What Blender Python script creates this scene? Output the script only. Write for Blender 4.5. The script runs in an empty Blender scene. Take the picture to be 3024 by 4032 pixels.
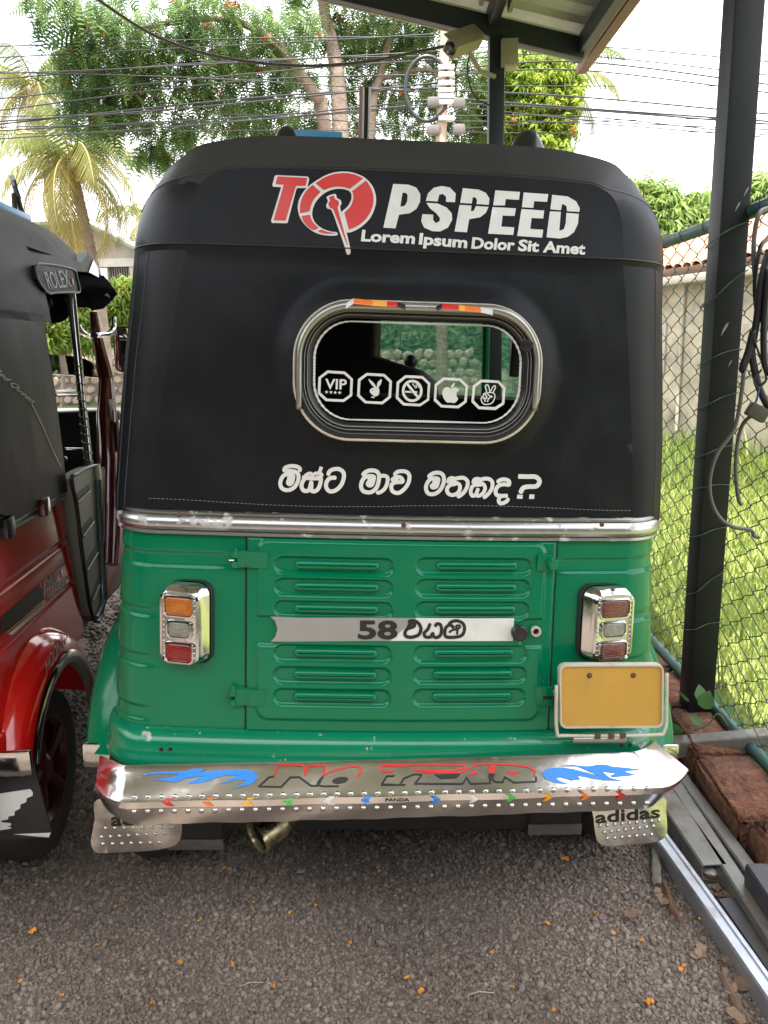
import bpy, bmesh, math, random
import numpy as np
from mathutils import Vector, Matrix
from mathutils.geometry import delaunay_2d_cdt
from mathutils.bvhtree import BVHTree

random.seed(7)
rng = np.random.default_rng(7)
scene = bpy.context.scene
COL = scene.collection
R = math.radians

# ------------------------------------------------------------------ camera
F = 3028.0                      # focal length in photograph pixels
CX, CY = 1512.0, 2016.0
PITCH, ROLL, CAM_H = R(12.0), 0.022, 1.27
_fw = np.array([0, math.cos(PITCH), -math.sin(PITCH)])
_u0 = np.array([0, math.sin(PITCH), math.cos(PITCH)])
_r0 = np.array([1.0, 0, 0])
_up = math.cos(ROLL) * _u0 + math.sin(ROLL) * _r0
_rt = math.cos(ROLL) * _r0 - math.sin(ROLL) * _u0
EYE = np.array([0, 0, CAM_H])
cam_data = bpy.data.cameras.new('camera')
cam = bpy.data.objects.new('camera', cam_data)
COL.objects.link(cam)
cam_data.sensor_fit = 'HORIZONTAL'
cam_data.sensor_width = 36.0
cam_data.lens = 36.0 * F / 3024.0
cam_data.clip_start = 0.02
cam_data.clip_end = 2000.0
m = Matrix.Identity(4)
for i in range(3):
    m[i][0], m[i][1], m[i][2], m[i][3] = _rt[i], _up[i], -_fw[i], EYE[i]
cam.matrix_world = m
scene.camera = cam

# ------------------------------------------------------------------ light
SUN_EL, SUN_AZ = R(72.0), R(184.0)      # compass style: 0 = +Y, clockwise
world = bpy.data.worlds.new('World')
scene.world = world
world.use_nodes = True
_nt = world.node_tree
_sky = _nt.nodes.new('ShaderNodeTexSky')
_sky.sky_type = 'NISHITA'
_sky.sun_disc = False
_sky.sun_elevation = SUN_EL
_sky.sun_rotation = SUN_AZ
_sky.air_density = 1.0
_sky.dust_density = 4.0
_sky.ozone_density = 1.0
# bright thin cloud over the whole sky: patches of white mixed into the blue
_tc = _nt.nodes.new('ShaderNodeTexCoord')
_mp = _nt.nodes.new('ShaderNodeMapping')
_mp.inputs['Scale'].default_value = (1.0, 1.0, 2.6)
_cn = _nt.nodes.new('ShaderNodeTexNoise')
_cn.inputs['Scale'].default_value = 2.2
_cn.inputs['Detail'].default_value = 7
_cn.inputs['Roughness'].default_value = 0.6
_cr = _nt.nodes.new('ShaderNodeMapRange')
_cr.inputs['From Min'].default_value = 0.34
_cr.inputs['From Max'].default_value = 0.58
_cr.inputs['To Min'].default_value = 0.35
_cr.inputs['To Max'].default_value = 0.92
_cm = _nt.nodes.new('ShaderNodeMix')
_cm.data_type = 'RGBA'
_cm.inputs[7].default_value = (8.2, 8.2, 8.3, 1)
_nt.links.new(_tc.outputs['Generated'], _mp.inputs['Vector'])
_nt.links.new(_mp.outputs['Vector'], _cn.inputs['Vector'])
_nt.links.new(_cn.outputs['Fac'], _cr.inputs['Value'])
_nt.links.new(_cr.outputs['Result'], _cm.inputs[0])
_nt.links.new(_sky.outputs['Color'], _cm.inputs[6])
_nt.links.new(_cm.outputs[2], _nt.nodes['Background'].inputs['Color'])
_nt.nodes['Background'].inputs['Strength'].default_value = 0.13
sun_data = bpy.data.lights.new('sun', 'SUN')
sun_data.energy = 3.6
sun_data.angle = R(0.6)
sun_data.color = (1.0, 0.95, 0.87)
sun = bpy.data.objects.new('sun', sun_data)
COL.objects.link(sun)
_sd = Vector((math.sin(SUN_AZ) * math.cos(SUN_EL), math.cos(SUN_AZ) * math.cos(SUN_EL), math.sin(SUN_EL)))
sun.rotation_euler = _sd.to_track_quat('Z', 'Y').to_euler()
sun.location = (0, -4, 12)
scene.view_settings.view_transform = 'Standard'
scene.view_settings.look = 'None'
scene.view_settings.gamma = 1.0
scene.view_settings.use_curve_mapping = False
scene.view_settings.exposure = 2.05
scene.cycles.max_bounces = 8
scene.cycles.transparent_max_bounces = 16
scene.cycles.use_denoising = True

# ------------------------------------------------------------------ pixels -> rays
KD = 3024.0 / 1659.0            # overview pixels -> photograph pixels


def dp(*p):                     # overview pixel(s) to photograph pixels
    return [(x * KD, y * KD) for x, y in p]


def crop(x0, y0, x1, wpx):      # a zoomed crop's pixels to photograph pixels
    k = (x1 - x0) / wpx
    return lambda *p: [(x0 + x * k, y0 + y * k) for x, y in p]


def ray(x, y):
    return _fw + _rt * ((x - CX) / F) + _up * (-(y - CY) / F)


def at_z(x, y, z=0.0):
    d = ray(x, y)
    return EYE + d * ((z - CAM_H) / d[2])


def at_y(x, y, Y):
    d = ray(x, y)
    return EYE + d * (Y / d[1])


def at_plane(x, y, p0, n):
    d = ray(x, y)
    p0, n = np.array(p0, float), np.array(n, float)
    return EYE + d * (np.dot(p0 - EYE, n) / np.dot(d, n))


class Frame:
    """a thing's own frame: pixels to rays in it, so that parts can be laid on its surfaces"""

    def __init__(self, loc, yaw, roll=0.0):
        self.loc = np.array(loc, float)
        self.eul = (0.0, R(roll), R(yaw))
        a, b = R(yaw), R(roll)
        rz = np.array([[math.cos(a), -math.sin(a), 0], [math.sin(a), math.cos(a), 0], [0, 0, 1]])
        ry = np.array([[math.cos(b), 0, math.sin(b)], [0, 1, 0], [-math.sin(b), 0, math.cos(b)]])
        self.A = rz @ ry
        self.o = self.A.T @ (EYE - self.loc)

    def dir(self, x, y):
        return self.A.T @ ray(x, y)

    def on_y(self, x, y, y0, k=0.0, zr=0.95):
        d = self.dir(x, y)
        t = (y0 + k * (self.o[2] - zr) - self.o[1]) / (d[1] - k * d[2])
        return self.o + t * d

    def on_x(self, x, y, x0):
        d = self.dir(x, y)
        return self.o + d * ((x0 - self.o[0]) / d[0])

    def world(self, p):
        return self.A @ np.array(p, float) + self.loc


# ------------------------------------------------------------------ materials
MATS = {}


def mat(name, col, rough=0.5, metal=0.0, var=0.08, vscale=6.0, bump=0.0, bscale=80.0, coat=0.0, spec=0.5,
        rvar=0.0, dirt=None, dscale=3.0, damt=0.5, dlo=0.5, dhi=0.7, sub=0.0, bdist=0.002, coords='Object', vary_obj=0.0, alpha=1.0):
    if name in MATS:
        return MATS[name]
    m = bpy.data.materials.new(name)
    m.use_nodes = True
    nt = m.node_tree
    b = nt.nodes['Principled BSDF']
    L = nt.links.new
    tc = nt.nodes.new('ShaderNodeTexCoord')
    b.inputs['Roughness'].default_value = rough
    b.inputs['Metallic'].default_value = metal
    b.inputs['Specular IOR Level'].default_value = spec
    b.inputs['Coat Weight'].default_value = coat
    b.inputs['Coat Roughness'].default_value = 0.06
    if sub:
        b.inputs['Subsurface Weight'].default_value = sub
    if alpha < 1:
        b.inputs['Alpha'].default_value = alpha
    c4 = lambda c, k=1.0: (min(c[0] * k, 1), min(c[1] * k, 1), min(c[2] * k, 1), 1)
    n = nt.nodes.new('ShaderNodeTexNoise')
    n.inputs['Scale'].default_value = vscale
    n.inputs['Detail'].default_value = 5
    n.inputs['Roughness'].default_value = 0.65
    L(tc.outputs[coords], n.inputs['Vector'])
    mx = nt.nodes.new('ShaderNodeMix')
    mx.data_type = 'RGBA'
    mr = nt.nodes.new('ShaderNodeMapRange')
    mr.inputs['From Min'].default_value = 0.3
    mr.inputs['From Max'].default_value = 0.7
    L(n.outputs['Fac'], mr.inputs['Value'])
    L(mr.outputs['Result'], mx.inputs[0])
    mx.inputs[6].default_value = c4(col, 1 - var)
    mx.inputs[7].default_value = c4(col, 1 + var)
    out = mx.outputs[2]
    if dirt is not None:
        n2 = nt.nodes.new('ShaderNodeTexNoise')
        n2.inputs['Scale'].default_value = dscale
        n2.inputs['Detail'].default_value = 9
        n2.inputs['Roughness'].default_value = 0.7
        L(tc.outputs[coords], n2.inputs['Vector'])
        r2 = nt.nodes.new('ShaderNodeMapRange')
        r2.inputs['From Min'].default_value = dlo
        r2.inputs['From Max'].default_value = dhi
        r2.inputs['To Max'].default_value = damt
        L(n2.outputs['Fac'], r2.inputs['Value'])
        m2 = nt.nodes.new('ShaderNodeMix')
        m2.data_type = 'RGBA'
        L(r2.outputs['Result'], m2.inputs[0])
        L(out, m2.inputs[6])
        m2.inputs[7].default_value = c4(dirt)
        out = m2.outputs[2]
        if metal > 0:
            sb = nt.nodes.new('ShaderNodeMath')
            sb.operation = 'MULTIPLY_ADD'
            sb.inputs[1].default_value = -metal
            sb.inputs[2].default_value = metal
            L(r2.outputs['Result'], sb.inputs[0])
            L(sb.outputs[0], b.inputs['Metallic'])
        ad = nt.nodes.new('ShaderNodeMath')
        ad.operation = 'MULTIPLY_ADD'
        ad.inputs[1].default_value = 0.45
        ad.inputs[2].default_value = rough
        L(r2.outputs['Result'], ad.inputs[0])
        L(ad.outputs[0], b.inputs['Roughness'])
    elif rvar:
        r3 = nt.nodes.new('ShaderNodeMapRange')
        r3.inputs['To Min'].default_value = max(rough - rvar, 0.02)
        r3.inputs['To Max'].default_value = rough + rvar
        L(mr.outputs['Result'], r3.inputs['Value'])
        L(r3.outputs['Result'], b.inputs['Roughness'])
    if vary_obj:
        oi = nt.nodes.new('ShaderNodeObjectInfo')
        hs = nt.nodes.new('ShaderNodeHueSaturation')
        r4 = nt.nodes.new('ShaderNodeMapRange')
        r4.inputs['To Min'].default_value = 1 - vary_obj
        r4.inputs['To Max'].default_value = 1 + vary_obj
        L(oi.outputs['Random'], r4.inputs['Value'])
        L(r4.outputs['Result'], hs.inputs['Value'])
        L(out, hs.inputs['Color'])
        out = hs.outputs['Color']
    L(out, b.inputs['Base Color'])
    if bump:
        nb = nt.nodes.new('ShaderNodeTexNoise')
        nb.inputs['Scale'].default_value = bscale
        nb.inputs['Detail'].default_value = 4
        L(tc.outputs[coords], nb.inputs['Vector'])
        bp = nt.nodes.new('ShaderNodeBump')
        bp.inputs['Strength'].default_value = bump
        bp.inputs['Distance'].default_value = bdist
        L(nb.outputs['Fac'], bp.inputs['Height'])
        L(bp.outputs['Normal'], b.inputs['Normal'])
        if coat:
            pass
    MATS[name] = m
    return m


def leaf_mat(name, col, col2, trans=0.35, rough=0.55):
    """foliage: a colour that drifts from leaf to leaf (attribute 'tint'), partly translucent"""
    if name in MATS:
        return MATS[name]
    m = bpy.data.materials.new(name)
    m.use_nodes = True
    nt = m.node_tree
    L = nt.links.new
    b = nt.nodes['Principled BSDF']
    at = nt.nodes.new('ShaderNodeAttribute')
    at.attribute_name = 'tint'
    mx = nt.nodes.new('ShaderNodeMix')
    mx.data_type = 'RGBA'
    mx.inputs[6].default_value = (*col, 1)
    mx.inputs[7].default_value = (*col2, 1)
    L(at.outputs['Fac'], mx.inputs[0])
    L(mx.outputs[2], b.inputs['Base Color'])
    b.inputs['Roughness'].default_value = rough
    b.inputs['Specular IOR Level'].default_value = 0.3
    tr = nt.nodes.new('ShaderNodeBsdfTranslucent')
    L(mx.outputs[2], tr.inputs['Color'])
    ms = nt.nodes.new('ShaderNodeMixShader')
    ms.inputs[0].default_value = trans
    L(b.outputs[0], ms.inputs[1])
    L(tr.outputs[0], ms.inputs[2])
    L(ms.outputs[0], nt.nodes['Material Output'].inputs['Surface'])
    MATS[name] = m
    return m


def glass_mat(name, tint=(0.3, 0.32, 0.31), rough=0.02, refl=1.0):
    if name in MATS:
        return MATS[name]
    m = bpy.data.materials.new(name)
    m.use_nodes = True
    nt = m.node_tree
    L = nt.links.new
    nt.nodes.remove(nt.nodes['Principled BSDF'])
    tr = nt.nodes.new('ShaderNodeBsdfTransparent')
    tr.inputs['Color'].default_value = (*tint, 1)
    gl = nt.nodes.new('ShaderNodeBsdfGlossy')
    gl.inputs['Roughness'].default_value = rough
    gl.inputs['Color'].default_value = (refl, refl, refl, 1)
    fr = nt.nodes.new('ShaderNodeFresnel')
    fr.inputs['IOR'].default_value = 1.45
    ms = nt.nodes.new('ShaderNodeMixShader')
    L(fr.outputs[0], ms.inputs[0])
    L(tr.outputs[0], ms.inputs[1])
    L(gl.outputs[0], ms.inputs[2])
    L(ms.outputs[0], nt.nodes['Material Output'].inputs['Surface'])
    MATS[name] = m
    return m


# ------------------------------------------------------------------ objects
def mesh_from(name, verts, faces, smooth=None):
    me = bpy.data.meshes.new(name)
    me.from_pydata([tuple(map(float, v)) for v in verts], [], [tuple(map(int, f)) for f in faces])
    if smooth is not None:
        me.polygons.foreach_set('use_smooth', [True] * len(me.polygons))
        if smooth < 180:
            me.set_sharp_from_angle(angle=R(smooth))
    me.update()
    return me


def link(name, data, parent=None):
    o = bpy.data.objects.new(name, data)
    COL.objects.link(o)
    if parent is not None:
        o.parent = parent
    return o


def tag(o, label=None, cat=None, group=None, kind=None):
    if label:
        o['label'] = label
    if cat:
        o['category'] = cat
    if group:
        o['group'] = group
    if kind:
        o['kind'] = kind
    return o


def thing(name, label, cat, loc=(0, 0, 0), eul=(0, 0, 0), group=None):
    o = link(name, None)
    o.location = loc
    o.rotation_euler = eul
    o.empty_display_size = 0.1
    return tag(o, label, cat, group)


class MB:
    """collects shapes into one mesh"""

    def __init__(self):
        self.v, self.f = [], []

    def add(self, v, f):
        n = len(self.v)
        self.v.extend([tuple(map(float, p)) for p in v])
        self.f.extend([tuple(int(i) + n for i in q) for q in f])
        return self

    def grid(self, rows, close_u=False, close_v=False, flip=False):
        nr, nc = len(rows), len(rows[0])
        v = [p for r in rows for p in r]
        f = []
        for i in range(nr if close_v else nr - 1):
            for j in range(nc if close_u else nc - 1):
                a, b = i * nc + j, i * nc + (j + 1) % nc
                c, d = ((i + 1) % nr) * nc + (j + 1) % nc, ((i + 1) % nr) * nc + j
                f.append((d, c, b, a) if flip else (a, b, c, d))
        return self.add(v, f)

    def box(self, c, s, bev=0.0, rot=None):
        bm = bmesh.new()
        bmesh.ops.create_cube(bm, size=1.0)
        for v in bm.verts:
            v.co = Vector((v.co.x * s[0], v.co.y * s[1], v.co.z * s[2]))
        if bev:
            bmesh.ops.bevel(bm, geom=bm.edges[:], offset=bev, segments=2, profile=0.6, affect='EDGES')
        M = rot if rot is not None else Matrix.Identity(3)
        bm.verts.index_update()
        vs = [tuple(M @ v.co + Vector(c)) for v in bm.verts]
        fs = [tuple(v.index for v in f.verts) for f in bm.faces]
        bm.free()
        return self.add(vs, fs)

    def tube(self, path, r, n=8, caps=True, closed=False, up=None):
        P = [np.array(p, float) for p in path]
        m = len(P)
        rr = r if hasattr(r, '__len__') else [r] * m
        T = []
        for i in range(m):
            a = P[(i - 1) % m] if (closed or i > 0) else P[i]
            b = P[(i + 1) % m] if (closed or i < m - 1) else P[i]
            t = b - a
            T.append(t / (np.linalg.norm(t) + 1e-12))
        ref = np.array(up if up is not None else ((0, 0, 1) if abs(T[0][2]) < 0.9 else (1, 0, 0)), float)
        N = ref - T[0] * ref.dot(T[0])
        N /= np.linalg.norm(N)
        rows = []
        for i in range(m):
            N = N - T[i] * N.dot(T[i])
            N /= np.linalg.norm(N) + 1e-12
            B = np.cross(T[i], N)
            rows.append([P[i] + rr[i] * (math.cos(2 * math.pi * k / n) * N + math.sin(2 * math.pi * k / n) * B) for k in range(n)])
        base = len(self.v)
        self.grid(rows, close_u=True, close_v=closed)
        if caps and not closed:
            self.f.append(tuple(base + k for k in range(n))[::-1])
            self.f.append(tuple(base + (m - 1) * n + k for k in range(n)))
        return self

    def lathe(self, prof, n=24, origin=(0, 0, 0), axis=(0, 0, 1)):
        """profile [(radius, height)] turned round an axis"""
        q = Vector((0, 0, 1)).rotation_difference(Vector(axis)).to_matrix()
        rows = []
        for rad, h in prof:
            rows.append([tuple(q @ Vector((rad * math.cos(2 * math.pi * k / n), rad * math.sin(2 * math.pi * k / n), h)) + Vector(origin)) for k in range(n)])
        return self.grid(rows, close_u=True)

    def prism(self, poly, fn0, fn1):
        """a closed outline between two placements of it"""
        n = len(poly)
        a = [fn0(*p) for p in poly]
        b = [fn1(*p) for p in poly]
        return self.add(a + b, [tuple(range(n))[::-1], tuple(range(n, 2 * n))] +
                        [(i, (i + 1) % n, n + (i + 1) % n, n + i) for i in range(n)])

    def build(self, name, material, parent=None, smooth=35):
        me = mesh_from(name, self.v, self.f, smooth)
        me.materials.append(material)
        return link(name, me, parent)

    def mesh(self, name, material, smooth=35):
        me = mesh_from(name, self.v, self.f, smooth)
        me.materials.append(material)
        return me


def fix_normals(o):
    bm = bmesh.new()
    bm.from_mesh(o.data)
    bmesh.ops.recalc_face_normals(bm, faces=bm.faces[:])
    bm.to_mesh(o.data)
    bm.free()
    return o


def rrect(w, h, r, n=6, cx=0.0, cy=0.0):
    """outline of a rounded rectangle, half sizes w, h"""
    r = min(r, w, h)
    pts = []
    for sx, sy, a0 in ((1, 1, 0), (-1, 1, 90), (-1, -1, 180), (1, -1, 270)):
        for k in range(n + 1):
            a = R(a0 + 90.0 * k / n)
            pts.append((cx + sx * (w - r) + r * math.cos(a), cy + sy * (h - r) + r * math.sin(a)))
    return pts


def resample(path, step):
    out = [np.array(path[0], float)]
    for a, b in zip(path[:-1], path[1:]):
        a, b = np.array(a, float), np.array(b, float)
        k = max(1, int(np.linalg.norm(b - a) / step))
        for i in range(1, k + 1):
            out.append(a + (b - a) * i / k)
    return out


def smooth_path(pts, n=8, closed=False):
    """Catmull-Rom through the points"""
    P = [np.array(p, float) for p in pts]
    m = len(P)
    out = []
    rngi = range(m if closed else m - 1)
    for i in rngi:
        if closed:
            p0, p1, p2, p3 = P[(i - 1) % m], P[i], P[(i + 1) % m], P[(i + 2) % m]
        else:
            p1, p2 = P[i], P[i + 1]
            p0 = P[i - 1] if i > 0 else 2 * p1 - p2
            p3 = P[i + 2] if i + 2 < m else 2 * p2 - p1
        for k in range(n):
            t = k / n
            out.append(0.5 * ((2 * p1) + (-p0 + p2) * t + (2 * p0 - 5 * p1 + 4 * p2 - p3) * t * t + (-p0 + 3 * p1 - 3 * p2 + p3) * t ** 3))
    if not closed:
        out.append(P[-1])
    return out


# ------------------------------------------------------------------ lettering and marks laid on surfaces
def stroke(path, w, n=5, round_ends=False):
    """a pen stroke as overlapping polygons (joined later)"""
    P = [np.array(p, float) for p in path]
    ws = list(w) if hasattr(w, '__len__') else [w] * len(P)
    polys = []
    for i in range(len(P) - 1):
        a, b = P[i], P[i + 1]
        t = b - a
        L = np.linalg.norm(t)
        if L < 1e-6:
            continue
        t /= L
        nn = np.array([-t[1], t[0]])
        polys.append([tuple(a + nn * ws[i] / 2), tuple(b + nn * ws[i + 1] / 2), tuple(b - nn * ws[i + 1] / 2), tuple(a - nn * ws[i] / 2)])
    rr = range(0, len(P)) if round_ends else range(1, len(P) - 1)
    for i in rr:
        polys.append([tuple(P[i] + ws[i] / 2 * np.array([math.cos(2 * math.pi * k / 10), math.sin(2 * math.pi * k / 10)])) for k in range(10)])
    return polys


def fill2d(polys, holes=(), step=None):
    """union of the polygons minus the holes as triangles"""
    V, Fc = [], []
    for p in list(polys) + list(holes):
        # counter-clockwise
        area = sum(p[i][0] * p[(i + 1) % len(p)][1] - p[(i + 1) % len(p)][0] * p[i][1] for i in range(len(p)))
        q = p if area > 0 else p[::-1]
        Fc.append(list(range(len(V), len(V) + len(q))))
        V.extend([Vector((float(a), float(b))) for a, b in q])
    nh = len(polys)
    if step:
        xs = [v.x for v in V]
        ys = [v.y for v in V]
        for x in np.arange(min(xs) + step / 2, max(xs), step):
            for y in np.arange(min(ys) + step / 2, max(ys), step):
                V.append(Vector((float(x), float(y))))
    vo, eo, fo, ov, oe, of = delaunay_2d_cdt(V, [], Fc, 0, 1e-5, True)
    tris = [f for f, src in zip(fo, of) if src and all(s < nh for s in src)]
    used = sorted({i for f in tris for i in f})
    mp = {u: i for i, u in enumerate(used)}
    return [(vo[u].x, vo[u].y) for u in used], [tuple(mp[i] for i in f) for f in tris]


class Skin:
    """surfaces of a thing, for laying marks on them along the camera rays of the photograph's pixels"""

    def __init__(self, frame, objs):
        self.fr = frame
        V, Fc = [], []
        for o in objs:
            n = len(V)
            V.extend([v.co.copy() for v in o.data.vertices])
            Fc.extend([[n + i for i in p.vertices] for p in o.data.polygons])
        self.bvh = BVHTree.FromPolygons(V, Fc)
        self.o = Vector(frame.o)

    def hit(self, x, y, off=0.0015):
        d = Vector(self.fr.dir(x, y)).normalized()
        h, nn, i, dist = self.bvh.ray_cast(self.o, d)
        if h is None:
            return None
        if nn.dot(d) > 0:
            nn = -nn
        return h + nn * off

    def lay(self, name, material, parent, polys, holes=(), step=None, off=0.0015):
        v, f = fill2d(polys, holes, step)
        return self.place(name, material, parent, v, f, off)

    def place(self, name, material, parent, v, f, off=0.0015):
        P = [self.hit(x, y, off) for x, y in v]
        ds = [(p - self.o).length for p in P if p is not None]
        md_ = sorted(ds)[len(ds) // 2] if ds else 0
        P = [p if p is not None and abs((p - self.o).length - md_) < .30 else None for p in P]
        f = [q for q in f if all(P[i] is not None for i in q)]
        f = [q for q in f if max((P[i] - P[j]).length for i in q for j in q) < .45]
        P = [p if p is not None else Vector((0, 0, 0)) for p in P]
        # face the camera
        g = []
        for q in f:
            a, b, c = P[q[0]], P[q[1]], P[q[2]]
            nn = (b - a).cross(c - a)
            g.append(q if nn.dot(self.o - a) > 0 else q[::-1])
        me = mesh_from(name, P, g, 180)
        me.materials.append(material)
        return link(name, me, parent)


def text2d(s, bold=0.0, shear=0.0, spacing=1.0):
    cu = bpy.data.curves.new('lettering', 'FONT')
    cu.body = s
    cu.offset = bold
    cu.shear = shear
    cu.space_character = spacing
    cu.resolution_u = 3
    o = bpy.data.objects.new('lettering', cu)
    COL.objects.link(o)
    dg = bpy.context.evaluated_depsgraph_get()
    me = bpy.data.meshes.new_from_object(o.evaluated_get(dg))
    v = [(p.co.x, p.co.y) for p in me.vertices]
    f = [tuple(p.vertices) for p in me.polygons]
    bpy.data.objects.remove(o)
    bpy.data.curves.remove(cu)
    bpy.data.meshes.remove(me)
    x0, x1 = min(p[0] for p in v), max(p[0] for p in v)
    return [((x - x0) / (x1 - x0), y / 0.73) for x, y in v], f


def text_px(s, p0, p1, up, **kw):
    """letters on a baseline p0-p1 with the cap height vector up, in pixels"""
    v, f = text2d(s, **kw)
    return [(p0[0] + u * (p1[0] - p0[0]) + w * up[0], p0[1] + u * (p1[1] - p0[1]) + w * up[1]) for u, w in v], f
# ------------------------------------------------------------------ vehicle materials
M_LEATHER = mat('black_leatherette', (0.0075, 0.0088, 0.0105), 0.43, var=0.12, vscale=3, bump=0.35, bscale=420, bdist=0.0012, rvar=0.09, spec=0.17, dirt=(0.030, 0.030, 0.029), dscale=3.2, damt=0.35, dlo=0.5, dhi=0.8)
def second_bump(m, scale, strength, dist, stretch=(1, 1, 1)):
    nt = m.node_tree
    b1 = [n for n in nt.nodes if n.type == 'BUMP'][0]
    tc = [n for n in nt.nodes if n.type == 'TEX_COORD'][0]
    mp = nt.nodes.new('ShaderNodeMapping')
    mp.inputs['Scale'].default_value = stretch
    nz = nt.nodes.new('ShaderNodeTexNoise')
    nz.inputs['Scale'].default_value = scale
    nz.inputs['Detail'].default_value = 2
    b2 = nt.nodes.new('ShaderNodeBump')
    b2.inputs['Strength'].default_value = strength
    b2.inputs['Distance'].default_value = dist
    nt.links.new(tc.outputs['Object'], mp.inputs['Vector'])
    nt.links.new(mp.outputs['Vector'], nz.inputs['Vector'])
    nt.links.new(nz.outputs['Fac'], b2.inputs['Height'])
    nt.links.new(b2.outputs['Normal'], b1.inputs['Normal'])


M_LEATHER_SKYLIT = mat('skylit_black_leatherette', (0.032, 0.031, 0.030), 0.5, var=0.15, vscale=3, bump=0.35, bscale=420, bdist=0.0012, spec=0.2, dirt=(0.075, 0.070, 0.064), dscale=5, damt=0.35, dlo=0.45, dhi=0.8)  # skylight on upward leather painted in as a paler base, under patchy dust
second_bump(M_LEATHER, 4.0, 0.6, 0.012, (1.6, 1.0, 0.7))
M_PIPING = mat('black_piping', (0.012, 0.012, 0.013), 0.38, var=0.1)
M_GREEN = mat('green_paint', (0.0, 0.150, 0.066), 0.17, var=0.07, vscale=2.5, coat=0.10, spec=0.28, dirt=(0.02, 0.12, 0.06), dscale=5, damt=0.35, dlo=0.52, dhi=0.75, bump=0.03, bscale=9, bdist=0.01, rvar=0.05)
M_GREEN_W = mat('worn_green_paint', (0.0, 0.17, 0.080), 0.22, var=0.08, vscale=4, coat=0.25, dirt=(0.42, 0.40, 0.37), dscale=14, damt=0.9, dlo=0.615, dhi=0.64)
M_RED = mat('red_paint', (0.52, 0.008, 0.007), 0.14, var=0.1, vscale=2, coat=0.9, bump=0.03, bscale=7, bdist=0.01)
M_MAROON_SHADE = mat('maroon_and_shaded_red', (0.10, 0.006, 0.007), 0.16, var=0.1, vscale=2, coat=0.8)  # maroon; on pillar, sill and flank the darkness on red bodywork is painted in
M_ALU = mat('aluminium_trim', (0.46, 0.46, 0.46), 0.32, 1.0, var=0.06, vscale=5, dirt=(0.48, 0.47, 0.45), dscale=22, damt=0.85, dlo=0.58, dhi=0.62)
M_CHROME = mat('chrome', (0.55, 0.55, 0.54), 0.12, 1.0, var=0.05, vscale=10, dirt=(0.30, 0.28, 0.25), dscale=40, damt=0.6, dlo=0.6, dhi=0.72)
M_SHEET = mat('polished_steel_sheet', (0.64, 0.63, 0.62), 0.17, 1.0, var=0.10, vscale=6, bump=0.14, bscale=5.0, bdist=0.02, dirt=(0.55, 0.53, 0.5), dscale=30, damt=0.12, dlo=0.55, dhi=0.75)
M_RUBBER = mat('black_rubber', (0.018, 0.018, 0.019), 0.6, var=0.2, vscale=20, bump=0.1, bscale=60)
M_GASKET = mat('black_gasket', (0.012, 0.012, 0.013), 0.3, var=0.2, vscale=20)
M_TYRE = mat('tyre_rubber', (0.022, 0.021, 0.020), 0.8, var=0.25, vscale=10, bump=0.2, bscale=50, dirt=(0.10, 0.08, 0.06), dscale=9, damt=0.5)
M_CREAM = mat('cream_plastic', (0.50, 0.46, 0.38), 0.35, var=0.08, dirt=(0.2, 0.17, 0.12), dscale=30, damt=0.5)
M_SATIN = mat('satin_grey_metal', (0.34, 0.34, 0.30), 0.32, 0.75, var=0.08, vscale=12)
M_VINYL = mat('white_vinyl', (0.66, 0.66, 0.63), 0.38, var=0.04, vscale=10, dirt=(0.44, 0.43, 0.40), dscale=9, damt=0.6, dlo=0.5, dhi=0.75)
M_GREYVINYL = mat('grey_vinyl', (0.28, 0.27, 0.25), 0.4, var=0.06)
M_REDVINYL = mat('red_vinyl', (0.56, 0.026, 0.022), 0.35, var=0.05)
M_BLACKV = mat('black_vinyl', (0.014, 0.014, 0.014), 0.35, var=0.05)
M_BLUEV = mat('blue_vinyl', (0.02, 0.22, 0.68), 0.35, var=0.05)
M_ORANGEV = mat('orange_vinyl', (0.72, 0.17, 0.03), 0.35, var=0.05)
M_YELLOWV = mat('yellow_vinyl', (0.80, 0.34, 0.03), 0.35, var=0.05)
M_GREENV = mat('green_vinyl', (0.05, 0.45, 0.08), 0.35, var=0.05)
M_PLATE = mat('yellow_plate', (0.50, 0.28, 0.05), 0.4, var=0.06, vscale=8, dirt=(0.38, 0.22, 0.06), dscale=14, damt=0.5, dlo=0.5, dhi=0.75)
M_BRASS = mat('heat_tinted_steel', (0.38, 0.33, 0.20), 0.25, 1.0, var=0.2, vscale=15, dirt=(0.10, 0.08, 0.05), dscale=25, damt=0.7)
M_BLACKPL = mat('black_plastic', (0.015, 0.015, 0.016), 0.3, var=0.1)
M_SOOT_SHADE = mat('soot_and_hole_shade', (0.008, 0.008, 0.008), 0.9)  # exhaust soot; elsewhere black painted in for the shade of gaps and holes
M_AMBER = mat('amber_lens', (0.42, 0.12, 0.008), 0.12, var=0.25, vscale=60, bump=0.5, bscale=260, bdist=0.003, coat=0.7)
M_CLEAR = mat('clear_lens', (0.22, 0.21, 0.17), 0.12, var=0.3, vscale=60, bump=0.5, bscale=260, bdist=0.003, coat=0.7)
M_REDLENS = mat('red_lens', (0.22, 0.004, 0.004), 0.12, var=0.3, vscale=60, bump=0.5, bscale=260, bdist=0.003, coat=0.7)
M_BROWNLENS = mat('brown_lens', (0.15, 0.028, 0.014), 0.15, var=0.35, vscale=50, bump=0.5, bscale=260, bdist=0.003, coat=0.7)
M_GLASS = glass_mat('tinted_glass', (0.42, 0.44, 0.42), refl=0.10)
M_CLEARGLASS = glass_mat('clear_glass', (0.86, 0.88, 0.87), refl=0.8)
M_SEAT = mat('seat_vinyl', (0.014, 0.014, 0.015), 0.5, var=0.15)
M_BLUE = mat('blue_panel', (0.06, 0.30, 0.55), 0.35, var=0.08)
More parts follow.
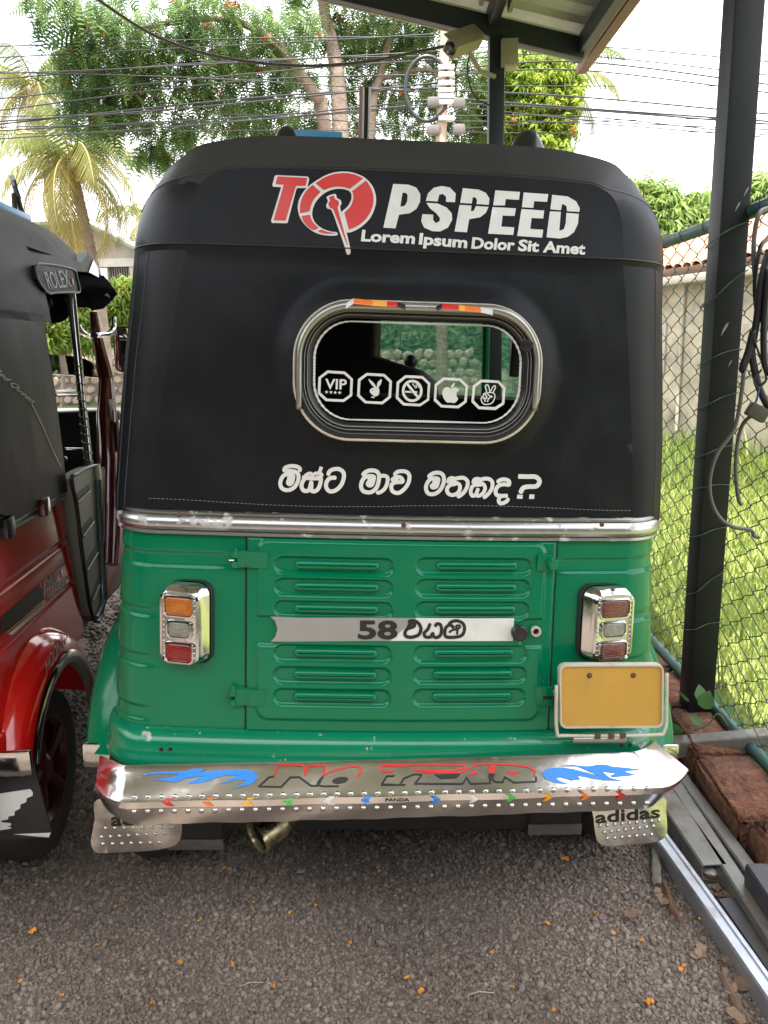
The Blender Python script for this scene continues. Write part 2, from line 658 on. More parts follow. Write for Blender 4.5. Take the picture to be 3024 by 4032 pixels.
M_RUST = mat('rusty_screw', (0.10, 0.045, 0.02), 0.7, var=0.3, vscale=200)
M_UNDER = mat('underbody_black', (0.012, 0.012, 0.012), 0.7, var=0.2)
M_MIRROR = mat('mirror_glass', (0.8, 0.8, 0.8), 0.03, 1.0, var=0.0)

RING1 = [(.495, .93), (.475, 1.1), (.455, 1.25), (.432, 1.40), (.424, 1.455), (.420, 1.505), (.412, 1.545), (.398, 1.572), (.376, 1.588), (.345, 1.597), (.24, 1.603), (.12, 1.605), (0, 1.605)]
RING0 = [(.585, .93), (.584, 1.1), (.580, 1.25), (.571, 1.40), (.566, 1.455), (.555, 1.515), (.535, 1.565), (.504, 1.607), (.464, 1.641), (.417, 1.667), (.30, 1.686), (.14, 1.690), (0, 1.690)]
SEAM2 = 1.455
WIN = (0.035, 1.226, 0.231, 0.124, 0.102)     # centre x, z, half sizes, corner radius


def sd_rr(x, z, w=WIN, grow=0.0):
    qx, qz = abs(x - w[0]) - (w[2] + grow - w[4]), abs(z - w[1]) - (w[3] + grow - w[4])
    return math.hypot(max(qx, 0), max(qz, 0)) + min(max(qx, qz), 0) - w[4]


def panel_y(x, z, win=True):
    y = 0.006 + 0.07 * (z - 0.95) if z < SEAM2 else 0.0414 + 0.30 * (z - SEAM2)
    y += 0.018 * (x / 0.5) ** 2 * (1 if z < SEAM2 else max(0, 1 - (z - SEAM2) / 0.15))
    if z < SEAM2 - 1e-6:
        y += .007 * math.exp(-(SEAM2 - z) / .06)
    if win:
        d = max(sd_rr(x, z), 0)
        t = max(0.0, 1 - d / 0.055)
        y -= 0.020 * t * t * (3 - 2 * t)
        y += 0.0013 * math.sin(x * 23 + z * 9) * math.sin(z * 31 + x * 5) + 0.0010 * math.sin(x * 9 - z * 17) + .0016 * math.exp(-((z - .97) / .03) ** 2) * math.sin(x * 34 + 3 * math.sin(x * 11))
    return y


def half_to_full(half):
    s = smooth_path([(-x, z) for x, z in half], 4)
    return s + [np.array((-p[0], p[1])) for p in s[-2::-1]]


def canopy_shell(parent, shear=0.0, crown=0.004, side_y=0.72, front_y=1.75, window=True):
    r1, r0 = half_to_full(RING1), half_to_full(RING0)
    for rr_ in (r1, r0):
        for p in rr_:
            p[0] += shear * max(0.0, p[1] - .95)
    n = len(r1)
    rows = []
    NS = 10
    for k in range(NS + 1):
        t = k / NS
        ph = t * math.pi / 2
        row = []
        for i in range(n):
            a = r1[max(i - 1, 0)]
            b = r1[min(i + 1, n - 1)]
            tx = (b - a) / (np.linalg.norm(b - a) + 1e-9)
            bl = abs(tx[0]) ** 1.3
            s = (1 - bl) * math.sin(ph) + bl * t
            c = (1 - bl) * (1 - math.cos(ph)) + bl * t
            y1 = panel_y(r1[i][0], r1[i][1], window)
            y0 = 0.115 + 0.085 * bl + (1 - bl) * .13 * min(1.0, max(0.0, (r1[i][1] - .95) / .40))
            p = r1[i] + (r0[i] - r1[i]) * s
            sl_ = .036 * abs(r1[i][0]) / .25 * (1 if r1[i][1] < SEAM2 else max(0, 1 - (r1[i][1] - SEAM2) / .15)) * (1 - bl)
            row.append((p[0], y1 + (y0 - y1) * c + sl_ * abs(p[0] - r1[i][0]), p[1]))
        rows.append(row)
    # the closed rear with its hole for the window
    outl = [(p[0], p[1]) for p in r1]
    V = [Vector(p) for p in outl]
    nb = 24
    for k in range(1, nb):
        V.append(Vector((r1[-1][0] + (r1[0][0] - r1[-1][0]) * k / nb, 0.93)))
    faces = [list(range(len(V)))[::-1]]
    area = sum(V[i].x * V[(i + 1) % len(V)].y - V[(i + 1) % len(V)].x * V[i].y for i in range(len(V)))
    if area > 0:
        faces = [list(range(len(V)))]
    edges = []
    if window:
        h = rrect(WIN[2], WIN[3], WIN[4], 12, WIN[0], WIN[1])
        faces.append(list(range(len(V), len(V) + len(h))))
        V.extend([Vector(p) for p in h])
    b0 = len(V)
    ns = 48
    for k in range(ns + 1):
        V.append(Vector((-0.4236 + 0.8472 * k / ns + shear * (SEAM2 - .95), SEAM2)))
        if k:
            edges.append((b0 + k - 1, b0 + k))
    for x in np.arange(-0.5, 0.5, 0.0166):
        for z in np.arange(0.945, 1.60, 0.0163):
            if abs(z - SEAM2) > 0.006 and not (window and sd_rr(x, z) < 0.062):
                V.append(Vector((float(x), float(z))))
    if window:
        for g in np.arange(0.006, 0.062, 0.006):
            V.extend([Vector(p) for p in rrect(WIN[2] + g, WIN[3] + g, WIN[4] + g, 14, WIN[0], WIN[1])])
            for x in np.arange(-0.12, 0.125, 0.012):
                V.extend([Vector((WIN[0] + float(x), WIN[1] + s_ * (WIN[3] + float(g)))) for s_ in (-1, 1)])
    vo, eo, fo, ov, oe, of = delaunay_2d_cdt(V, edges, faces, 0, 1e-6, True)
    keep = [f for f, s in zip(fo, of) if s == [0] or (s and not (window and 1 in s))]
    used = sorted({i for f in keep for i in f})
    mp = {u: i for i, u in enumerate(used)}
    pv = [(vo[u].x, panel_y(vo[u].x, vo[u].y, window), vo[u].y) for u in used]
    pf = []
    for f in keep:
        q = [mp[i] for i in f]
        a, b, c = (pv[i] for i in q[:3])
        cr = (b[0] - a[0]) * (c[2] - a[2]) - (c[0] - a[0]) * (b[2] - a[2])
        pf.append(q if cr > 0 else q[::-1])
    me = mesh_from('rear_panel', pv, pf, 180)
    for e in me.edges:
        if all(abs(pv[i][2] - SEAM2) < 1e-5 for i in e.vertices):
            e.use_edge_sharp = True
    me.materials.append(M_LEATHER)
    rear = link('rear_panel', me, parent)
    corner = MB().grid(rows).build('canopy_corner', M_LEATHER, parent, 12)
    corner.data.materials.append(M_LEATHER_SKYLIT)  # paler top band, skylight painted into the leather
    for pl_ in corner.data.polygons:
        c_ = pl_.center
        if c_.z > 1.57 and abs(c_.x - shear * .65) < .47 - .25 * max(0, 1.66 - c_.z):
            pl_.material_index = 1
    # the tunnel of roof and sides
    last = rows[-1]
    hi = [i for i in range(n) if r0[i][1] > 1.42]
    sides = []
    for idx in ([i for i in range(n // 2) if r0[i][1] <= 1.425], [i for i in range(n // 2, n) if r0[i][1] <= 1.425]):
        lo = idx
        sides.append(MB().grid([[(last[i][0], last[i][1] + (side_y - last[i][1]) * t, last[i][2]) for i in lo] for t in (0, .25, .5, .75, 1)]).build('canopy_side', M_LEATHER, parent, 40))
    sd = sides[1]
    rf = []
    for t in np.linspace(0, 1, 15):
        row = []
        for i in [hi[0] - 1] + hi + [hi[-1] + 1]:
            x, y, z = last[i]
            k = max(0.0, (z - 1.5) / 0.19)
            yy = y + (front_y - y) * t
            lift = crown * math.sin(min(t * 4, 1) * math.pi / 2) * k - 0.20 * max(0, t - 0.72) ** 2 / 0.078 * k
            row.append((x * (1 - 0.05 * max(0, t - .6)), yy, z + lift * 1.0))
        rf.append(row)
    kf = [k for k, t in enumerate(np.linspace(0, 1, 15)) if last[n // 2][1] + (front_y - last[n // 2][1]) * t < side_y + .05]
    top = [j for j, i in enumerate([hi[0] - 1] + hi + [hi[-1] + 1]) if r0[i][1] > 1.575]
    rmb = MB().grid(rf[:kf[-1] + 1])
    rmb.grid([[r[j] for j in top] for r in rf[kf[-1]:]])
    roof = rmb.build('canopy_roof', M_LEATHER_SKYLIT, parent, 40)  # roof carries the same painted-in skylight tone
    for q_ in (4, 6):
        for sgn_ in (0, 1):
            MB().tube([rows[q_][i if not sgn_ else n - 1 - i] for i in range(0, n // 2) if r0[i][1] < 1.45], .0011, 5).build('corner_stitch', mat('dark_thread', (.05, .05, .05), .7), parent, 180)
    # piping along the seams
    k4 = min(range(n // 2), key=lambda i: abs(r0[i][1] - SEAM2))
    seam = []
    for r in rows[::-1]:
        seam.append(r[k4])
    for x in np.linspace(-0.415, 0.415, 40) + shear * .5:
        seam.append((x, panel_y(x, SEAM2, window) - 0.0005, SEAM2))
    for r in rows:
        seam.append(r[n - 1 - k4])
    MB().tube(seam, 0.0016, 6).build('lower_seam', M_PIPING, parent, 180)
    kt = min(range(n // 2), key=lambda i: abs(r0[i][1] - 1.53))
    km = min(range(n // 2), key=lambda i: abs(r0[i][1] - 1.61))
    seam = []
    for i in range(kt, n - kt):
        j = min(i, n - 1 - i)
        u_ = min(1.0, max(0.0, (km + 5 - j) / (km + 5 - kt)))
        q = NS * (.06 + .72 * u_ * u_ * (3 - 2 * u_))
        q0 = int(q)
        fr = q - q0
        a, b = np.array(rows[q0][i]), np.array(rows[min(q0 + 1, NS)][i])
        seam.append(a + (b - a) * fr)
    MB().tube(seam, 0.0016, 6).build('upper_seam', M_PIPING, parent, 180)
    return rear, corner, sd, roof


def u_section(hw, yr, rc, yf, bow=0.018, nr=60, na=14, ns=14):
    pts = []
    for k in range(ns):
        pts.append((-hw, yf + (yr + rc + bow - yf) * k / ns, -1.0, 0.0))
    for k in range(na + 1):
        a = math.pi + math.pi / 2 * k / na
        pts.append((-hw + rc + rc * math.cos(a), yr + rc + bow + rc * math.sin(a), math.cos(a), math.sin(a)))
    xr = hw - rc
    for k in range(1, nr):
        x = -xr + 2 * xr * k / nr
        pts.append((x, yr + bow * (x / xr) ** 2, 0.0, -1.0))
    left = pts[:ns + na + 1]
    pts += [(-p[0], p[1], -p[2], p[3]) for p in left[::-1]]
    return pts


def tub_y(x, z):
    return 0.1 * (z - 0.95) + 0.018 * (x / 0.465) ** 2


def tub_shell(parent, material, z0=0.455, z1=0.925, bands=(), yf=1.0, name='tub'):
    rows = []
    nz = 150
    for k in range(nz + 1):
        z = z0 + (z1 - z0) * k / nz
        hw = 0.564 + (0.925 - z) * 0.052
        row = []
        for x, y, nx, ny in u_section(hw, 0.1 * (z - 0.95), 0.10, yf):
            d = 0.0
            for za, zb, xin, dep in bands:
                s = min(max((z - za) / 0.006, 0), 1) * min(max((zb - z) / 0.006, 0), 1)
                s = s * s * (3 - 2 * s)
                e = min(max((abs(x) - xin) / 0.012, 0), 1)
                d -= dep * s * e
            row.append((x + nx * d, y + ny * d, z))
        rows.append(row)
    return MB().grid(rows).build(name, material, parent, 40)


def u_strip(parent, name, material, prof, yf=0.95, rc=0.10, smooth=40, flare=1.0, sx=1.0):
    """a moulding that runs round the U of the tub; profile [(outward, z)]"""
    rows = []
    for out, z in prof:
        hw = 0.564 + (0.925 - z) * 0.052 * flare
        rows.append([(x + nx * out * sx, y + ny * out, z) for x, y, nx, ny in u_section(hw, 0.1 * (z - 0.95), rc, yf)])
    return fix_normals(MB().grid(rows).build(name, material, parent, smooth))


def wheel(parent, x, y, r=0.205, w=0.11, side=1, rim_mat=None):
    """tyre and spoked rim; side = +1 shows its face to +x"""
    pr = [(r * .62, -w / 2 * .8), (r * .80, -w / 2), (r * .93, -w / 2 * .92), (r * .985, -w / 2 * .6), (r, -w / 2 * .2), (r, w / 2 * .2), (r * .985, w / 2 * .6), (r * .93, w / 2 * .92), (r * .80, w / 2), (r * .62, w / 2 * .8)]
    wh = MB().lathe(pr, 40, (x, y, r), (side, 0, 0)).build('wheel', M_TYRE, parent)
    rm = MB()
    rm.lathe([(r * .63, w * .35), (r * .66, w * .42), (r * .62, w * .42), (r * .56, w * .3), (r * .56, -w * .2), (r * .0, -w * .2)], 32, (x, y, r), (side, 0, 0))
    for k in range(5):
        a = 2 * math.pi * k / 5 + 0.4
        rm.tube([(x + side * w * .20, y + 0.03 * math.cos(a), r + 0.03 * math.sin(a)), (x + side * w * .30, y + r * .33 * math.cos(a), r + r * .33 * math.sin(a)), (x + side * w * .28, y + r * .6 * math.cos(a), r + r * .6 * math.sin(a))], [0.018, 0.014, 0.02], 8)
    rm.lathe([(0, w * .42), (r * .12, w * .42), (r * .2, w * .3), (r * .2, 0)], 20, (x, y, r), (side, 0, 0))
    rm.build('rim', rim_mat or M_CHROME, wh)
    return wh


def fender(parent, material, side, x_in, x_out, yc, zc=0.24, r=0.29, chrome=None, a_lo=1.02):
    """an arched mudguard over a rear wheel, bulging outwards"""
    rows = []
    for k in range(25):
        a = math.pi * (a_lo - (a_lo - .04) * k / 24) + 0.04
        row = []
        for j in range(11):
            t = j / 10
            xx = x_in + (x_out - x_in) * (math.sin(t * math.pi / 2))
            rr = r - 0.075 * (1 - math.cos(t * math.pi / 2)) ** 1.3
            sq = 1.08 if a > math.pi * .6 else 1.0
            row.append((side * xx, yc + rr * math.cos(a) * sq, zc + rr * math.sin(a) * 1.12))
        rows.append(row)
    f = fix_normals(MB().grid(rows).build('fender', material, parent, 60))
    if chrome:
        ed = []
        for rw in rows:
            p = np.array(rw[-1])
            ed.append(p + np.array((side * 0.004, 0, -0.002)))
        w2 = []
        for i, p in enumerate(ed):
            c = np.array((p[0], yc, zc))
            d = (c - p) / (np.linalg.norm(c - p))
            w2.append([p - d * .006, p + np.array((side * .004, 0, 0)), p + d * 0.020 + np.array((side * .006, 0, 0)), p + d * .032, p + d * .034 - np.array((side * .02, 0, 0))])
        fix_normals(MB().grid(w2).build('fender_trim', chrome, f, 60))
    return f


def knob_screw(parent, p, r=0.004, mat_=None, name='screw'):
    o = MB().lathe([(0, 0.002), (r * .6, 0.0018), (r, 0.0006), (r, -0.001)], 10, tuple(p), (0, -1, 0)).build(name, mat_ or M_RUST, parent)
    return o


# ------------------------------------------------------------------ the green rickshaw
FG = Frame((-0.025, 1.5, 0.0), 2.5, 2.9)
green = thing('auto_rickshaw', 'green three-wheeled rickshaw with black canopy and white TOPSPEED lettering', 'rickshaw', tuple(FG.loc), FG.eul)
C1 = crop(400, 1950, 1500, 1659)      # tub, left
C2 = crop(1400, 2000, 2700, 1659)     # tub, right
C3 = crop(300, 2850, 1600, 1659)      # bumper, left
C4 = crop(1500, 2850, 2800, 1659)     # bumper, right
C5 = crop(1000, 1100, 2300, 1659)     # window
C6 = crop(1000, 1780, 2300, 1659)


def gz(px, y0=0.0):
    return FG.on_y(px[0], px[1], y0, 0.1)


bands = []
for a, b, xi in ((345, 450, 750), (680, 750, 300), (960, 1050, 290), (1270, 1370, 275)):
    pa, pb = gz(C1((xi, a))[0]), gz(C1((xi, b))[0])
    bands.append((float(pb[2]), float(pa[2]), abs(float(pa[0])), 0.0035))
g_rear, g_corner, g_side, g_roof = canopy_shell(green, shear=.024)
g_tub = tub_shell(green, M_GREEN, bands=bands)
# belt moulding
g_belt = u_strip(green, 'belt_moulding', M_ALU, [(-.004, .944), (.006, .944), (.009, .942), (.009, .938), (.005, .937), (.010, .934), (.0145, .928), (.016, .921), (.0145, .914), (.010, .908), (.005, .906), (.010, .9045), (.010, .899), (.006, .897), (-.004, .897)], smooth=25)
for p in ((705, 2028), (1590, 2067), (2370, 2066)):
    q = FG.on_y(p[0], p[1], -0.0165, 0.1)
    knob_screw(g_belt, q, 0.005, name='screw')
# stitching above the belt
st = [(x, panel_y(x, .962 + .004 * math.sin(x * 9), True) - .0012, .962 + .004 * math.sin(x * 9)) for x in np.linspace(-.49, .49, 120)]
stm = MB()
for a, b in list(zip(st[:-1], st[1:])):
    b2 = tuple(np.array(a) + .62 * (np.array(b) - np.array(a)))
    stm.tube([a, b2], .0006, 4)
stm.build('stitching', mat('grey_thread', (.22, .21, .20), .8), green)
# sealed floor and rear bulkhead so that the cabin is dark inside
MB().box((0, .98, .46), (1.10, 1.75, .02)).build('floor_pan', M_UNDER, green)
MB().box((0, .20, .70), (1.0, .02, .46)).build('bulkhead', M_UNDER, green)

# ---- bumper ledge (green)
g_ledge = u_strip(green, 'rear_ledge', M_GREEN_W, [(-.01, .499), (.008, .499), (.019, .496), (.028, .489), (.032, .478), (.033, .464), (.035, .455), (.039, .449), (.041, .440), (.038, .431), (.028, .426), (-.01, .426)], yf=.30, smooth=50, sx=.35)
for p in C3((428, 128), (474, 127)) + C4((1207, 107), (1249, 106)):
    q = FG.on_y(p[0], p[1], -.0338, 0.1)
    MB().lathe([(0, .001), (.0045, .001)], 10, tuple(q), (0, -1, 0)).build('bolt_hole', M_SOOT_SHADE, g_ledge)

# ---- engine door
dx0, dx1, dz0, dz1 = -.294, .330, .497, .896
pl = []
for cx0, cx1, side in ((1030, None, 0), (308, 880, 1)):
    pass
LX = (float(gz((1083, 2300))[0]), float(gz((1545, 2300))[0]))
RX = (float(gz((1638, 2300))[0]), float(gz((2085, 2300))[0]))
RZ = []
for a, b in ((250, 330), (358, 440), (470, 550), (688, 768), (795, 872), (905, 985)):
    pa, pb = gz(C2((600, a))[0]), gz(C2((600, b))[0])
    RZ.append((float(pb[2]), float(pa[2])))
LZ = []
for a, b in ((365, 462), (495, 588), (625, 718), (885, 980), (1015, 1110), (1145, 1238)):
    pa, pb = gz(C1((1330, a))[0]), gz(C1((1330, b))[0])
    LZ.append((float(pb[2]), float(pa[2])))
pills = [(LX, z) for z in LZ] + [(RX, z) for z in RZ]
bx0, bx1 = float(gz(C1((928, 500))[0])[0]), float(gz(C2((945, 400))[0])[0])
bz1, bz0 = float(gz(C1((1200, 268))[0])[2]), float(gz(C1((1200, 1325))[0])[2])
nz0, nz1 = float(gz(C1((950, 885))[0])[2]), float(gz(C1((950, 715))[0])[2])


def sstep(t):
    t = min(max(t, 0), 1)
    return t * t * (3 - 2 * t)


def door_h(x, z):
    # embossed field with a bite at mid height on both sides
    qx, qz = abs(x - (bx0 + bx1) / 2) - ((bx1 - bx0) / 2 - .022), abs(z - (bz0 + bz1) / 2) - ((bz1 - bz0) / 2 - .022)
    d = math.hypot(max(qx, 0), max(qz, 0)) + min(max(qx, qz), 0) - .022
    zc, hh = (nz0 + nz1) / 2, (nz1 - nz0) / 2
    for xe, sg in ((bx0, 1), (bx1, -1)):
        qx, qz = abs(x - xe) - .030, abs(z - zc) - (hh - .018)
        dn = math.hypot(max(qx, 0), max(qz, 0)) + min(max(qx, qz), 0) - .018
        d = max(d, -dn)
    h = .006 * sstep(.5 - d / .008)
    for (xa, xb), (za, zb) in pills:
        if za - .02 < z < zb + .02 and xa - .02 < x < xb + .02:
            rr = (zb - za) / 2
            qx, qz = max(abs(x - (xa + xb) / 2) - ((xb - xa) / 2 - rr), 0), abs(z - (za + zb) / 2)
            dp_ = math.hypot(qx, qz) - rr
            h -= .007 * sstep(.5 - dp_ / .007)
    e = min(x - dx0, dx1 - x, z - dz0, dz1 - z)
    h -= .003 * (1 - sstep(e / .004))
    return h


xs = np.linspace(dx0, dx1, 232)
zs = np.linspace(dz0, dz1, 150)
DOOR_OFF = .006
rows = [[(x, tub_y(x, z) - DOOR_OFF - door_h(x, z), z) for x in xs] for z in zs]
md = MB().grid(rows)
edge = [[(x, tub_y(x, zz) + .002, zz), (x, tub_y(x, zz) - DOOR_OFF + .003, zz)] for zz in (dz0, dz1) for x in (dx0, dx1)]
for a, b in (((dx0, dz0), (dx1, dz0)), ((dx1, dz0), (dx1, dz1)), ((dx1, dz1), (dx0, dz1)), ((dx0, dz1), (dx0, dz0))):
    pa = [(a[0] + (b[0] - a[0]) * t, a[1] + (b[1] - a[1]) * t) for t in np.linspace(0, 1, 20)]
    md.grid([[(x, tub_y(x, z) + .002, z) for x, z in pa], [(x, tub_y(x, z) - DOOR_OFF - door_h(x, z), z) for x, z in pa]])
g_door = md.build('engine_door', M_GREEN, green, 40)
seal = MB()
for (xa, za), (xb, zb) in (((dx0, dz0), (dx1, dz0)), ((dx1, dz0), (dx1, dz1)), ((dx1, dz1), (dx0, dz1)), ((dx0, dz1), (dx0, dz0))):
    pa = [(xa + (xb - xa) * t, za + (zb - za) * t) for t in np.linspace(0, 1, 20)]
    cxm, czm = (dx0 + dx1) / 2, (dz0 + dz1) / 2
    gr = lambda x, z, w: (x + w * np.sign(x - cxm) * (abs(abs(x - cxm) - (dx1 - dx0) / 2) < 1e-6), z + w * np.sign(z - czm) * (abs(abs(z - czm) - (dz1 - dz0) / 2) < 1e-6))
    r1_, r2_ = [], []
    for x, z in pa:
        a_ = gr(x, z, .0008)
        b_ = gr(x, z, .0040)
        r1_.append((a_[0], tub_y(*a_) - .0012, a_[1]))
        r2_.append((b_[0], tub_y(*b_) - .0012, b_[1]))
    seal.grid([r1_, r2_])
fix_normals(seal.build('door_gap', M_SOOT_SHADE, g_door))
# louvres: a pressed hood in every pill
for (xa, xb), (za, zb) in pills:
    L_, rr = (xb - xa), (zb - za)
    hx, hz = L_ * .36, rr * .27
    cxp, czp = (xa + xb) / 2 + .006, (za + zb) / 2 + .001
    lm = MB()
    rws = []
    for t, (sx, sz, o) in enumerate(((1.0, 1.0, 0.0), (1.0, 1.0, .004), (.965, .74, .0085), (.93, .35, .0095), (.9, .0, .0098))):
        rws.append([(cxp + px_, tub_y(cxp + px_, czp + pz_) - DOOR_OFF + .0005 - o * (1.0 if pz_ <= 0 else .8), czp + pz_) for px_, pz_ in rrect(hx * sx, max(hz * sz, .0004), hz * sz * .9 + .0003, 5)])
    lm.grid(rws, close_u=True, flip=False)
    fix_normals(lm.build('louvre', M_GREEN, g_door, 60))
g_skin = Skin(FG, [g_tub, g_door, g_rear, g_corner, g_ledge])


def on_tub(px, off=0.0):
    h = g_skin.hit(px[0], px[1], off)
    return np.array(h)


# hinges
for (x0, y0, x1, y1) in ((765, 338, 985, 438), (752, 1163, 967, 1262)):
    a, b = gz(C1((x0, y0))[0], -.012), gz(C1((x1, y1))[0], -.012)
    hz_ = float(a[2] - b[2])
    xa, xm, xb = float(a[0]), float(a[0]) + (dx0 - float(a[0])) * .9, float(b[0])
    zc = float(a[2] + b[2]) / 2
    prof = [(xa + .012, .013), (xm - .010, .013), (xm, .010), (xm + .012, .0145), (xb, .0145)]
    hm = MB()
    top = [[(x, tub_y(x, zc) - o, zc + s * hz_ / 2) for x, o in prof] for s in (-1, 1)]
    bot = [[(x, tub_y(x, zc) + .002, zc + s * hz_ / 2) for x, o in prof] for s in (-1, 1)]
    hm.grid([bot[0], top[0], top[1], bot[1], bot[0]])
    hm.add([top[0][-1], top[1][-1], bot[1][-1], bot[0][-1]], [(0, 1, 2, 3)])
    hg = fix_normals(hm.build('hinge', M_GREEN, g_door, 20))
    for s in (-1, 1):
        MB().tube([(xa + .008, tub_y(xa, zc) - .012, zc + s * hz_ * .5), (xa + .008, tub_y(xa, zc) - .012, zc + s * hz_ * .14)], .0075, 12).build('hinge_barrel', M_GREEN, hg)
    MB().lathe([(0, .009), (.005, .006), (.006, 0)], 10, (xa + .008, tub_y(xa, zc) - .012, zc + hz_ * .5), (0, 0, 1)).build('hinge_pin', M_GREEN, hg)
    MB().tube([(xa - .004, tub_y(xa, zc) - .010, zc - .003), (xa + .006, tub_y(xa, zc) - .010, zc - .003)], .0022, 8).build('split_pin', M_CHROME, hg)
# latch knob and latch plate on the door's free edge
q = gz(C2((985, 285))[0], -.02)
lt = MB()
lt.lathe([(0, .030), (.011, .030), (.0135, .026), (.0135, .016), (.010, .014), (.010, 0)], 6, (q[0], tub_y(q[0], q[2]) - .004, q[2]), (.15, -1, 0))
lt.box((q[0] - .012, tub_y(q[0], q[2]) - .012, q[2]), (.030, .016, .034), .003)
lt.build('latch_knob', M_GREEN, g_door, 25)
q = gz(C2((950, 955))[0], -.012)
lp = MB().box((q[0], tub_y(q[0], q[2]) - .010, q[2]), (.040, .008, .042), .002).build('latch_plate', M_GREEN, g_door, 25)
MB().box((q[0] + .008, tub_y(q[0], q[2]) - .0143, q[2] - .002), (.018, .001, .006)).build('latch_slot', M_SOOT_SHADE, lp)
q = gz(C2((1015, 945))[0], -.02)
MB().lathe([(0, .022), (.008, .020), (.011, .012), (.009, 0)], 14, (q[0], tub_y(q[0], q[2]), q[2]), (.1, -1, 0)).build('latch_bolt', M_CHROME, green)
# round badge and lock on the door
q = gz(C2((823, 628))[0], -.018)
MB().lathe([(0, .008), (.0135, .0075), (.0160, .005), (.0165, -.004)], 28, tuple(q), (0, -1, .1)).build('round_cap', M_BLACKPL, g_door)
q = gz(C2((905, 620))[0], -.010)
lk = MB().lathe([(.006, -.002), (.0065, .005), (.0085, .007), (.0105, .005), (.0108, -.004)], 24, tuple(q), (0, -1, .1)).build('lock_ring', M_CREAM, g_door)
MB().lathe([(0, -.001), (.0066, -.001)], 16, tuple(q), (0, -1, .1)).build('keyhole', M_SOOT_SHADE, lk)

# door strip sticker
strip = C1((1000, 725), (1180, 730)) + C2((300, 553), (560, 556), (800, 558), (793, 673), (560, 671), (175, 668)) + C1((1180, 872), (1003, 875), (1030, 845), (1044, 800), (1030, 752))
grey = C1((1000, 725), (1180, 730)) + C2((150, 552), (305, 553), (175, 668), (100, 668)) + C1((1180, 872), (1003, 875), (1030, 845), (1044, 800), (1030, 752))
white = C2((305, 553), (560, 556), (800, 558), (793, 673), (560, 671), (175, 668))
# a flat strip bridging the pressed panel
FLAT = DOOR_OFF + .0075


class Plane:
    def __init__(s, fr, y0, k=0.1):
        s.fr, s.y0, s.k = fr, y0, k
        s.o = Vector(fr.o)

    def hit(s, x, y, off=0.0):
        p = s.fr.on_y(x, y, s.y0, s.k)
        return Vector((p[0], p[1] + .018 * (p[0] / .465) ** 2 - off, p[2]))

    lay = Skin.lay
    place = Skin.place


door_plane = Plane(FG, -FLAT)
door_plane.lay('grey_strip', M_GREYVINYL, g_door, [grey], step=40, off=.0002)
door_plane.lay('white_strip', M_VINYL, g_door, [white], step=40, off=.0002)
t5 = crop(1400, 2000, 2700, 1659)
v, f = text_px('58', t5((12, 655))[0], t5((212, 655))[0], (0, -72), bold=.035)
door_plane.place('strip_number', M_BLACKV, g_door, v, f, .0012)
S = []
S += stroke(smooth_path(C2((262, 605), (275, 582), (290, 575), (296, 590), (280, 600), (258, 608), (248, 628), (256, 645), (285, 648), (318, 635), (328, 605), (315, 578), (290, 566), (268, 570))), 14)
S += stroke(smooth_path(C2((375, 582), (362, 610), (345, 628), (350, 646), (375, 648), (388, 630), (392, 646), (412, 650), (428, 635), (432, 605), (425, 585), (408, 582), (402, 592))), 13)
S += stroke(smooth_path(C2((492, 600), (475, 588), (455, 600), (448, 630), (458, 648), (495, 650), (535, 640), (548, 608), (540, 582), (515, 568), (488, 570), (470, 582))), 13)
S += stroke(smooth_path(C2((470, 625), (492, 612), (512, 610), (525, 598), (520, 590), (505, 595), (512, 612), (510, 635))), 9)
door_plane.lay('strip_word', M_BLACKV, g_door, S, off=.0012)
# ---- window in the canopy
def win_ring(g, dy, n=16):
    """a loop of the window outline grown by g, dy in front of the panel"""
    return [(x, 0.006 + 0.07 * (z - .95) - .020 - dy + .0 * x, z) for x, z in rrect(WIN[2] + g, WIN[3] + g, WIN[4] + g, n, WIN[0], WIN[1])]


g_win = MB()
g_win.grid([win_ring(.006, -.004), win_ring(.006, .006), win_ring(.002, .012), win_ring(-.006, .013), win_ring(-.010, .008), win_ring(-.0105, .006), win_ring(-.0145, .007), win_ring(-.022, .006), win_ring(-.025, .001), win_ring(-.027, -.012)], close_u=True)
g_gasket = fix_normals(g_win.build('window_gasket', M_GASKET, green, 60))
MB().tube(win_ring(.0065, .009), .0028, 8, closed=True).build('window_piping', M_CREAM, g_gasket, 180)
MB().tube(win_ring(-.0125, .0078), .0008, 6, closed=True).build('gasket_bead', M_GREYVINYL, g_gasket, 180)
MB().tube(win_ring(-.0185, .0075), .0007, 6, closed=True).build('gasket_bead', M_GREYVINYL, g_gasket, 180)
# bright hood tube over the upper half
hp = [p for p in win_ring(-.003, .018, 20)]
nn_ = len(hp)
up_half = [p for p in hp]
sel = sorted([i for i in range(nn_) if hp[i][2] > WIN[1] - .035], key=lambda i: -math.atan2(hp[i][2] - WIN[1] + .05, hp[i][0] - WIN[0]) % (2 * math.pi) if False else -math.atan2(hp[i][2] - WIN[1] + .06, hp[i][0] - WIN[0]))
path = [np.array(hp[i]) for i in sel][::-1]
path = [path[0] - np.array((0, 0, .035))] + path + [path[-1] - np.array((0, 0, .045))]
path = resample(path, .01)
rad = [.0055 + .0045 * math.exp(-((p[2] - 1.36) / .05) ** 2) for p in path]
MB().tube(path, rad, 10).build('window_hood', M_SATIN, g_gasket, 180)
gl = win_ring(-.024, -.004, 16)
g_glass = MB().add(gl, [tuple(range(len(gl)))[::-1]]).build('window_glass', M_GLASS, green)
glass_plane_y = gl[0][1]


class GPlane(Plane):
    def hit(s, x, y, off=0.0):
        p = s.fr.on_y(x, y, 0.006 - .016 , .07)
        return Vector((p[0], p[1] - off, p[2]))


gp = GPlane(FG, 0)
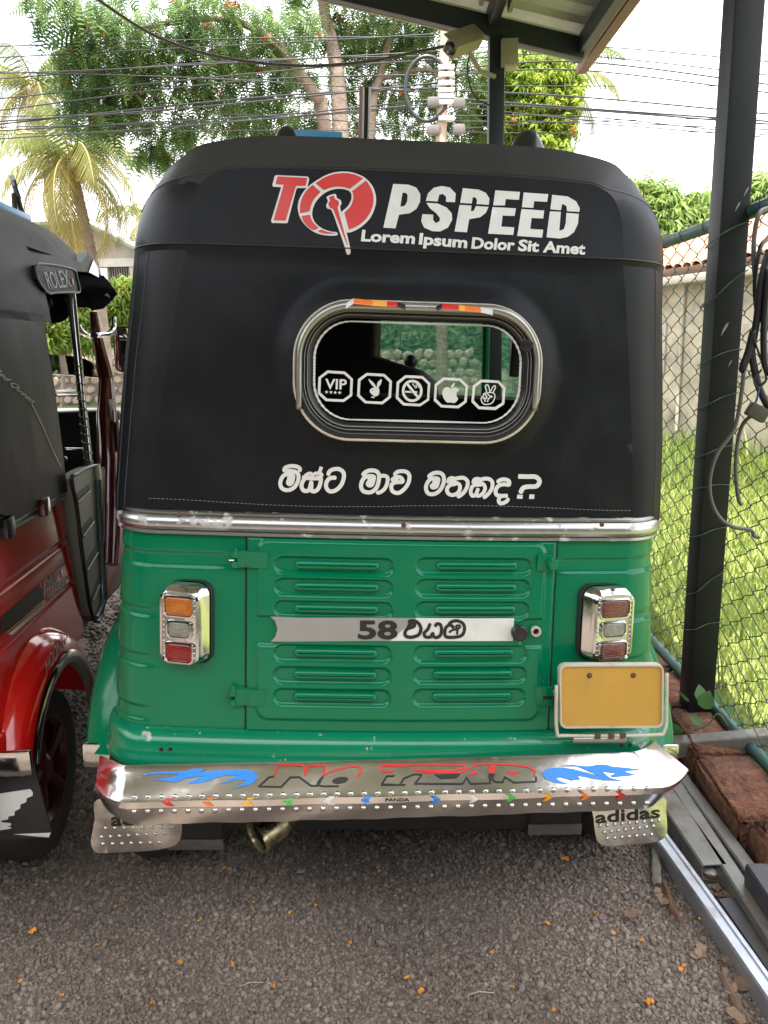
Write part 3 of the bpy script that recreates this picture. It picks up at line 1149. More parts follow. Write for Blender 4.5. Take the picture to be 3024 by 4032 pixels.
# lace border inside the glass
lace = [(WIN[0] + (x - WIN[0]), z) for x, z in rrect(WIN[2] - .031, WIN[3] - .031, WIN[4] - .031, 20, WIN[0], WIN[1])]
lp_ = resample([(x, z) for x, z in lace] + [lace[0]], .0028)
lv, lf = [], []
for i, p in enumerate(lp_):
    c = np.array((WIN[0], WIN[1]))
    d = (p - c) / np.linalg.norm(p - c)
    w = .0016 if i % 2 else .0026
    for s in (-1, 1):
        q = p + d * w * s
        lv.append((q[0], .006 + .07 * (q[1] - .95) - .0172, q[1]))
for i in range(len(lp_)):
    j = (i + 1) % len(lp_)
    lf.append((2 * i, 2 * j, 2 * j + 1, 2 * i + 1))
fix_normals(MB().add(lv, lf).build('lace_border', M_VINYL, g_glass))
# striped tapes over the hood, and a clip
for pts, ms in ((C5((462, 122), (500, 98), (598, 108), (668, 112), (720, 114), (762, 130)), (M_VINYL, M_ORANGEV, M_YELLOWV, M_REDVINYL, M_BLACKV)),
                (C5((918, 138), (945, 124), (1030, 130), (1060, 134), (1140, 142), (1200, 155)), (M_BLACKV, M_REDVINYL, M_YELLOWV, M_ORANGEV, M_VINYL))):
    for i in range(5):
        a, b = pts[i], pts[i + 1]
        A_ = [FG.on_y(a[0], a[1] - 2, -.052, .07), FG.on_y(b[0], b[1] - 2, -.052, .07)]
        h_ = .010
        A2 = [p + np.array((0, -.003, -h_)) for p in A_]
        A3 = [p + np.array((0, .03, .001)) for p in A_]
        fix_normals(MB().grid([A3, A_, A2]).build('hood_tape', ms[i], g_gasket, 180))
q = FG.on_y(*C5((1370, 333))[0], -.036, .07)
MB().box(q, (.022, .004, .020), .002, Matrix.Rotation(.35, 3, 'Y')).build('window_clip', M_BLACKPL, g_gasket)

# stickers on the glass
C7 = crop(1240, 1440, 1640, 1659)
C8 = crop(1640, 1460, 2010, 1659)
# octagon badges (outer ring)
octs = [
    (C7((203, 75), (495, 97), (622, 215), (608, 492), (470, 592), (178, 577), (46, 455), (58, 190)), C7((215, 120), (478, 137), (580, 232), (568, 472), (458, 550), (198, 536), (90, 438), (100, 207))),
    (C7((843, 117), (1135, 132), (1258, 250), (1243, 520), (1105, 630), (815, 613), (688, 493), (703, 220)), C7((855, 160), (1118, 175), (1215, 270), (1200, 500), (1090, 587), (833, 573), (732, 472), (745, 245))),
    (C7((1475, 155), (1640, 160)) + C8((110, 92), (243, 215), (222, 520), (65, 625), (0, 625)) + C7((1440, 648), (1318, 530), (1335, 265)), C7((1487, 198), (1645, 204)) + C8((95, 138), (198, 235), (185, 497), (60, 580), (0, 580)) + C7((1460, 607), (1362, 510), (1377, 290))),
    (C8((472, 115), (770, 133), (910, 262), (885, 552), (740, 662), (432, 645), (302, 525), (322, 235)), C8((490, 162), (758, 178), (864, 283), (842, 530), (722, 615), (448, 600), (346, 495), (362, 262))),
    (C8((1135, 152), (1450, 172), (1572, 300), (1548, 588), (1395, 692), (1092, 675), (966, 550), (990, 265)), C8((1150, 200), (1433, 215), (1526, 318), (1504, 562), (1380, 640), (1110, 628), (1012, 525), (1035, 292))),
]
for o_, i_ in octs:
    gp.lay('octagon_sticker', M_VINYL, g_glass, [o_], [i_], off=.0015)
# VIP with stars
v, f = text_px('VIP', C7((165, 375))[0], C7((518, 385))[0], tuple(np.array(C7((165, 205))[0]) - np.array(C7((160, 375))[0])), bold=.02)
gp.place('vip_sticker', M_VINYL, g_glass, v, f, .0015)
sr = []
for k, c in enumerate(((190, 428), (262, 432), (332, 437), (404, 440))):
    sr.append(C7(*[(c[0] + (32 if j % 2 == 0 else 13) * math.sin(math.pi * j / 5), c[1] - (32 if j % 2 == 0 else 13) * math.cos(math.pi * j / 5)) for j in range(10)]))
gp.lay('star_sticker', M_VINYL, g_glass, sr, off=.0015)
# rabbit head
rab = [C7(*smooth_path([(875, 218), (905, 235), (950, 270), (985, 315), (1008, 350), (1012, 310), (1030, 265), (1062, 232), (1090, 225), (1088, 262), (1070, 310), (1040, 355), (1052, 390), (1050, 440), (1035, 478), (990, 500), (955, 490), (940, 475), (905, 445), (893, 415), (905, 385), (935, 362), (968, 352), (930, 315), (895, 270)], 4, True)),
       C7((918, 500), (945, 508), (972, 500), (968, 532), (945, 522), (918, 526))]
gp.lay('rabbit_sticker', M_VINYL, g_glass, rab, [C7(*[(943 + 9 * math.cos(k), 400 + 9 * math.sin(k)) for k in np.linspace(0, 6.28, 9)[:-1]])], off=.0015)
# no smoking
cx_, cy_ = 1588, 410
no = [C7(*[(cx_ + 170 * math.cos(a), cy_ + 182 * math.sin(a)) for a in np.linspace(0, 2 * math.pi, 41)[:-1]])]
nh = [C7(*[(cx_ + 127 * math.cos(a), cy_ + 139 * math.sin(a)) for a in np.linspace(0, 2 * math.pi, 37)[:-1]])]
gp.lay('no_smoking_sticker', M_VINYL, g_glass, no, nh, off=.0015)
bar = stroke(C7((1500, 290), (1690, 525)), 10)
bar += [C7((1472, 408), (1560, 412), (1585, 446), (1472, 436)), C7((1612, 414), (1672, 418), (1672, 444), (1635, 444))]
bar += stroke(smooth_path(C7((1605, 285), (1598, 305), (1625, 330), (1640, 362), (1662, 350), (1650, 320), (1680, 310), (1690, 340), (1700, 355))), 3.5)
gp.lay('no_smoking_bar', M_VINYL, g_glass, bar, off=.0018)
# apple
ap = [C8(*smooth_path([(608, 322), (640, 300), (690, 292), (735, 315), (752, 345), (715, 372), (703, 415), (712, 465), (733, 490), (705, 540), (660, 568), (625, 562), (590, 556), (545, 560), (500, 520), (465, 455), (455, 385), (475, 320), (520, 288), (565, 292)], 4, True)),
      C8(*smooth_path([(610, 305), (612, 270), (635, 235), (670, 213), (668, 250), (645, 288)], 4, True))]
gp.lay('fruit_sticker', M_VINYL, g_glass, ap, off=.0015)
# peace hand
pw = 4.2
hd = []
for pth in ([(1240, 395), (1222, 320), (1212, 270), (1240, 245), (1268, 265), (1285, 330), (1295, 380)], [(1300, 378), (1330, 310), (1360, 268), (1388, 268), (1385, 310), (1360, 360), (1350, 390)],
            [(1240, 395), (1200, 398), (1175, 425), (1178, 455), (1148, 462), (1140, 495), (1150, 545), (1185, 585), (1240, 593), (1310, 578), (1355, 535), (1378, 470), (1378, 420), (1350, 390), (1300, 382), (1250, 388)],
            [(1200, 410), (1228, 440), (1240, 480), (1225, 490), (1200, 470)], [(1165, 470), (1195, 500), (1215, 530), (1195, 535)], [(1245, 405), (1290, 440), (1330, 455), (1285, 475), (1262, 510), (1250, 550)]):
    hd += stroke(smooth_path(C8(*pth), 4), pw)
gp.lay('hand_sticker', M_VINYL, g_glass, hd, off=.0015)

# ---- lettering on the canopy
CT = crop(1050, 660, 1550, 1659)
CS = crop(1500, 700, 2340, 1659)
CA = crop(1080, 1810, 1630, 1659)
CB = crop(1630, 1830, 2150, 1659)
canopy_skin = Skin(FG, [g_rear, g_corner])
Lw = lambda nm, polys, holes=(), m_=M_VINYL, off=.0015, step=None: canopy_skin.lay(nm, m_, green, polys, holes, step, off)
Tout = [CT((125, 103), (535, 122), (557, 150), (530, 272), (400, 272), (385, 300), (275, 722), (262, 731), (72, 727), (58, 700), (190, 262), (85, 254), (75, 230), (105, 115))]
dial_out = smooth_path([(612, 200), (760, 110), (900, 65), (1060, 58), (1190, 90), (1300, 150), (1390, 260), (1430, 400), (1410, 540), (1340, 680), (1220, 790), (1110, 845), (1070, 850), (1042, 835), (980, 600), (982, 578), (1060, 510), (1105, 420), (1105, 350), (1075, 310), (1000, 285), (900, 285), (800, 315), (710, 375), (640, 460), (600, 560), (600, 650), (640, 730), (720, 795), (820, 835), (915, 850), (925, 880), (890, 892), (760, 888), (640, 855), (540, 790), (460, 700), (415, 590), (410, 480), (450, 370), (520, 275)], 3, True)
needle = smooth_path([(785, 385), (895, 348), (918, 400), (965, 430), (978, 480), (960, 525), (1010, 720), (1070, 960), (1098, 1100), (1075, 1135), (1045, 1125), (1020, 1040), (930, 780), (850, 565), (800, 545), (778, 500), (800, 440)], 3, True)
Lw('logo_outline', Tout + [CT(*dial_out)] + [CT(*needle)], step=14)
red = [CT((145, 122), (535, 142), (510, 245), (388, 243), (370, 290), (250, 698), (92, 695), (225, 232), (118, 222))]
red.append(CT(*smooth_path([(640, 212), (760, 135), (900, 88), (1050, 80), (1170, 105), (1262, 148)], 4), *smooth_path([(1085, 288), (1010, 262), (900, 255), (810, 278), (750, 303)], 4)))
red.append(CT(*smooth_path([(1300, 175), (1365, 280), (1395, 400), (1378, 530), (1310, 660), (1200, 760), (1075, 818)], 4), (1015, 597), *smooth_path([(1020, 590), (1090, 520), (1130, 430), (1130, 350), (1115, 318)], 4)))
red.append(CT(*smooth_path([(600, 232), (520, 310), (465, 400), (438, 500), (438, 605)], 4), *smooth_path([(562, 578), (585, 490), (625, 410), (705, 325)], 4)))
red.append(CT(*smooth_path([(455, 638), (490, 720), (560, 795), (620, 825)], 4), *smooth_path([(682, 795), (620, 735), (585, 680), (570, 622)], 4)))
red.append(CT(*smooth_path([(715, 815), (800, 845), (905, 866), (800, 870), (720, 860), (665, 838)], 4)))
red.append(CT((815, 392), (880, 372), (892, 420), (935, 440), (948, 480), (925, 530), (1060, 1022), (1050, 1018), (870, 550), (820, 525), (805, 480), (830, 440)))
Lw('logo_red', red, m_=M_REDVINYL, off=.0024, step=14)
# PSPEED, cut letters
LET = [
    ([(95, 50), (215, 57), (275, 80), (306, 130), (303, 190), (275, 245), (225, 278), (140, 290), (113, 397), (18, 390)], [(168, 118), (198, 122), (207, 142), (203, 190), (185, 220), (150, 228)]),
    ([(348, 182), (365, 125), (410, 80), (470, 67), (535, 78), (580, 125), (575, 193), (505, 190), (505, 150), (480, 128), (452, 135), (440, 187)], None),
    ([(352, 197), (440, 203), (510, 235), (550, 280), (553, 330), (520, 390), (460, 420), (400, 418), (335, 390), (312, 340), (322, 285), (405, 290), (405, 330), (425, 355), (455, 340), (458, 315), (430, 280), (380, 240)], None),
    ([(635, 83), (760, 95), (815, 120), (843, 165), (837, 213), (742, 207), (746, 175), (735, 158), (714, 152), (705, 203), (615, 198)], None),
    ([(610, 213), (703, 219), (698, 262), (720, 260), (738, 222), (835, 229), (815, 275), (770, 310), (685, 325), (667, 427), (572, 420)], None),
    ([(888, 100), (1080, 113), (1072, 175), (970, 168), (962, 218), (872, 217)], None),
    ([(866, 230), (1048, 240), (1038, 300), (945, 296), (935, 382), (1035, 388), (1027, 448), (832, 437)], None),
    ([(1108, 117), (1300, 130), (1290, 190), (1190, 185), (1183, 237), (1095, 231)], None),
    ([(1092, 245), (1268, 258), (1260, 320), (1170, 315), (1160, 400), (1260, 407), (1252, 468), (1058, 455)], None),
    ([(1330, 135), (1450, 148), (1515, 185), (1545, 240), (1540, 268), (1445, 262), (1440, 222), (1408, 205), (1398, 255), (1315, 248)], None),
    ([(1312, 263), (1397, 268), (1385, 415), (1420, 402), (1435, 355), (1440, 275), (1537, 283), (1530, 360), (1500, 425), (1450, 462), (1390, 475), (1285, 465)], None)]
for o_, h_ in LET:
    Lw('cut_letter', [CS(*o_)], [CS(*h_)] if h_ else [], step=30)
# tagline, word by word along the sagging line
ln = lambda x: np.interp(x, [1421, 1630, 1850, 2020, 2295], [949, 960, 978, 986, 1002])
for wd, x0, x1 in (('Lorem', 1421, 1632), ('Ipsum', 1648, 1838), ('Dolor', 1855, 2024), ('Sit', 2038, 2120), ('Amet', 2136, 2302)):
    v, f = text_px(wd, (x0, ln(x0)), (x1, ln(x1)), (5, -44), bold=.035)
    canopy_skin.place('tagline_word', M_VINYL, green, v, f, .0015)
# Sinhala line
W = 15.5
sn = []


def sp(cr, pts, w=W, n=5):
    k = {id(CA): 550 / 1659, id(CB): 520 / 1659}[id(cr)]
    return stroke(smooth_path(cr(*pts), n), w)


word1 = []
word1 += sp(CA, [(180, 175), (175, 235), (162, 270), (180, 290), (208, 275), (222, 230), (226, 185), (200, 180), (150, 172), (100, 200), (72, 270), (85, 330), (130, 358), (190, 355), (250, 315), (285, 240), (285, 175), (250, 142), (180, 132), (122, 128), (135, 92), (190, 76), (255, 78), (302, 100), (305, 128)])
word1 += sp(CA, [(352, 212), (380, 180), (425, 160), (455, 185), (440, 208), (405, 205)], 13)
word1 += sp(CA, [(455, 185), (490, 162), (540, 160), (565, 180), (540, 205), (500, 205)], 13)
word1 += sp(CA, [(330, 210), (450, 222), (570, 220)], 15)
word1 += sp(CA, [(370, 215), (335, 265), (325, 320), (350, 365), (400, 368), (425, 330), (440, 268), (440, 330), (440, 365), (480, 375), (525, 340), (550, 270), (555, 215)], 16)
word1 += stroke(CA((538, 148), (560, 84)), 14)
word1 += sp(CA, [(640, 178), (660, 135), (710, 112), (770, 112), (820, 150), (825, 215), (795, 300), (730, 362), (660, 375), (618, 330), (620, 270), (660, 220), (732, 213)], 16)
Lw('message_word', word1)
word2 = []
ma = [(1140, 190), (1132, 250), (1118, 290), (1105, 262), (1150, 300), (1175, 265), (1180, 205), (1150, 195), (1100, 188), (1060, 220), (1030, 290), (1045, 360), (1100, 388), (1160, 380), (1215, 330), (1240, 250), (1240, 170), (1200, 130), (1130, 125), (1080, 150), (1055, 180)]
word2 += sp(CA, [(1135, 195), (1128, 255), (1110, 285), (1128, 305), (1160, 295), (1178, 240), (1178, 200), (1110, 195), (1060, 225), (1030, 295), (1045, 360), (1100, 386), (1160, 380), (1215, 330), (1240, 250), (1240, 170), (1200, 132), (1130, 128), (1080, 150), (1052, 180)], 16)
word2 += sp(CA, [(1270, 190), (1315, 192), (1345, 215), (1340, 280), (1310, 345), (1260, 385), (1222, 392)], 15)
word2 += sp(CA, [(1428, 178), (1460, 145), (1520, 135), (1580, 150), (1605, 200), (1590, 280), (1540, 350), (1470, 395), (1400, 370), (1392, 300), (1440, 268), (1520, 262), (1515, 225), (1480, 205), (1430, 215), (1405, 240), (1470, 242)], 15.5)
Lw('message_word', word2)
word3 = []
word3 += sp(CB, [(260, 172), (255, 215), (245, 250), (222, 262), (235, 285), (280, 270), (300, 215), (300, 175), (230, 170), (180, 205), (150, 275), (165, 345), (215, 370), (280, 355), (335, 305), (370, 230), (372, 150), (335, 105), (265, 100), (215, 120), (182, 150)], 15.5)
word3 += sp(CB, [(425, 220), (440, 180), (480, 165), (510, 185), (495, 210), (455, 215), (560, 240), (575, 300), (545, 355), (480, 380), (425, 355), (415, 300), (450, 255), (520, 240)], 15)
word3 += sp(CB, [(500, 180), (560, 165), (625, 165), (670, 205), (668, 270), (630, 340), (580, 385), (552, 400)], 15)
word3 += sp(CB, [(740, 225), (760, 185), (805, 175), (830, 195), (815, 218), (770, 222), (860, 235), (892, 290), (870, 350), (825, 385), (780, 380), (800, 310), (775, 370), (735, 390), (712, 350), (722, 290), (760, 255), (850, 248)], 14.5)
word3 += sp(CB, [(820, 190), (880, 175), (945, 180), (982, 220), (978, 290), (945, 350), (905, 390), (880, 410)], 15)
word3 += sp(CB, [(1048, 215), (1090, 188), (1150, 185), (1190, 205), (1190, 250), (1130, 245), (1062, 262), (1025, 320), (1035, 375), (1090, 390), (1172, 388)], 15.5)
word3 += sp(CB, [(1085, 395), (1062, 440), (1075, 480), (1120, 480), (1165, 455), (1180, 430)], 15)
Lw('message_word', word3)
qm = sp(CB, [(1308, 146), (1430, 148), (1520, 150), (1568, 185), (1570, 230), (1530, 270), (1440, 274), (1370, 290), (1335, 350)], 18)
qm += [CB((1295, 375), (1365, 377), (1362, 427), (1291, 425)), CB((1448, 372), (1510, 372), (1508, 428), (1443, 428))]
Lw('message_mark', qm)

# ---- steel bumper sheet
def bump_row(prof_pts):
    return prof_pts


ky = 0.0
zt = FG.on_y(*C4((0, 187))[0], -.098, 0)[2]
zr1 = FG.on_y(*C4((0, 357))[0], -.150, 0)[2]
zr2 = FG.on_y(*C4((0, 395))[0], -.152, 0)[2]
zb = FG.on_y(*C4((0, 474))[0], -.1455, 0)[2]
tl, tr = FG.on_y(*C3((105, 240))[0], -.05, 0), FG.on_y(*C4((1395, 185))[0], -.05, 0)
rl, rr_ = FG.on_y(*C3((100, 372))[0], -.08, 0), FG.on_y(*C4((1524, 362))[0], -.08, 0)
bl_, br_ = FG.on_y(*C3((150, 480))[0], -.07, 0), FG.on_y(*C4((1420, 425))[0], -.07, 0)
rows = []
NB = 90


def bump_pt(t, s):
    """t across (0..1), s down the profile (0..1)"""
    prof = [(0, -.094, zt, tl[0], tr[0]), (.04, -.100, zt - .004, tl[0], tr[0]), (.54, -.148, zr1, rl[0], rr_[0]), (.56, -.151, zr1 - .002, rl[0] - .001, rr_[0] + .001), (.68, -.152, zr2, rl[0], rr_[0] - .004), (.70, -.150, zr2 - .002, rl[0] + .003, rr_[0] - .007), (1, -.1455, zb, bl_[0], br_[0])]
    ss = [p[0] for p in prof]
    y, z, xl, xr = (np.interp(s, ss, [p[i] for p in prof]) for i in (1, 2, 3, 4))
    x = xl + (xr - xl) * t
    e = min(t, 1 - t)
    wrap = max(0, 1 - e / .065)
    y = y + .066 * wrap ** 1.5
    z = z - .014 * wrap ** 1.5 * (1 - s) - (FG.eul[1] * 0 + .030 * 0) + .018 * (t - .5) * 0
    # the sheet was fitted slightly crooked and carries dents
    z += .036 * (t - .5) + .016 * (t - .5) ** 2
    y += .0016 * math.sin(t * 31 + s * 4) * (s * (1 - s) * 4) + .003 * math.exp(-((t - .03) / .03) ** 2) * math.sin(s * 17 + t * 60)
    if s > .98:
        z += .0015 * math.sin(t * 57) * math.sin(t * 23)
    return (x, y, z)


sl = [0, .02, .04, .1, .2, .3, .4, .5, .54, .56, .62, .68, .70, .78, .86, .94, 1]
tl_ = sorted(set(list(np.linspace(0, 1, NB)) + [.01, .02, .03, .97, .98, .99]))
rows = [[bump_pt(t, s) for t in tl_] for s in sl]
inner = [[(p[0], p[1] + .0022, p[2]) for p in r] for r in rows]
bm_ = MB().grid(rows)
bm_.grid(inner, flip=True)
bm_.grid([rows[-1], inner[-1]])
bm_.grid([inner[0], rows[0]])
g_bump = bm_.build('steel_bumper', M_SHEET, green, 28)
MB().grid([[(x, -.05, .43), (x, -.09, .40), (x, -.06, .36)] for x in (-.42, .42)]).build('bumper_bracket', M_UNDER, green)
bump_skin = Skin(FG, [g_bump])
# rivets
riv = MB().lathe([(0, .0042), (.0022, .0039), (.0042, .0026), (.0054, .0008), (.0056, -.001)], 14, (0, 0, 0), (0, -1, 0)).mesh('rivet', M_CHROME, 180)


def add_rivet(skin, parent, px, sc=1.0):
    h = skin.hit(px[0], px[1], 0)
    if h is None:
        return
    o = link('rivet', riv, parent)
    o.location = h
    o.scale = (sc, sc, sc)


uy = lambda x: np.interp(x, [530, 1600, 2560], [3140, 3122, 3104])
ly = lambda x: np.interp(x, [525, 1600, 2560], [3196, 3180, 3162])
for k in range(39):
    x = 530 + k * (2550 - 530) / 38
    add_rivet(bump_skin, g_bump, (x, uy(x)))
    add_rivet(bump_skin, g_bump, (x - 3, ly(x)))
# printed marks on the sheet
tri = lambda nm, m_, polys, holes=(): bump_skin.lay(nm, m_, g_bump, polys, holes, 40, .0012)
for k, (x, y, m_, s_) in enumerate(((458, 394, M_REDVINYL, -1), (660, 394, M_ORANGEV, -1), (862, 392, M_YELLOWV, -1), (1065, 390, M_GREENV, -1), (1268, 386, M_VINYL, -1), (1458, 384, M_BLUEV, -1))):
    tri('chevron', m_, [C3((x - 28, y), (x + 2, y - 20), (x + 34, y - 20), (x + 8, y), (x + 34, y + 19), (x + 2, y + 19))])
for k, (x, y, m_) in enumerate(((272, 382, M_BLUEV), (466, 376, M_VINYL), (650, 371, M_GREENV), (835, 368, M_YELLOWV), (1022, 364, M_ORANGEV), (1202, 358, M_REDVINYL))):
    tri('chevron', m_, [C4((x + 28, y), (x - 2, y - 19), (x - 26, y - 19), (x - 4, y), (x - 26, y + 18), (x - 2, y + 18))])
v, f = text_px('PANDA', C4((22, 390))[0], C4((142, 389))[0], (0, -12), bold=.02)
bump_skin.place('bumper_word', M_BLACKV, g_bump, v, f, .0012)
trib_l = [C3((335, 258), (400, 242), (545, 240), (590, 226), (655, 228), (620, 243), (690, 236), (860, 230), (905, 250), (912, 275), (880, 305), (775, 330), (845, 300), (850, 285), (800, 283), (715, 306), (790, 270), (820, 258), (740, 262), (640, 295), (580, 302), (560, 295), (605, 280), (640, 262), (560, 272), (500, 295), (385, 280), (480, 270), (520, 252), (430, 252))]
trib_r = [C4((808, 250), (830, 228), (880, 220), (960, 226), (1050, 250), (1090, 262), (1060, 245), (985, 215), (900, 212), (960, 206), (1040, 215), (1090, 205), (1130, 205), (1160, 215), (1240, 222), (1318, 232), (1220, 238), (1280, 258), (1170, 268), (1150, 262), (1180, 250), (1110, 240), (1150, 272), (1215, 288), (1120, 284), (1040, 270), (990, 262), (1000, 280), (960, 285), (900, 268), (878, 275), (900, 290), (940, 302), (870, 296), (825, 275))]
tri('tribal_mark', M_BLUEV, trib_l)
tri('tribal_mark', M_BLUEV, trib_r)
w_ = 7
ru, bk = [], []
ru += stroke(C3((995, 262), (1015, 208), (1092, 208), (1145, 212), (1150, 262)), w_) + stroke(C3((1150, 250), (1168, 212), (1252, 210), (1240, 262)), w_)
ru += stroke(smooth_path(C3((1240, 262), (1280, 240), (1350, 222), (1400, 215), (1435, 225), (1432, 245), (1412, 258), (1425, 262)), 4), w_)
bk += stroke(C3((995, 264), (968, 270), (918, 315), (1030, 318), (1075, 270), (1120, 268), (1180, 312), (1215, 312), (1240, 264)), w_)
bk += stroke(smooth_path(C3((1240, 264), (1215, 295), (1225, 312), (1320, 314)), 4), w_)
bk += [C3(*smooth_path([(1285, 290), (1300, 275), (1335, 267), (1368, 275), (1350, 295), (1310, 302)], 3, True))]
ru += stroke(C3((1655, 212), (1530, 212), (1532, 240), (1590, 244)), w_) + stroke(C4((10, 208), (240, 207), (420, 208), (420, 222), (330, 240)), w_) + stroke(C4((0, 240), (60, 240)), w_)
ru += stroke(C4((160, 233), (330, 238)), 9) + stroke(C4((205, 246), (330, 246)), 5)
bk += stroke(C3((1600, 262), (1560, 264), (1535, 305), (1655, 308)), w_) + stroke(C4((0, 308), (95, 308), (115, 275), (165, 255), (205, 255)), w_)
bk += stroke(C4((205, 258), (170, 302), (410, 302), (430, 270), (450, 302), (548, 299), (552, 262)), w_) + [C4((265, 255), (400, 252), (380, 275), (300, 278))]
ru += stroke(C4((330, 246), (400, 246), (480, 205), (552, 200), (548, 250)), w_) + [C4((540, 232), (560, 205), (575, 220), (570, 250), (540, 250)), C4((438, 262), (470, 228), (482, 250)), C4((620, 240), (700, 240), (660, 262))]
ru += stroke(C4((552, 202), (640, 205), (745, 218), (775, 240), (770, 262)), w_)
bk += stroke(C4((548, 262), (572, 292), (612, 294), (622, 268), (668, 296), (780, 290), (778, 264)), w_) + [C4((540, 252), (572, 252), (568, 268), (540, 272))]
tri('fear_red', M_REDVINYL, ru)
tri('fear_black', M_BLACKV, bk)

# ---- tail lamps
def tail_lamp(pxl, pxr, side, lenses):
    """housing on the tub's corner; local axes: u sideways, v up, w out to the rear"""
    cxy = [np.array(FG.on_y(*p, -.0, .1)) for p in (pxl, pxr)]
    c = (cxy[0] + cxy[1]) / 2
    w2, h2 = abs(cxy[1][0] - cxy[0][0]) / 2 * .94, abs(cxy[1][2] - cxy[0][2]) / 2 * .95
    c = c + np.array((-side * .006, 0, .002))
    ang = side * R(13)
    W_ = np.array((math.sin(ang), -math.cos(ang), 0.06))
    W_ /= np.linalg.norm(W_)
    U_ = np.array((math.cos(ang), math.sin(ang), 0))
    V_ = np.cross(W_, U_) * -1
    V_ = np.array((0, .1, 1.0)) / math.hypot(.1, 1)
    base = np.array((c[0], tub_y(c[0], c[2]) + .012, c[2]))
    P = lambda u, v, w: tuple(base + U_ * u + V_ * v + W_ * (w if w < .05 else w - .011))
    sh = side * .006
    rub = MB()
    ow = rrect(w2, h2, .026, 6)
    rub.grid([[P(u, v, -.02) for u, v in ow], [P(u, v, .014) for u, v in ow], [P(u * .96, v * .975, .018) for u, v in ow]], close_u=True)
    root = fix_normals(rub.build('tail_lamp', M_RUBBER, green, 40))
    hs = MB()
    o1 = rrect(w2 * .94, h2 * .955, .024, 6)
    fw_, fh_ = w2 * .76, h2 * .90
    lv_ = [(0.012, o1), (.022, rrect(w2 * .93, h2 * .95, .024, 6)), (.034, rrect(w2 * .86, h2 * .935, .022, 6, sh, -.002)), (.043, rrect(fw_ + .004, fh_ * .96, .019, 6, sh * 1.5, -.006)), (.045, rrect(fw_ - .001, fh_ * .955, .017, 6, sh * 1.5, -.007)), (.0435, rrect(fw_ - .004, fh_ * .94, .015, 6, sh * 1.5, -.007)), (.0435, rrect(.003, .003, .001, 6, sh * 1.5, -.007))]
    hs.grid([[P(u, v, w) for u, v in o] for w, o in lv_], close_u=True)
    h_ = fix_normals(hs.build('lamp_housing', M_CHROME, root, 30))
    knob_screw(h_, P(sh, h2 * .87, .0360), .005)
    k = fh_ * 2
    lw = fw_ * .76
    for i, (m_, vc, hh, ww) in enumerate(((lenses[0], .285, .118, 1.0), (lenses[1], -.02, .095, .80), (lenses[2], -.325, .115, .95))):
        vcen, hl, wl = vc * k - .007, hh * k, lw * ww
        fr_ = MB()
        for (g0, w0), (g1, w1) in (((.0045, .0545), (.0035, .0580)), ((.0035, .0580), (.0012, .0585)), ((.0012, .0585), (0, .0560))):
            fr_.grid([[P(u, v, w0) for u, v in rrect(wl + g0, hl + g0, .009, 5, sh * 1.5, vcen)], [P(u, v, w1) for u, v in rrect(wl + g1, hl + g1, .009, 5, sh * 1.5, vcen)]], close_u=True)
        fix_normals(fr_.build('lens_rim', M_CHROME, h_, 60))
        ln_ = MB()
        ln_.grid([[P(u, v, .0555) for u, v in rrect(wl, hl, .009, 5, sh * 1.5, vcen)], [P(u, v, .0575) for u, v in rrect(wl * .93, hl * .9, .008, 5, sh * 1.5, vcen)], [P(u, v, .0585) for u, v in rrect(wl * .5, hl * .5, .005, 5, sh * 1.5, vcen)], [P(u, v, .0588) for u, v in rrect(.0005, .0005, .0001, 5, sh * 1.5, vcen)]], close_u=True)
        # moulded ribs of the lens
        for q in np.linspace(-.8, .8, 9):
            ln_.tube([P(sh * 1.5 - wl * .86, vcen + q * hl, .0578), P(sh * 1.5 + wl * .86, vcen + q * hl, .0578)], .0011, 5)
        for q in np.linspace(-.82, .82, 8):
            ln_.tube([P(sh * 1.5 + q * wl, vcen - hl * .84, .0578), P(sh * 1.5 + q * wl, vcen + hl * .84, .0578)], .0008, 5)
        fix_normals(ln_.build('lens', m_, h_, 60))
    st_ = MB().lathe([(0, .0022), (.0014, .0017), (.0021, .0003), (.0021, -.0005)], 8, (0, 0, 0), (0, -1, 0)).mesh('stud', M_CHROME, 180)
    for k2 in range(13):
        for s2 in (-1, 1):
            o = link('stud', st_, h_)
            o.location = P(sh * 1.5 + s2 * (fw_ - .005), -fh_ * .86 + k2 * fh_ * 1.66 / 12, .0552)
            o.rotation_euler = (0, 0, ang)
    return root


tail_lamp(C1((350, 502))[0], C1((663, 1028))[0], -1, (M_AMBER, M_CLEAR, M_REDLENS))
tail_lamp(C2((1128, 382))[0], C2((1384, 788))[0], 1, (M_BROWNLENS, M_CLEAR, M_BROWNLENS))

# ---- number plate on its bracket
pc = [np.array(FG.on_y(*p, -.075, .05)) for p in ((2207, 2622), (2608, 2618), (2606, 2862), (2209, 2862))]
cen = sum(pc) / 4
pu = (pc[1] + pc[2] - pc[0] - pc[3]) / 2
pv_ = (pc[0] + pc[1] - pc[2] - pc[3]) / 2
hw_, hh_ = np.linalg.norm(pu) / 2 * .96, np.linalg.norm(pv_) / 2 * .93
U_, V_ = pu / np.linalg.norm(pu), pv_ / np.linalg.norm(pv_)
N_ = np.cross(U_, V_)
PP = lambda u, v, w: tuple(cen + U_ * u + V_ * v + N_ * w)
o1, o2 = rrect(hw_ + .007, hh_ + .007, .014, 6), rrect(hw_ + .003, hh_ + .003, .011, 6)
pb = MB().grid([[PP(u, v, -.012) for u, v in o1], [PP(u, v, .000) for u, v in o1], [PP(u, v, .003) for u, v in rrect(hw_ + .006, hh_ + .006, .013, 6)], [PP(u, v, .003) for u, v in o2], [PP(u, v, -.003) for u, v in o2]], close_u=True)
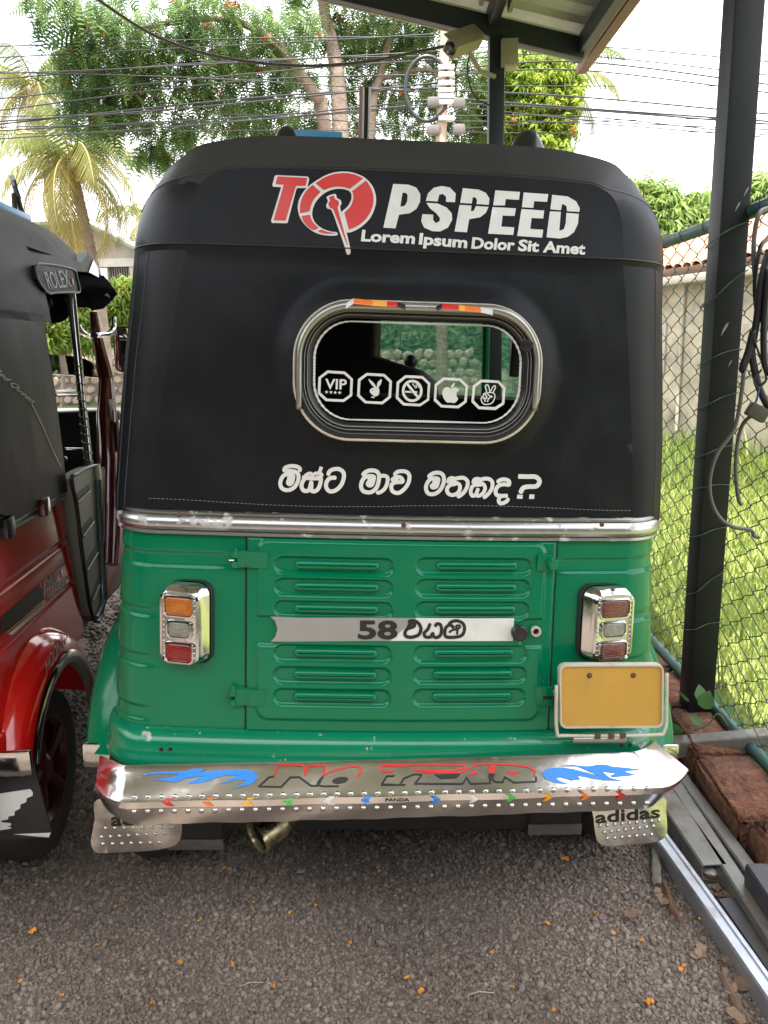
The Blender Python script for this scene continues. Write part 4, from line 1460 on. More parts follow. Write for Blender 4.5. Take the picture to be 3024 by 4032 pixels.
g_plate = fix_normals(pb.build('number_plate', M_CREAM, green, 40))
o3 = rrect(hw_ + .003, hh_ + .003, .012, 6)
MB().add([PP(u, v, -.001) for u, v in o3], [tuple(range(len(o3)))]).build('plate_face', M_PLATE, g_plate)
for u in (-.45, .45):
    MB().lathe([(0, .004), (.004, .003), (.006, 0)], 10, PP(u * hw_, hh_ * .72, -.001), tuple(N_)).build('plate_bolt', M_RUST, g_plate)
fw2 = [PP(u, v, .001) for u, v in ((-hw_ - .013, hh_ * .4), (-hw_ - .013, -hh_ - .012), (-hw_ + .01, -hh_ - .022), (hw_ - .02, -hh_ - .022), (hw_ + .010, -hh_ - .012), (hw_ + .013, -hh_ * .2), (hw_ + .013, hh_ * .8))]
MB().tube(smooth_path(fw2, 6), .0035, 8).build('plate_wire_frame', M_CREAM, g_plate, 180)
MB().tube([PP(-hw_ + .02, -hh_ - .032, -.004), PP(hw_ - .07, -hh_ - .032, -.004)], .0085, 10).build('plate_lamp_bar', M_SATIN, g_plate, 60)
for u in (-.3, -.02, .22):
    MB().box(PP(u * hw_, -hh_ - .022, .003), (.012, .008, .010), .002).build('plate_clamp', M_RUST, g_plate)
MB().box((cen[0] - .02, cen[1] + .045, cen[2]), (.03, .08, .03), .003).build('plate_arm', M_UNDER, g_plate)

# ---- mud flaps
def flap(outline, name, y0, words):
    v, f = fill2d([outline], (), 40)
    def pos(x, y, dy=0.0):
        p = FG.on_y(x, y, y0, .0 if words == 'L' else .16, .25)
        return (p[0], p[1] + dy + .002 * math.sin(p[0] * 40 + p[2] * 25), p[2])
    n = len(v)
    fl = MB().add([pos(x, y) for x, y in v], f).build(name, M_SHEET, green, 60)
    return fix_normals(fl)


flL = flap(C3(*smooth_path([(105, 380), (92, 480), (78, 560), (74, 600), (90, 638), (130, 650), (300, 642), (440, 626), (500, 610), (528, 560), (530, 470), (520, 380), (300, 370)], 4, True)), 'mud_flap', -.045, 'L')
flR = flap(C4(*smooth_path([(1064, 380), (1068, 470), (1078, 560), (1100, 600), (1150, 615), (1280, 606), (1390, 588), (1430, 560), (1438, 520), (1434, 440), (1420, 370), (1240, 360)], 4, True)), 'mud_flap', -.045, '')
skL, skR = Skin(FG, [flL]), Skin(FG, [flR])
v, f = text_px('adidas', C3((175, 512))[0], C3((490, 500))[0], (0, -52), bold=.02)
skL.place('flap_word', M_BLACKV, flL, v, f, .0012)
v, f = text_px('adidas', C4((1078, 500))[0], C4((1402, 470))[0], (0, -48), bold=.02)
skR.place('flap_word', M_BLACKV, flR, v, f, .0012)
for sk, fl, cr, rowsx in ((skL, flL, C3, ((148, 525, 480, 518, 8), (128, 570, 445, 550, 8), (135, 605, 420, 596, 7))), (skR, flR, C4, ((1098, 512, 1395, 486, 9), (1120, 545, 1368, 515, 8), (1135, 577, 1358, 557, 7)))):
    for x0, y0, x1, y1, n in rowsx:
        for k in range(n):
            t = k / (n - 1)
            add_rivet(sk, fl, cr((x0 + (x1 - x0) * t, y0 + (y1 - y0) * t))[0], .75)
M_STEELD = mat('worn_flap_edge', (.10, .09, .08), .6, var=.3, vscale=20)
# older rubber flaps behind
for x0, x1, zb_ in ((-.48, -.36, .0), (.33, .45, .035)):
    MB().box(((x0 + x1) / 2, .05, .27 + zb_), (x1 - x0, .008, .21), .003).build('rubber_flap', M_RUBBER, green)
    MB().box(((x0 + x1) / 2, .044, .176 + zb_), (x1 - x0 + .004, .004, .026), .001).build('flap_edge', M_STEELD, green)
# ---- exhaust
ex = FG.on_y(*C3((905, 575))[0], -.05, 0)
dr = np.array((.75, .62, .22))
dr /= np.linalg.norm(dr)
em = MB()
em.lathe([(.018, .145), (.018, .10), (.022, .095), (.024, .075), (.031, .068), (.034, .055), (.034, .004), (.0355, 0), (.033, .001), (.031, .01), (.030, .06), (0, .06)], 28, tuple(ex), tuple(dr))
g_ex = em.build('exhaust_pipe', M_BRASS, green, 35)
MB().lathe([(.0296, .012), (.0292, .058), (0, .058)], 24, tuple(ex), tuple(dr)).build('exhaust_bore', M_SOOT_SHADE, g_ex)
MB().tube([ex + dr * .14, ex + dr * .20 + np.array((.05, .06, .02)), ex + dr * .25 + np.array((.25, .15, .03))], [.017, .03, .06], 14).build('silencer', M_UNDER, g_ex)
# ---- wheels, mudguards, underbody
for s in (-1, 1):
    fender(green, M_GREEN, s, .545, .662, .345, zc=.29, r=.325, a_lo=.88)
    z_fix = 0.0
    w_o = wheel(green, s * .565, .35, side=s, rim_mat=M_CHROME)
    w_o.location.z = s * .565 * math.tan(FG.eul[1])
    MB().box((s * .622, .035, .40), (.058, .012, .055), .005).build('mudguard_tip', M_CHROME, green)
wf = wheel(green, 0.0, 2.25, side=1)
MB().box((0, .30, .30), (.80, .50, .20), .02).build('engine_block', M_UNDER, green)
MB().tube([(-.45, .35, .22), (.45, .35, .22)], .03, 10).build('axle', M_UNDER, green)
# ---- front of the cabin
MB().box((0, 2.1, .62), (.80, .03, .60), .05).build('front_shield', M_GREEN, green)
for s in (-1, 1):
    MB().tube([(s * .52, 1.62, .50), (s * .50, 1.80, .85), (s * .45, 1.64, 1.46), (s * .40, 1.55, 1.58)], .016, 10).build('front_pillar', M_GREEN, green, 60)
    MB().box((s * .56, 1.35, .47), (.03, .9, .05), .01).build('sill', M_GREEN, green)
    MB().tube([(s * .545, .70, .93), (s * .53, .72, 1.44)], .014, 10).build('rear_pillar', M_GREEN, green, 60)
MB().box((0, 1.83, .84), (1.0, .14, .12), .03).build('dashboard', M_BLACKPL, green)
ws = MB().add([(-.49, 1.80, .88), (.49, 1.80, .88), (.44, 1.65, 1.45), (-.44, 1.65, 1.45)], [(0, 1, 2, 3)]).build('windscreen', M_CLEARGLASS, green)
# ---- seats inside
ps = MB()
ps.box((0, .42, .66), (1.02, .45, .16), .04)
MB().box((0, .28, .93), (1.04, .12, .48), .05, Matrix.Rotation(R(-8), 3, 'X')).build('passenger_seat_back', M_SEAT, green)
ps.build('passenger_seat', M_SEAT, green)
dsb = []
for z, hw2, yy, th in ((.62, .30, 1.22, .05), (.9, .33, 1.20, .06), (1.10, .335, 1.17, .06), (1.17, .32, 1.155, .055), (1.205, .27, 1.15, .055), (1.225, .19, 1.145, .05), (1.245, .125, 1.14, .05), (1.29, .125, 1.135, .05), (1.42, .125, 1.12, .05), (1.47, .105, 1.115, .045), (1.49, .05, 1.11, .03)):
    dsb.append([(-.115 + u, yy + v, z) for u, v in rrect(hw2, th, th * .8, 5)])
dm = MB().grid(dsb, close_u=True)
dm.build('driver_seat_back', M_SEAT, green, 60)
MB().box((-.1, 1.40, .66), (.55, .36, .14), .04).build('driver_seat', M_SEAT, green)
MB().tube([(.16, 1.72, .84), (.16, 1.70, 1.20)], .006, 8).build('lever', M_CHROME, green)
MB().lathe([(0, .03), (.018, .024), (.028, .008), (.028, -.008), (.018, -.024), (0, -.03)], 20, (.16, 1.70, 1.225)).build('lever_knob', M_BLACKPL, green, 180)
mr_ = MB().tube([(.47, 1.66, 1.40), (.56, 1.64, 1.44), (.60, 1.64, 1.36)], .006, 8)
mr_.build('mirror_arm', M_CHROME, green, 60)
MB().box((.60, 1.64, 1.26), (.09, .03, .17), .014).build('wing_mirror', M_BLACKPL, green)
# ---- roof fittings
for px, y0, r_ in (((1128, 556), .55, .036), ((2075, 600), .42, .050)):
    p = FG.on_y(*px, y0, 0)
    q = []
    for k in range(8):
        a = math.pi / 2 * k / 7
        q.append((r_ * math.cos(a) ** .8 if a < 1.57 else 0.0, -r_ * 1.2 + r_ * 2.4 * math.sin(a)))
    MB().lathe(q, 20, (p[0], p[1], p[2] - r_ * .2), (0, .25, 1)).build('roof_horn', M_BLACKPL, green, 180)
p0_, p1_ = FG.on_y(*dp((640, 296))[0], .9, 0), FG.on_y(*dp((740, 297))[0], .9, 0)
MB().box((p0_ + p1_) / 2 + np.array((0, .1, -.02)), (float(p1_[0] - p0_[0]), .30, .05), .004).build('roof_board', M_BLUE, green)
for xx, m_ in ((780, mat('faded_red', (.40, .20, .18), .5)), (785, M_VINYL), (791, M_BLACKV), (798, M_VINYL)):
    a_, b_ = FG.on_y(*dp((xx - 2, 302))[0], 1.3, 0), FG.on_y(*dp((xx, 208))[0], 1.3, 0)
    MB().box((a_ + b_) / 2, (.008 if m_ is M_VINYL else .013, .03, float(b_[2] - a_[2]) + .05), .002).build('roof_fin', m_, green)
# ------------------------------------------------------------------ site materials
M_SOIL = mat('dark_gravel_bed', (0.15, 0.118, 0.095), 0.95, var=0.3, vscale=30, bump=0.6, bscale=120, bdist=0.01)
M_LOT = mat('pale_gravel', (0.24, 0.21, 0.185), 0.95, var=0.30, vscale=14, bump=0.5, bscale=90, bdist=0.01, dirt=(0.30, 0.20, 0.14), dscale=0.6, damt=0.6)
M_ROAD = mat('light_asphalt', (0.30, 0.29, 0.29), 0.9, var=0.1, vscale=20)  # light grey asphalt of the road
M_VERGE = mat('sandy_verge', (0.36, 0.24, 0.17), 0.95, var=0.25, vscale=3)
M_TURF = mat('turf_soil', (0.17, 0.20, 0.05), 0.95, var=0.4, vscale=5)
M_POST = mat('dark_green_black_paint', (0.010, 0.0115, 0.012), 0.45, spec=0.25, var=0.2, vscale=6, dirt=(0.16, 0.15, 0.135), dscale=26, damt=0.55, dlo=0.62, dhi=0.80, bump=0.08, bscale=40)
M_BEAM = mat('dark_beam_paint', (0.016, 0.024, 0.026), 0.5, var=0.2, vscale=6, dirt=(0.10, 0.10, 0.09), dscale=20, damt=0.4, dlo=0.6, dhi=0.8)
M_ROOFSHEET = mat('pale_zinc_sheet', (0.56, 0.58, 0.50), 0.5, 0.0, var=0.08, vscale=3, dirt=(0.22, 0.20, 0.15), dscale=5, damt=0.4)
M_FASCIA = mat('cream_board', (0.40, 0.36, 0.27), 0.7, var=0.12, vscale=5, dirt=(0.16, 0.13, 0.09), dscale=6, damt=0.5)
M_REDOX = mat('red_oxide_edge', (0.17, 0.085, 0.06), 0.6, var=0.15)
M_GALV = mat('galvanised_steel', (0.46, 0.48, 0.52), 0.36, 0.8, var=0.10, vscale=18, dirt=(0.25, 0.20, 0.16), dscale=10, damt=0.6, dlo=0.55, dhi=0.75, bump=0.08, bscale=60)
M_STEEL = mat('weathered_steel_section', (0.23, 0.22, 0.20), 0.5, 0.5, var=0.15, vscale=14, dirt=(0.13, 0.075, 0.045), dscale=9, damt=0.8, dlo=0.48, dhi=0.68, bump=0.1, bscale=70)
M_DARKSTEEL = mat('dark_steel_plate', (0.06, 0.062, 0.07), 0.45, 0.4, var=0.2, vscale=10, dirt=(0.14, 0.09, 0.06), dscale=12, damt=0.6, dlo=0.52, dhi=0.7)
M_FENCE = mat('green_plastic_coated_wire', (0.035, 0.085, 0.062), 0.4, var=0.2, vscale=8, dirt=(0.2, 0.22, 0.19), dscale=20, damt=0.5)
M_RAIL = mat('green_pipe', (0.03, 0.10, 0.085), 0.4, var=0.2, vscale=6, dirt=(0.12, 0.10, 0.07), dscale=16, damt=0.6, dlo=0.5, dhi=0.7)
M_BRICK = mat('laterite_brick', (0.25, 0.105, 0.062), 0.95, var=0.5, vscale=22, bump=1.0, bscale=60, bdist=0.02, dirt=(0.13, 0.085, 0.055), dscale=7, damt=0.7, vary_obj=0.25)
M_STONE = mat('earthy_rubble', (0.15, 0.105, 0.075), 0.95, var=0.3, vscale=12, bump=0.8, bscale=40, bdist=0.01, vary_obj=0.35)
M_CABLE = mat('black_cable', (0.014, 0.014, 0.016), 0.4, var=0.15)
M_CABLEG = mat('grey_cable', (0.11, 0.10, 0.095), 0.5, var=0.15)
M_WALL = mat('stained_plaster', (0.42, 0.37, 0.28), 0.9, var=0.12, vscale=2.2, dirt=(0.16, 0.14, 0.11), dscale=1.6, damt=0.85, dlo=0.44, dhi=0.66, bump=0.2, bscale=30)
M_TILE = mat('orange_clay_tile', (0.42, 0.19, 0.11), 0.8, var=0.2, vscale=7, vary_obj=0.25)
M_CONC = mat('weathered_concrete', (0.38, 0.34, 0.29), 0.9, var=0.12, vscale=1.5, dirt=(0.22, 0.18, 0.15), dscale=1.2, damt=0.6)
M_BARK = mat('pale_bark', (0.20, 0.155, 0.12), 0.95, var=0.35, vscale=5, bump=0.7, bscale=14, bdist=0.03)
M_GREENROOF = mat('green_metal_roof', (0.16, 0.20, 0.15), 0.6, var=0.15, vscale=4)
M_RUBBLE = mat('pale_rubble_stone', (0.42, 0.33, 0.27), 0.95, var=0.25, vscale=5, vary_obj=0.3, bump=0.4, bscale=20)
M_LEAFLITTER = mat('dry_leaf', (0.20, 0.13, 0.085), 0.9, var=0.3, vscale=30, vary_obj=0.4)
M_PETAL = mat('orange_petal', (0.62, 0.25, 0.02), 0.7, var=0.25, vscale=60, vary_obj=0.35)
M_PALEBOX = mat('yellowed_plastic', (0.33, 0.31, 0.21), 0.5, var=0.1)
M_WHITEINS = mat('white_insulator', (0.62, 0.62, 0.62), 0.4, var=0.1)
M_POLE = mat('concrete_pole', (0.36, 0.28, 0.22), 0.9, var=0.2, vscale=3)


def sheet(name, pts, z, material, kind='structure'):
    o = MB().add([(x, y, z) for x, y in pts], [tuple(range(len(pts)))]).build(name, material, None, None)
    o['kind'] = kind
    return o


# ------------------------------------------------------------------ ground
sheet('ground', [(-300, -60), (300, -60), (300, 600), (-300, 600)], -0.03, mat('far_ground', (0.12, 0.12, 0.06), 0.95, var=0.3, vscale=0.2))
sheet('gravel_yard', [(-8, -8), (0.98, -8), (0.98, 6.5), (-8, 6.5)], 0.0, M_SOIL)
sheet('gravel_forecourt', [(-14, 6.5), (1.6, 6.5), (1.6, 12.3), (-14, 12.3)], 0.0, M_LOT)
sheet('roadside_verge', [(-60, 12.3), (40, 12.3), (40, 13.6), (-60, 13.6)], 0.004, M_VERGE)
sheet('road', [(-80, 13.6), (60, 13.6), (60, 19.0), (-80, 19.0)], 0.0, M_ROAD)
sheet('far_verge', [(-80, 19.0), (60, 19.0), (60, 22), (-80, 22)], 0.002, mat('green_verge', (0.10, 0.14, 0.04), .95, var=.4, vscale=2))
sheet('grass_plot', [(1.08, 0.2), (9, 0.2), (9, 12.3), (1.08, 12.3)], 0.0, M_TURF)

# gravel as real stones near the camera
ico_v = []
_ph = (1 + 5 ** .5) / 2
for a, b in ((1, _ph), (-1, _ph), (1, -_ph), (-1, -_ph)):
    ico_v += [(0, a, b), (a, b, 0), (b, 0, a)]
ico_v = np.array(ico_v) / math.sqrt(1 + _ph ** 2)
_bm = bmesh.new()
for v in ico_v:
    _bm.verts.new(v)
_ch = bmesh.ops.convex_hull(_bm, input=_bm.verts[:])
_bm.verts.index_update()
ico_f = np.array([[v.index for v in f.verts] for f in _bm.faces])
_bm.free()


def rand_rot(n):
    q = rng.normal(size=(n, 4))
    q /= np.linalg.norm(q, axis=1)[:, None]
    w, x, y, z = q.T
    return np.stack([np.stack([1 - 2 * (y * y + z * z), 2 * (x * y - z * w), 2 * (x * z + y * w)], 1),
                     np.stack([2 * (x * y + z * w), 1 - 2 * (x * x + z * z), 2 * (y * z - x * w)], 1),
                     np.stack([2 * (x * z - y * w), 2 * (y * z + x * w), 1 - 2 * (x * x + y * y)], 1)], 1)


def big_mesh(name, V, Fc, tint, material, parent=None, smooth=False):
    """vertices (n,3), equal-sided faces (m,k), one tint per vertex"""
    me = bpy.data.meshes.new(name)
    V = np.ascontiguousarray(V, dtype=np.float32)
    Fc = np.ascontiguousarray(Fc, dtype=np.int32)
    k = Fc.shape[1]
    me.vertices.add(len(V))
    me.vertices.foreach_set('co', V.ravel())
    me.loops.add(Fc.size)
    me.loops.foreach_set('vertex_index', Fc.ravel())
    me.polygons.add(len(Fc))
    me.polygons.foreach_set('loop_start', np.arange(0, Fc.size, k, dtype=np.int32))
    me.polygons.foreach_set('loop_total', np.full(len(Fc), k, dtype=np.int32))
    if smooth:
        me.polygons.foreach_set('use_smooth', np.ones(len(Fc), dtype=bool))
    at = me.attributes.new('tint', 'FLOAT', 'POINT')
    at.data.foreach_set('value', np.ascontiguousarray(tint, dtype=np.float32))
    me.update(calc_edges=True)
    me.materials.append(material)
    return link(name, me, parent)


def stones(n, xr, yr, size, z0=0.0, reject=None):
    x = rng.uniform(*xr, n)
    y = rng.uniform(*yr, n)
    if reject is not None:
        ok = ~reject(x, y)
        x, y = x[ok], y[ok]
    n = len(x)
    s = size * np.exp(rng.normal(0, .30, n))
    sc = np.stack([s * rng.uniform(.75, 1.25, n), s * rng.uniform(.65, 1.0, n), s * rng.uniform(.5, .85, n)], 1)
    Rm = rand_rot(n)
    jit = 1 + rng.uniform(-.18, .18, (n, 12, 1))
    P = np.einsum('nij,nkj->nki', Rm, (ico_v[None] * jit) * sc[:, None, :])
    P += np.stack([x, y, z0 + s * rng.uniform(-.1, .5, n)], 1)[:, None, :]
    Fi = (ico_f[None] + (np.arange(n) * 12)[:, None, None]).reshape(-1, 3)
    lowf = np.sin(x * 3.1 + 2 * np.sin(y * 2.3)) * np.sin(y * 4.3 + 1.7 * np.sin(x * 2.9)) + .5 * np.sin(x * 9 + y * 7)
    t = np.repeat(np.clip(rng.beta(2.3, 3.2, n) + .16 * lowf, 0, 1), 12)
    return P.reshape(-1, 3), Fi, t


def cat(parts):
    V, Fc, T, n = [], [], [], 0
    for v, f, t in parts:
        V.append(v)
        Fc.append(f + n)
        T.append(t)
        n += len(v)
    return np.concatenate(V), np.concatenate(Fc), np.concatenate(T)


M_GRAVEL = leaf_mat('gravel_stones', (0.080, 0.064, 0.053), (0.285, 0.235, 0.195), 0.0, 0.85)
_nt = M_GRAVEL.node_tree
GV = cat([stones(31000, (-1.25, .78), (1.15, 2.05), .0046, reject=lambda x, y: x < -.80 - .45 * (y - 1.2)), stones(33000, (-1.25, .78), (1.15, 2.05), .0032, reject=lambda x, y: x < -.80 - .45 * (y - 1.2)), stones(16000, (-1.35, .95), (2.0, 3.4), .0052), stones(9000, (-1.8, -.5), (3.3, 7.0), .011),
          stones(500, (-1.2, .9), (1.15, 2.2), .0062, .001), stones(2500, (.70, .93), (1.15, 2.4), .006), stones(7000, (-1.3, .95), (.45, 1.18), .0062), stones(3000, (-2.2, -.85), (1.1, 2.1), .0062)])
gr = big_mesh('gravel', *GV, M_GRAVEL)
tag(gr, 'loose dark grey-brown gravel covering the parking yard', 'gravel', kind='stuff')

# fallen petals and leaves
def crumple(name, size, material, seed):
    r = random.Random(seed)
    n = 7
    mb = MB()
    for k in range(r.choice((1, 2, 3))):
        ox, oy = r.uniform(-.5, .5) * size, r.uniform(-.5, .5) * size
        ring = [(ox + size * r.uniform(.3, .6) * math.cos(2 * math.pi * i / n), oy + size * r.uniform(.3, .6) * math.sin(2 * math.pi * i / n), size * r.uniform(.0, .45)) for i in range(n)]
        mb.add([(ox, oy, size * .12)] + ring, [(0, 1 + i, 1 + (i + 1) % n) for i in range(n)])
    return mb.mesh(name, material, None)


pet_px = [(365, 1630, 9), (450, 1632, 12), (480, 1878, 10), (1225, 1855, 16), (75, 2015, 14), (390, 2080, 8), (505, 2085, 7), (1325, 2020, 9), (1385, 2028, 8), (1515, 1990, 8), (905, 2145, 12), (1400, 2165, 12), (1180, 1995, 7), (1468, 2090, 10), (250, 1960, 6), (625, 1970, 6), (700, 1865, 6), (820, 1882, 5), (880, 2110, 6), (1110, 2135, 8), (40, 2120, 7), (160, 1935, 5), (330, 2170, 8), (975, 1905, 5), (1290, 1975, 7), (545, 1950, 6), (760, 2035, 6), (1060, 2060, 6), (130, 2150, 8), (590, 2130, 6), (680, 1955, 5), (1200, 2180, 8), (1345, 1930, 6), (210, 2040, 5), (1480, 2085, 7), (430, 1990, 5), (855, 1935, 4), (1010, 1985, 4), (300, 1905, 5), (1155, 1910, 5)]
pm = [crumple('fallen_petal', .012, M_PETAL, k) for k in range(6)]
for i, (x, y, s) in enumerate(pet_px):
    p = at_z(x * KD, y * KD, .008)
    o = link('fallen_petal', pm[i % 6])
    o.location = p
    k = s / 9.0
    o.scale = (k, k, k)
    o.rotation_euler = (0, 0, i * 1.7)
    tag(o, 'small crumpled orange flower petal fallen on the gravel', 'petal', 'orange petals scattered on the gravel')
rl_ = random.Random(5)
bm_l = [crumple('leaf_fragment', .009, M_LEAFLITTER, 80 + k) for k in range(5)]
for i in range(70):
    o = link('leaf_fragment', bm_l[i % 5])
    o.location = at_z(rl_.uniform(20, 1440) * KD, rl_.uniform(1860, 2205) * KD, .007)
    k = rl_.uniform(.5, 1.3)
    o.scale = (k, k, k * .7)
    o.rotation_euler = (0, 0, i)
    tag(o, 'tiny brown dry leaf fragment lying on the gravel', 'leaf fragment', 'brown leaf fragments on the gravel')
twm = MB().tube([(0, 0, 0), (.02, .003, .002), (.045, -.002, .001)], .0011, 5).mesh('twig', mat('pale_straw', (.42, .34, .24), .8), 180)
for i, (x, y, a, s) in enumerate(((520, 2130, .2, 1), (1120, 1865, 1.0, .8), (720, 1905, 2.1, .8), (1010, 2150, .1, 1.2), (320, 1965, 2.6, .7), (1330, 2110, .8, .8), (640, 2095, 1.4, .6), (940, 2020, 2.4, .6))):
    o = link('twig', twm)
    o.location = at_z(x * KD, y * KD, .009)
    o.rotation_euler = (0, 0, a)
    o.scale = (s, s, s)
    tag(o, 'thin pale dry twig lying on the gravel', 'twig', 'dry twigs on the gravel')

# ------------------------------------------------------------------ steel sections on the ground at the right
CR = crop(2400, 2500, 3024, 901)


def lie(a, b, w, h, z=0.0):
    """a bar from ground pixel a to b: returns frame (origin, dir, side, length)"""
    A_, B_ = at_z(*a, z + h), at_z(*b, z + h)
    d = B_ - A_
    L = np.linalg.norm(d)
    d /= L
    s = np.array((d[1], -d[0], 0))
    s /= np.linalg.norm(s)
    return A_, d, s, L


def bar(name, label, cat_, a, b, w, h, material, z=0.0, back=0.0, fwd=0.0, hollow=0.0, group=None, chan=False):
    A_, d, s, L = lie(a, b, w, h, z)
    A_ = A_ - d * back
    L += back + fwd
    o = thing(name, label, cat_, (float(A_[0]), float(A_[1]), z), (0, 0, math.atan2(d[1], d[0])), group)
    t = hollow or .003
    mb = MB()
    r_ = .004
    outer = [(-w / 2 + r_, 0), (w / 2 - r_, 0), (w / 2, r_), (w / 2, h - r_), (w / 2 - r_, h), (-w / 2 + r_, h), (-w / 2, h - r_), (-w / 2, r_)]
    if chan:
        outer = [(-w / 2, 0), (w / 2, 0), (w / 2, h - r_), (w / 2 - r_, h), (w * .2, h), (w * .15, h - .004), (-w * .15, h - .004), (-w * .2, h), (-w / 2 + r_, h), (-w / 2, h - r_)]
    wob = lambda x: .002 * math.sin(x * 5)
    st = list(np.linspace(0, L, max(3, int(L / .12))))
    mb.grid([[(x, u + wob(x), v) for u, v in outer] for x in st], close_u=True, flip=True)
    body = fix_normals(mb.build('wall', material, o, 25))
    inner = [(u * (1 - 2 * t / w), h / 2 + (v - h / 2) * (1 - 2 * t / h)) for u, v in outer]
    for x, sg in ((0, 1), (L, -1)):
        m2 = MB()
        m2.grid([[(x, u + wob(x), v) for u, v in outer], [(x, u + wob(x), v) for u, v in inner], [(x + sg * .10, u, v) for u, v in inner]], close_u=True)
        m2.add([(x + sg * .10, u, v) for u, v in inner], [tuple(range(len(inner)))])
        fix_normals(m2.build('open_end', material, o, 25))
    return o


bar('steel_channel', 'long bright galvanised steel channel lying on the gravel beside the flat plate', 'steel bar', CR((300, 1145))[0], CR((915, 2010))[0], .040, .045, M_GALV, .006, back=.05, fwd=.5, chan=True)
bar('box_section', 'short dull steel box section with an open end lying on the gravel', 'steel bar', CR((362, 970))[0], CR((600, 1305))[0], .062, .05, M_STEEL, .004, back=.35)
bar('steel_section', 'long weathered steel section beside the bricks, nearer the short box section', 'steel bar', CR((412, 900))[0], CR((905, 1640))[0], .038, .05, M_STEEL, .004, back=.5, fwd=.3)
bar('steel_section', 'long weathered steel section lying closest against the brick edging', 'steel bar', CR((450, 850))[0], CR((830, 1350))[0], .036, .047, M_STEEL, .004, back=.45, fwd=.5)
bar('dark_box_section', 'short dark painted box section end at the edge of the steel pile', 'steel bar', CR((838, 1300))[0], CR((960, 1480))[0], .05, .055, M_DARKSTEEL, .052, fwd=.6)
pp = [at_z(*p, .03) for p in CR((620, 1500), (800, 1485), (925, 1640), (990, 2000), (900, 1900))]
pmb = MB().prism([(p[0], p[1]) for p in pp], lambda x, y: (x, y, .008), lambda x, y: (x, y, .030))
tag(fix_normals(pmb.build('steel_plate', M_DARKSTEEL, None, 25)), 'flat dark steel plate lying between two steel bars', 'steel plate')
# brace angle that leans out through the fence
a_, b_ = at_y(*CR((325, 672))[0], 2.10), at_y(*CR((905, 612))[0], 2.02)
br = thing('angle_iron', 'rusty brown angle iron lying across the bricks at the post foot', 'angle iron', tuple(a_))
d_ = b_ - a_
for dz, dy, nm in ((-.012, 0, 'flange'), (.0, .022, 'web')):
    mb = MB()
    if nm == 'flange':
        mb.grid([[(-.12 * d_[0], -.12 * d_[1], .020), (d_ * 1.1)[0:3] + np.array((0, 0, .020))], [(-.12 * d_[0], -.12 * d_[1], -.024), d_ * 1.1 + np.array((0, 0, -.024))]])
    else:
        mb.grid([[np.array((-.12 * d_[0], -.12 * d_[1], .0215)), d_ * 1.1 + np.array((0, 0, .0215))], [np.array((-.12 * d_[0], -.12 * d_[1] + .045, .0215)), d_ * 1.1 + np.array((0, .045, .0215))]])
    o = mb.build(nm, M_STEEL, br, None)
    sm = o.modifiers.new('thick', 'SOLIDIFY')
    sm.thickness = .004

# rusty strips and leaves among the steel
for i, (pts, w, m_, nm, lb) in enumerate((
        ([(262, 1190), (262, 1290), (268, 1420)], .022, M_STEEL, 'metal_strip', 'short rusty metal strip on the gravel by the mud flap'),
        ([(300, 1400), (350, 1540), (400, 1640)], .016, M_RUST, 'rust_flake', 'long curled flake of rust lying on the gravel'),
        ([(635, 1930), (720, 2090), (800, 2210)], .014, M_LEAFLITTER, 'husk_strip', 'split dry brown husk strip at the foot of the bright channel'))):
    P = [at_z(*p, .016) for p in CR(*pts)]
    P = smooth_path(P, 5)
    L_, R_ = [], []
    rr = random.Random(i)
    for k, p in enumerate(P):
        t = P[min(k + 1, len(P) - 1)] - P[max(k - 1, 0)]
        s = np.array((t[1], -t[0], 0)) / (np.linalg.norm(t) + 1e-9)
        w2 = w * rr.uniform(.35, .6)
        L_.append(p - s * w2 + np.array((0, 0, rr.uniform(0, .006))))
        R_.append(p + s * w2 * rr.uniform(.6, 1))
    mb = MB().grid([L_, [(a + b) / 2 + np.array((0, 0, .004)) for a, b in zip(L_, R_)], R_])
    tag(mb.build(nm, m_, None, 60), lb, 'scrap')
lfm = [crumple('dry_leaf', .03, M_LEAFLITTER, 40 + k) for k in range(5)]
lpx = [(280, 1480), (320, 1510), (500, 1830), (540, 1800), (500, 920), (595, 1000), (700, 1880), (700, 2160), (660, 2030), (560, 1400), (620, 1440), (690, 1450), (640, 1330), (590, 1370), (720, 1960), (740, 1400), (675, 1470), (230, 1060), (470, 880), (720, 1490), (615, 1480), (150, 1620), (640, 1100)]
for i, p in enumerate(lpx):
    o = link('dry_leaf', lfm[i % 5])
    o.location = at_z(*CR(p)[0], .012)
    k = .7 + .5 * ((i * 37) % 10) / 10
    o.scale = (k, k, k * .8)
    o.rotation_euler = (0.1, 0.05, i * 2.1)
    tag(o, 'curled brown dry leaf among the steel bars by the brick edging', 'leaf', 'dry leaves by the brick edging')
o = MB().lathe([(0, .012), (.012, .009), (.017, .003), (.014, 0)], 9, tuple(at_z(*CR((572, 1352))[0], .01))).build('paper_scrap', M_VINYL, None)
tag(o, 'scrunched white paper scrap lying between the steel bars', 'litter')

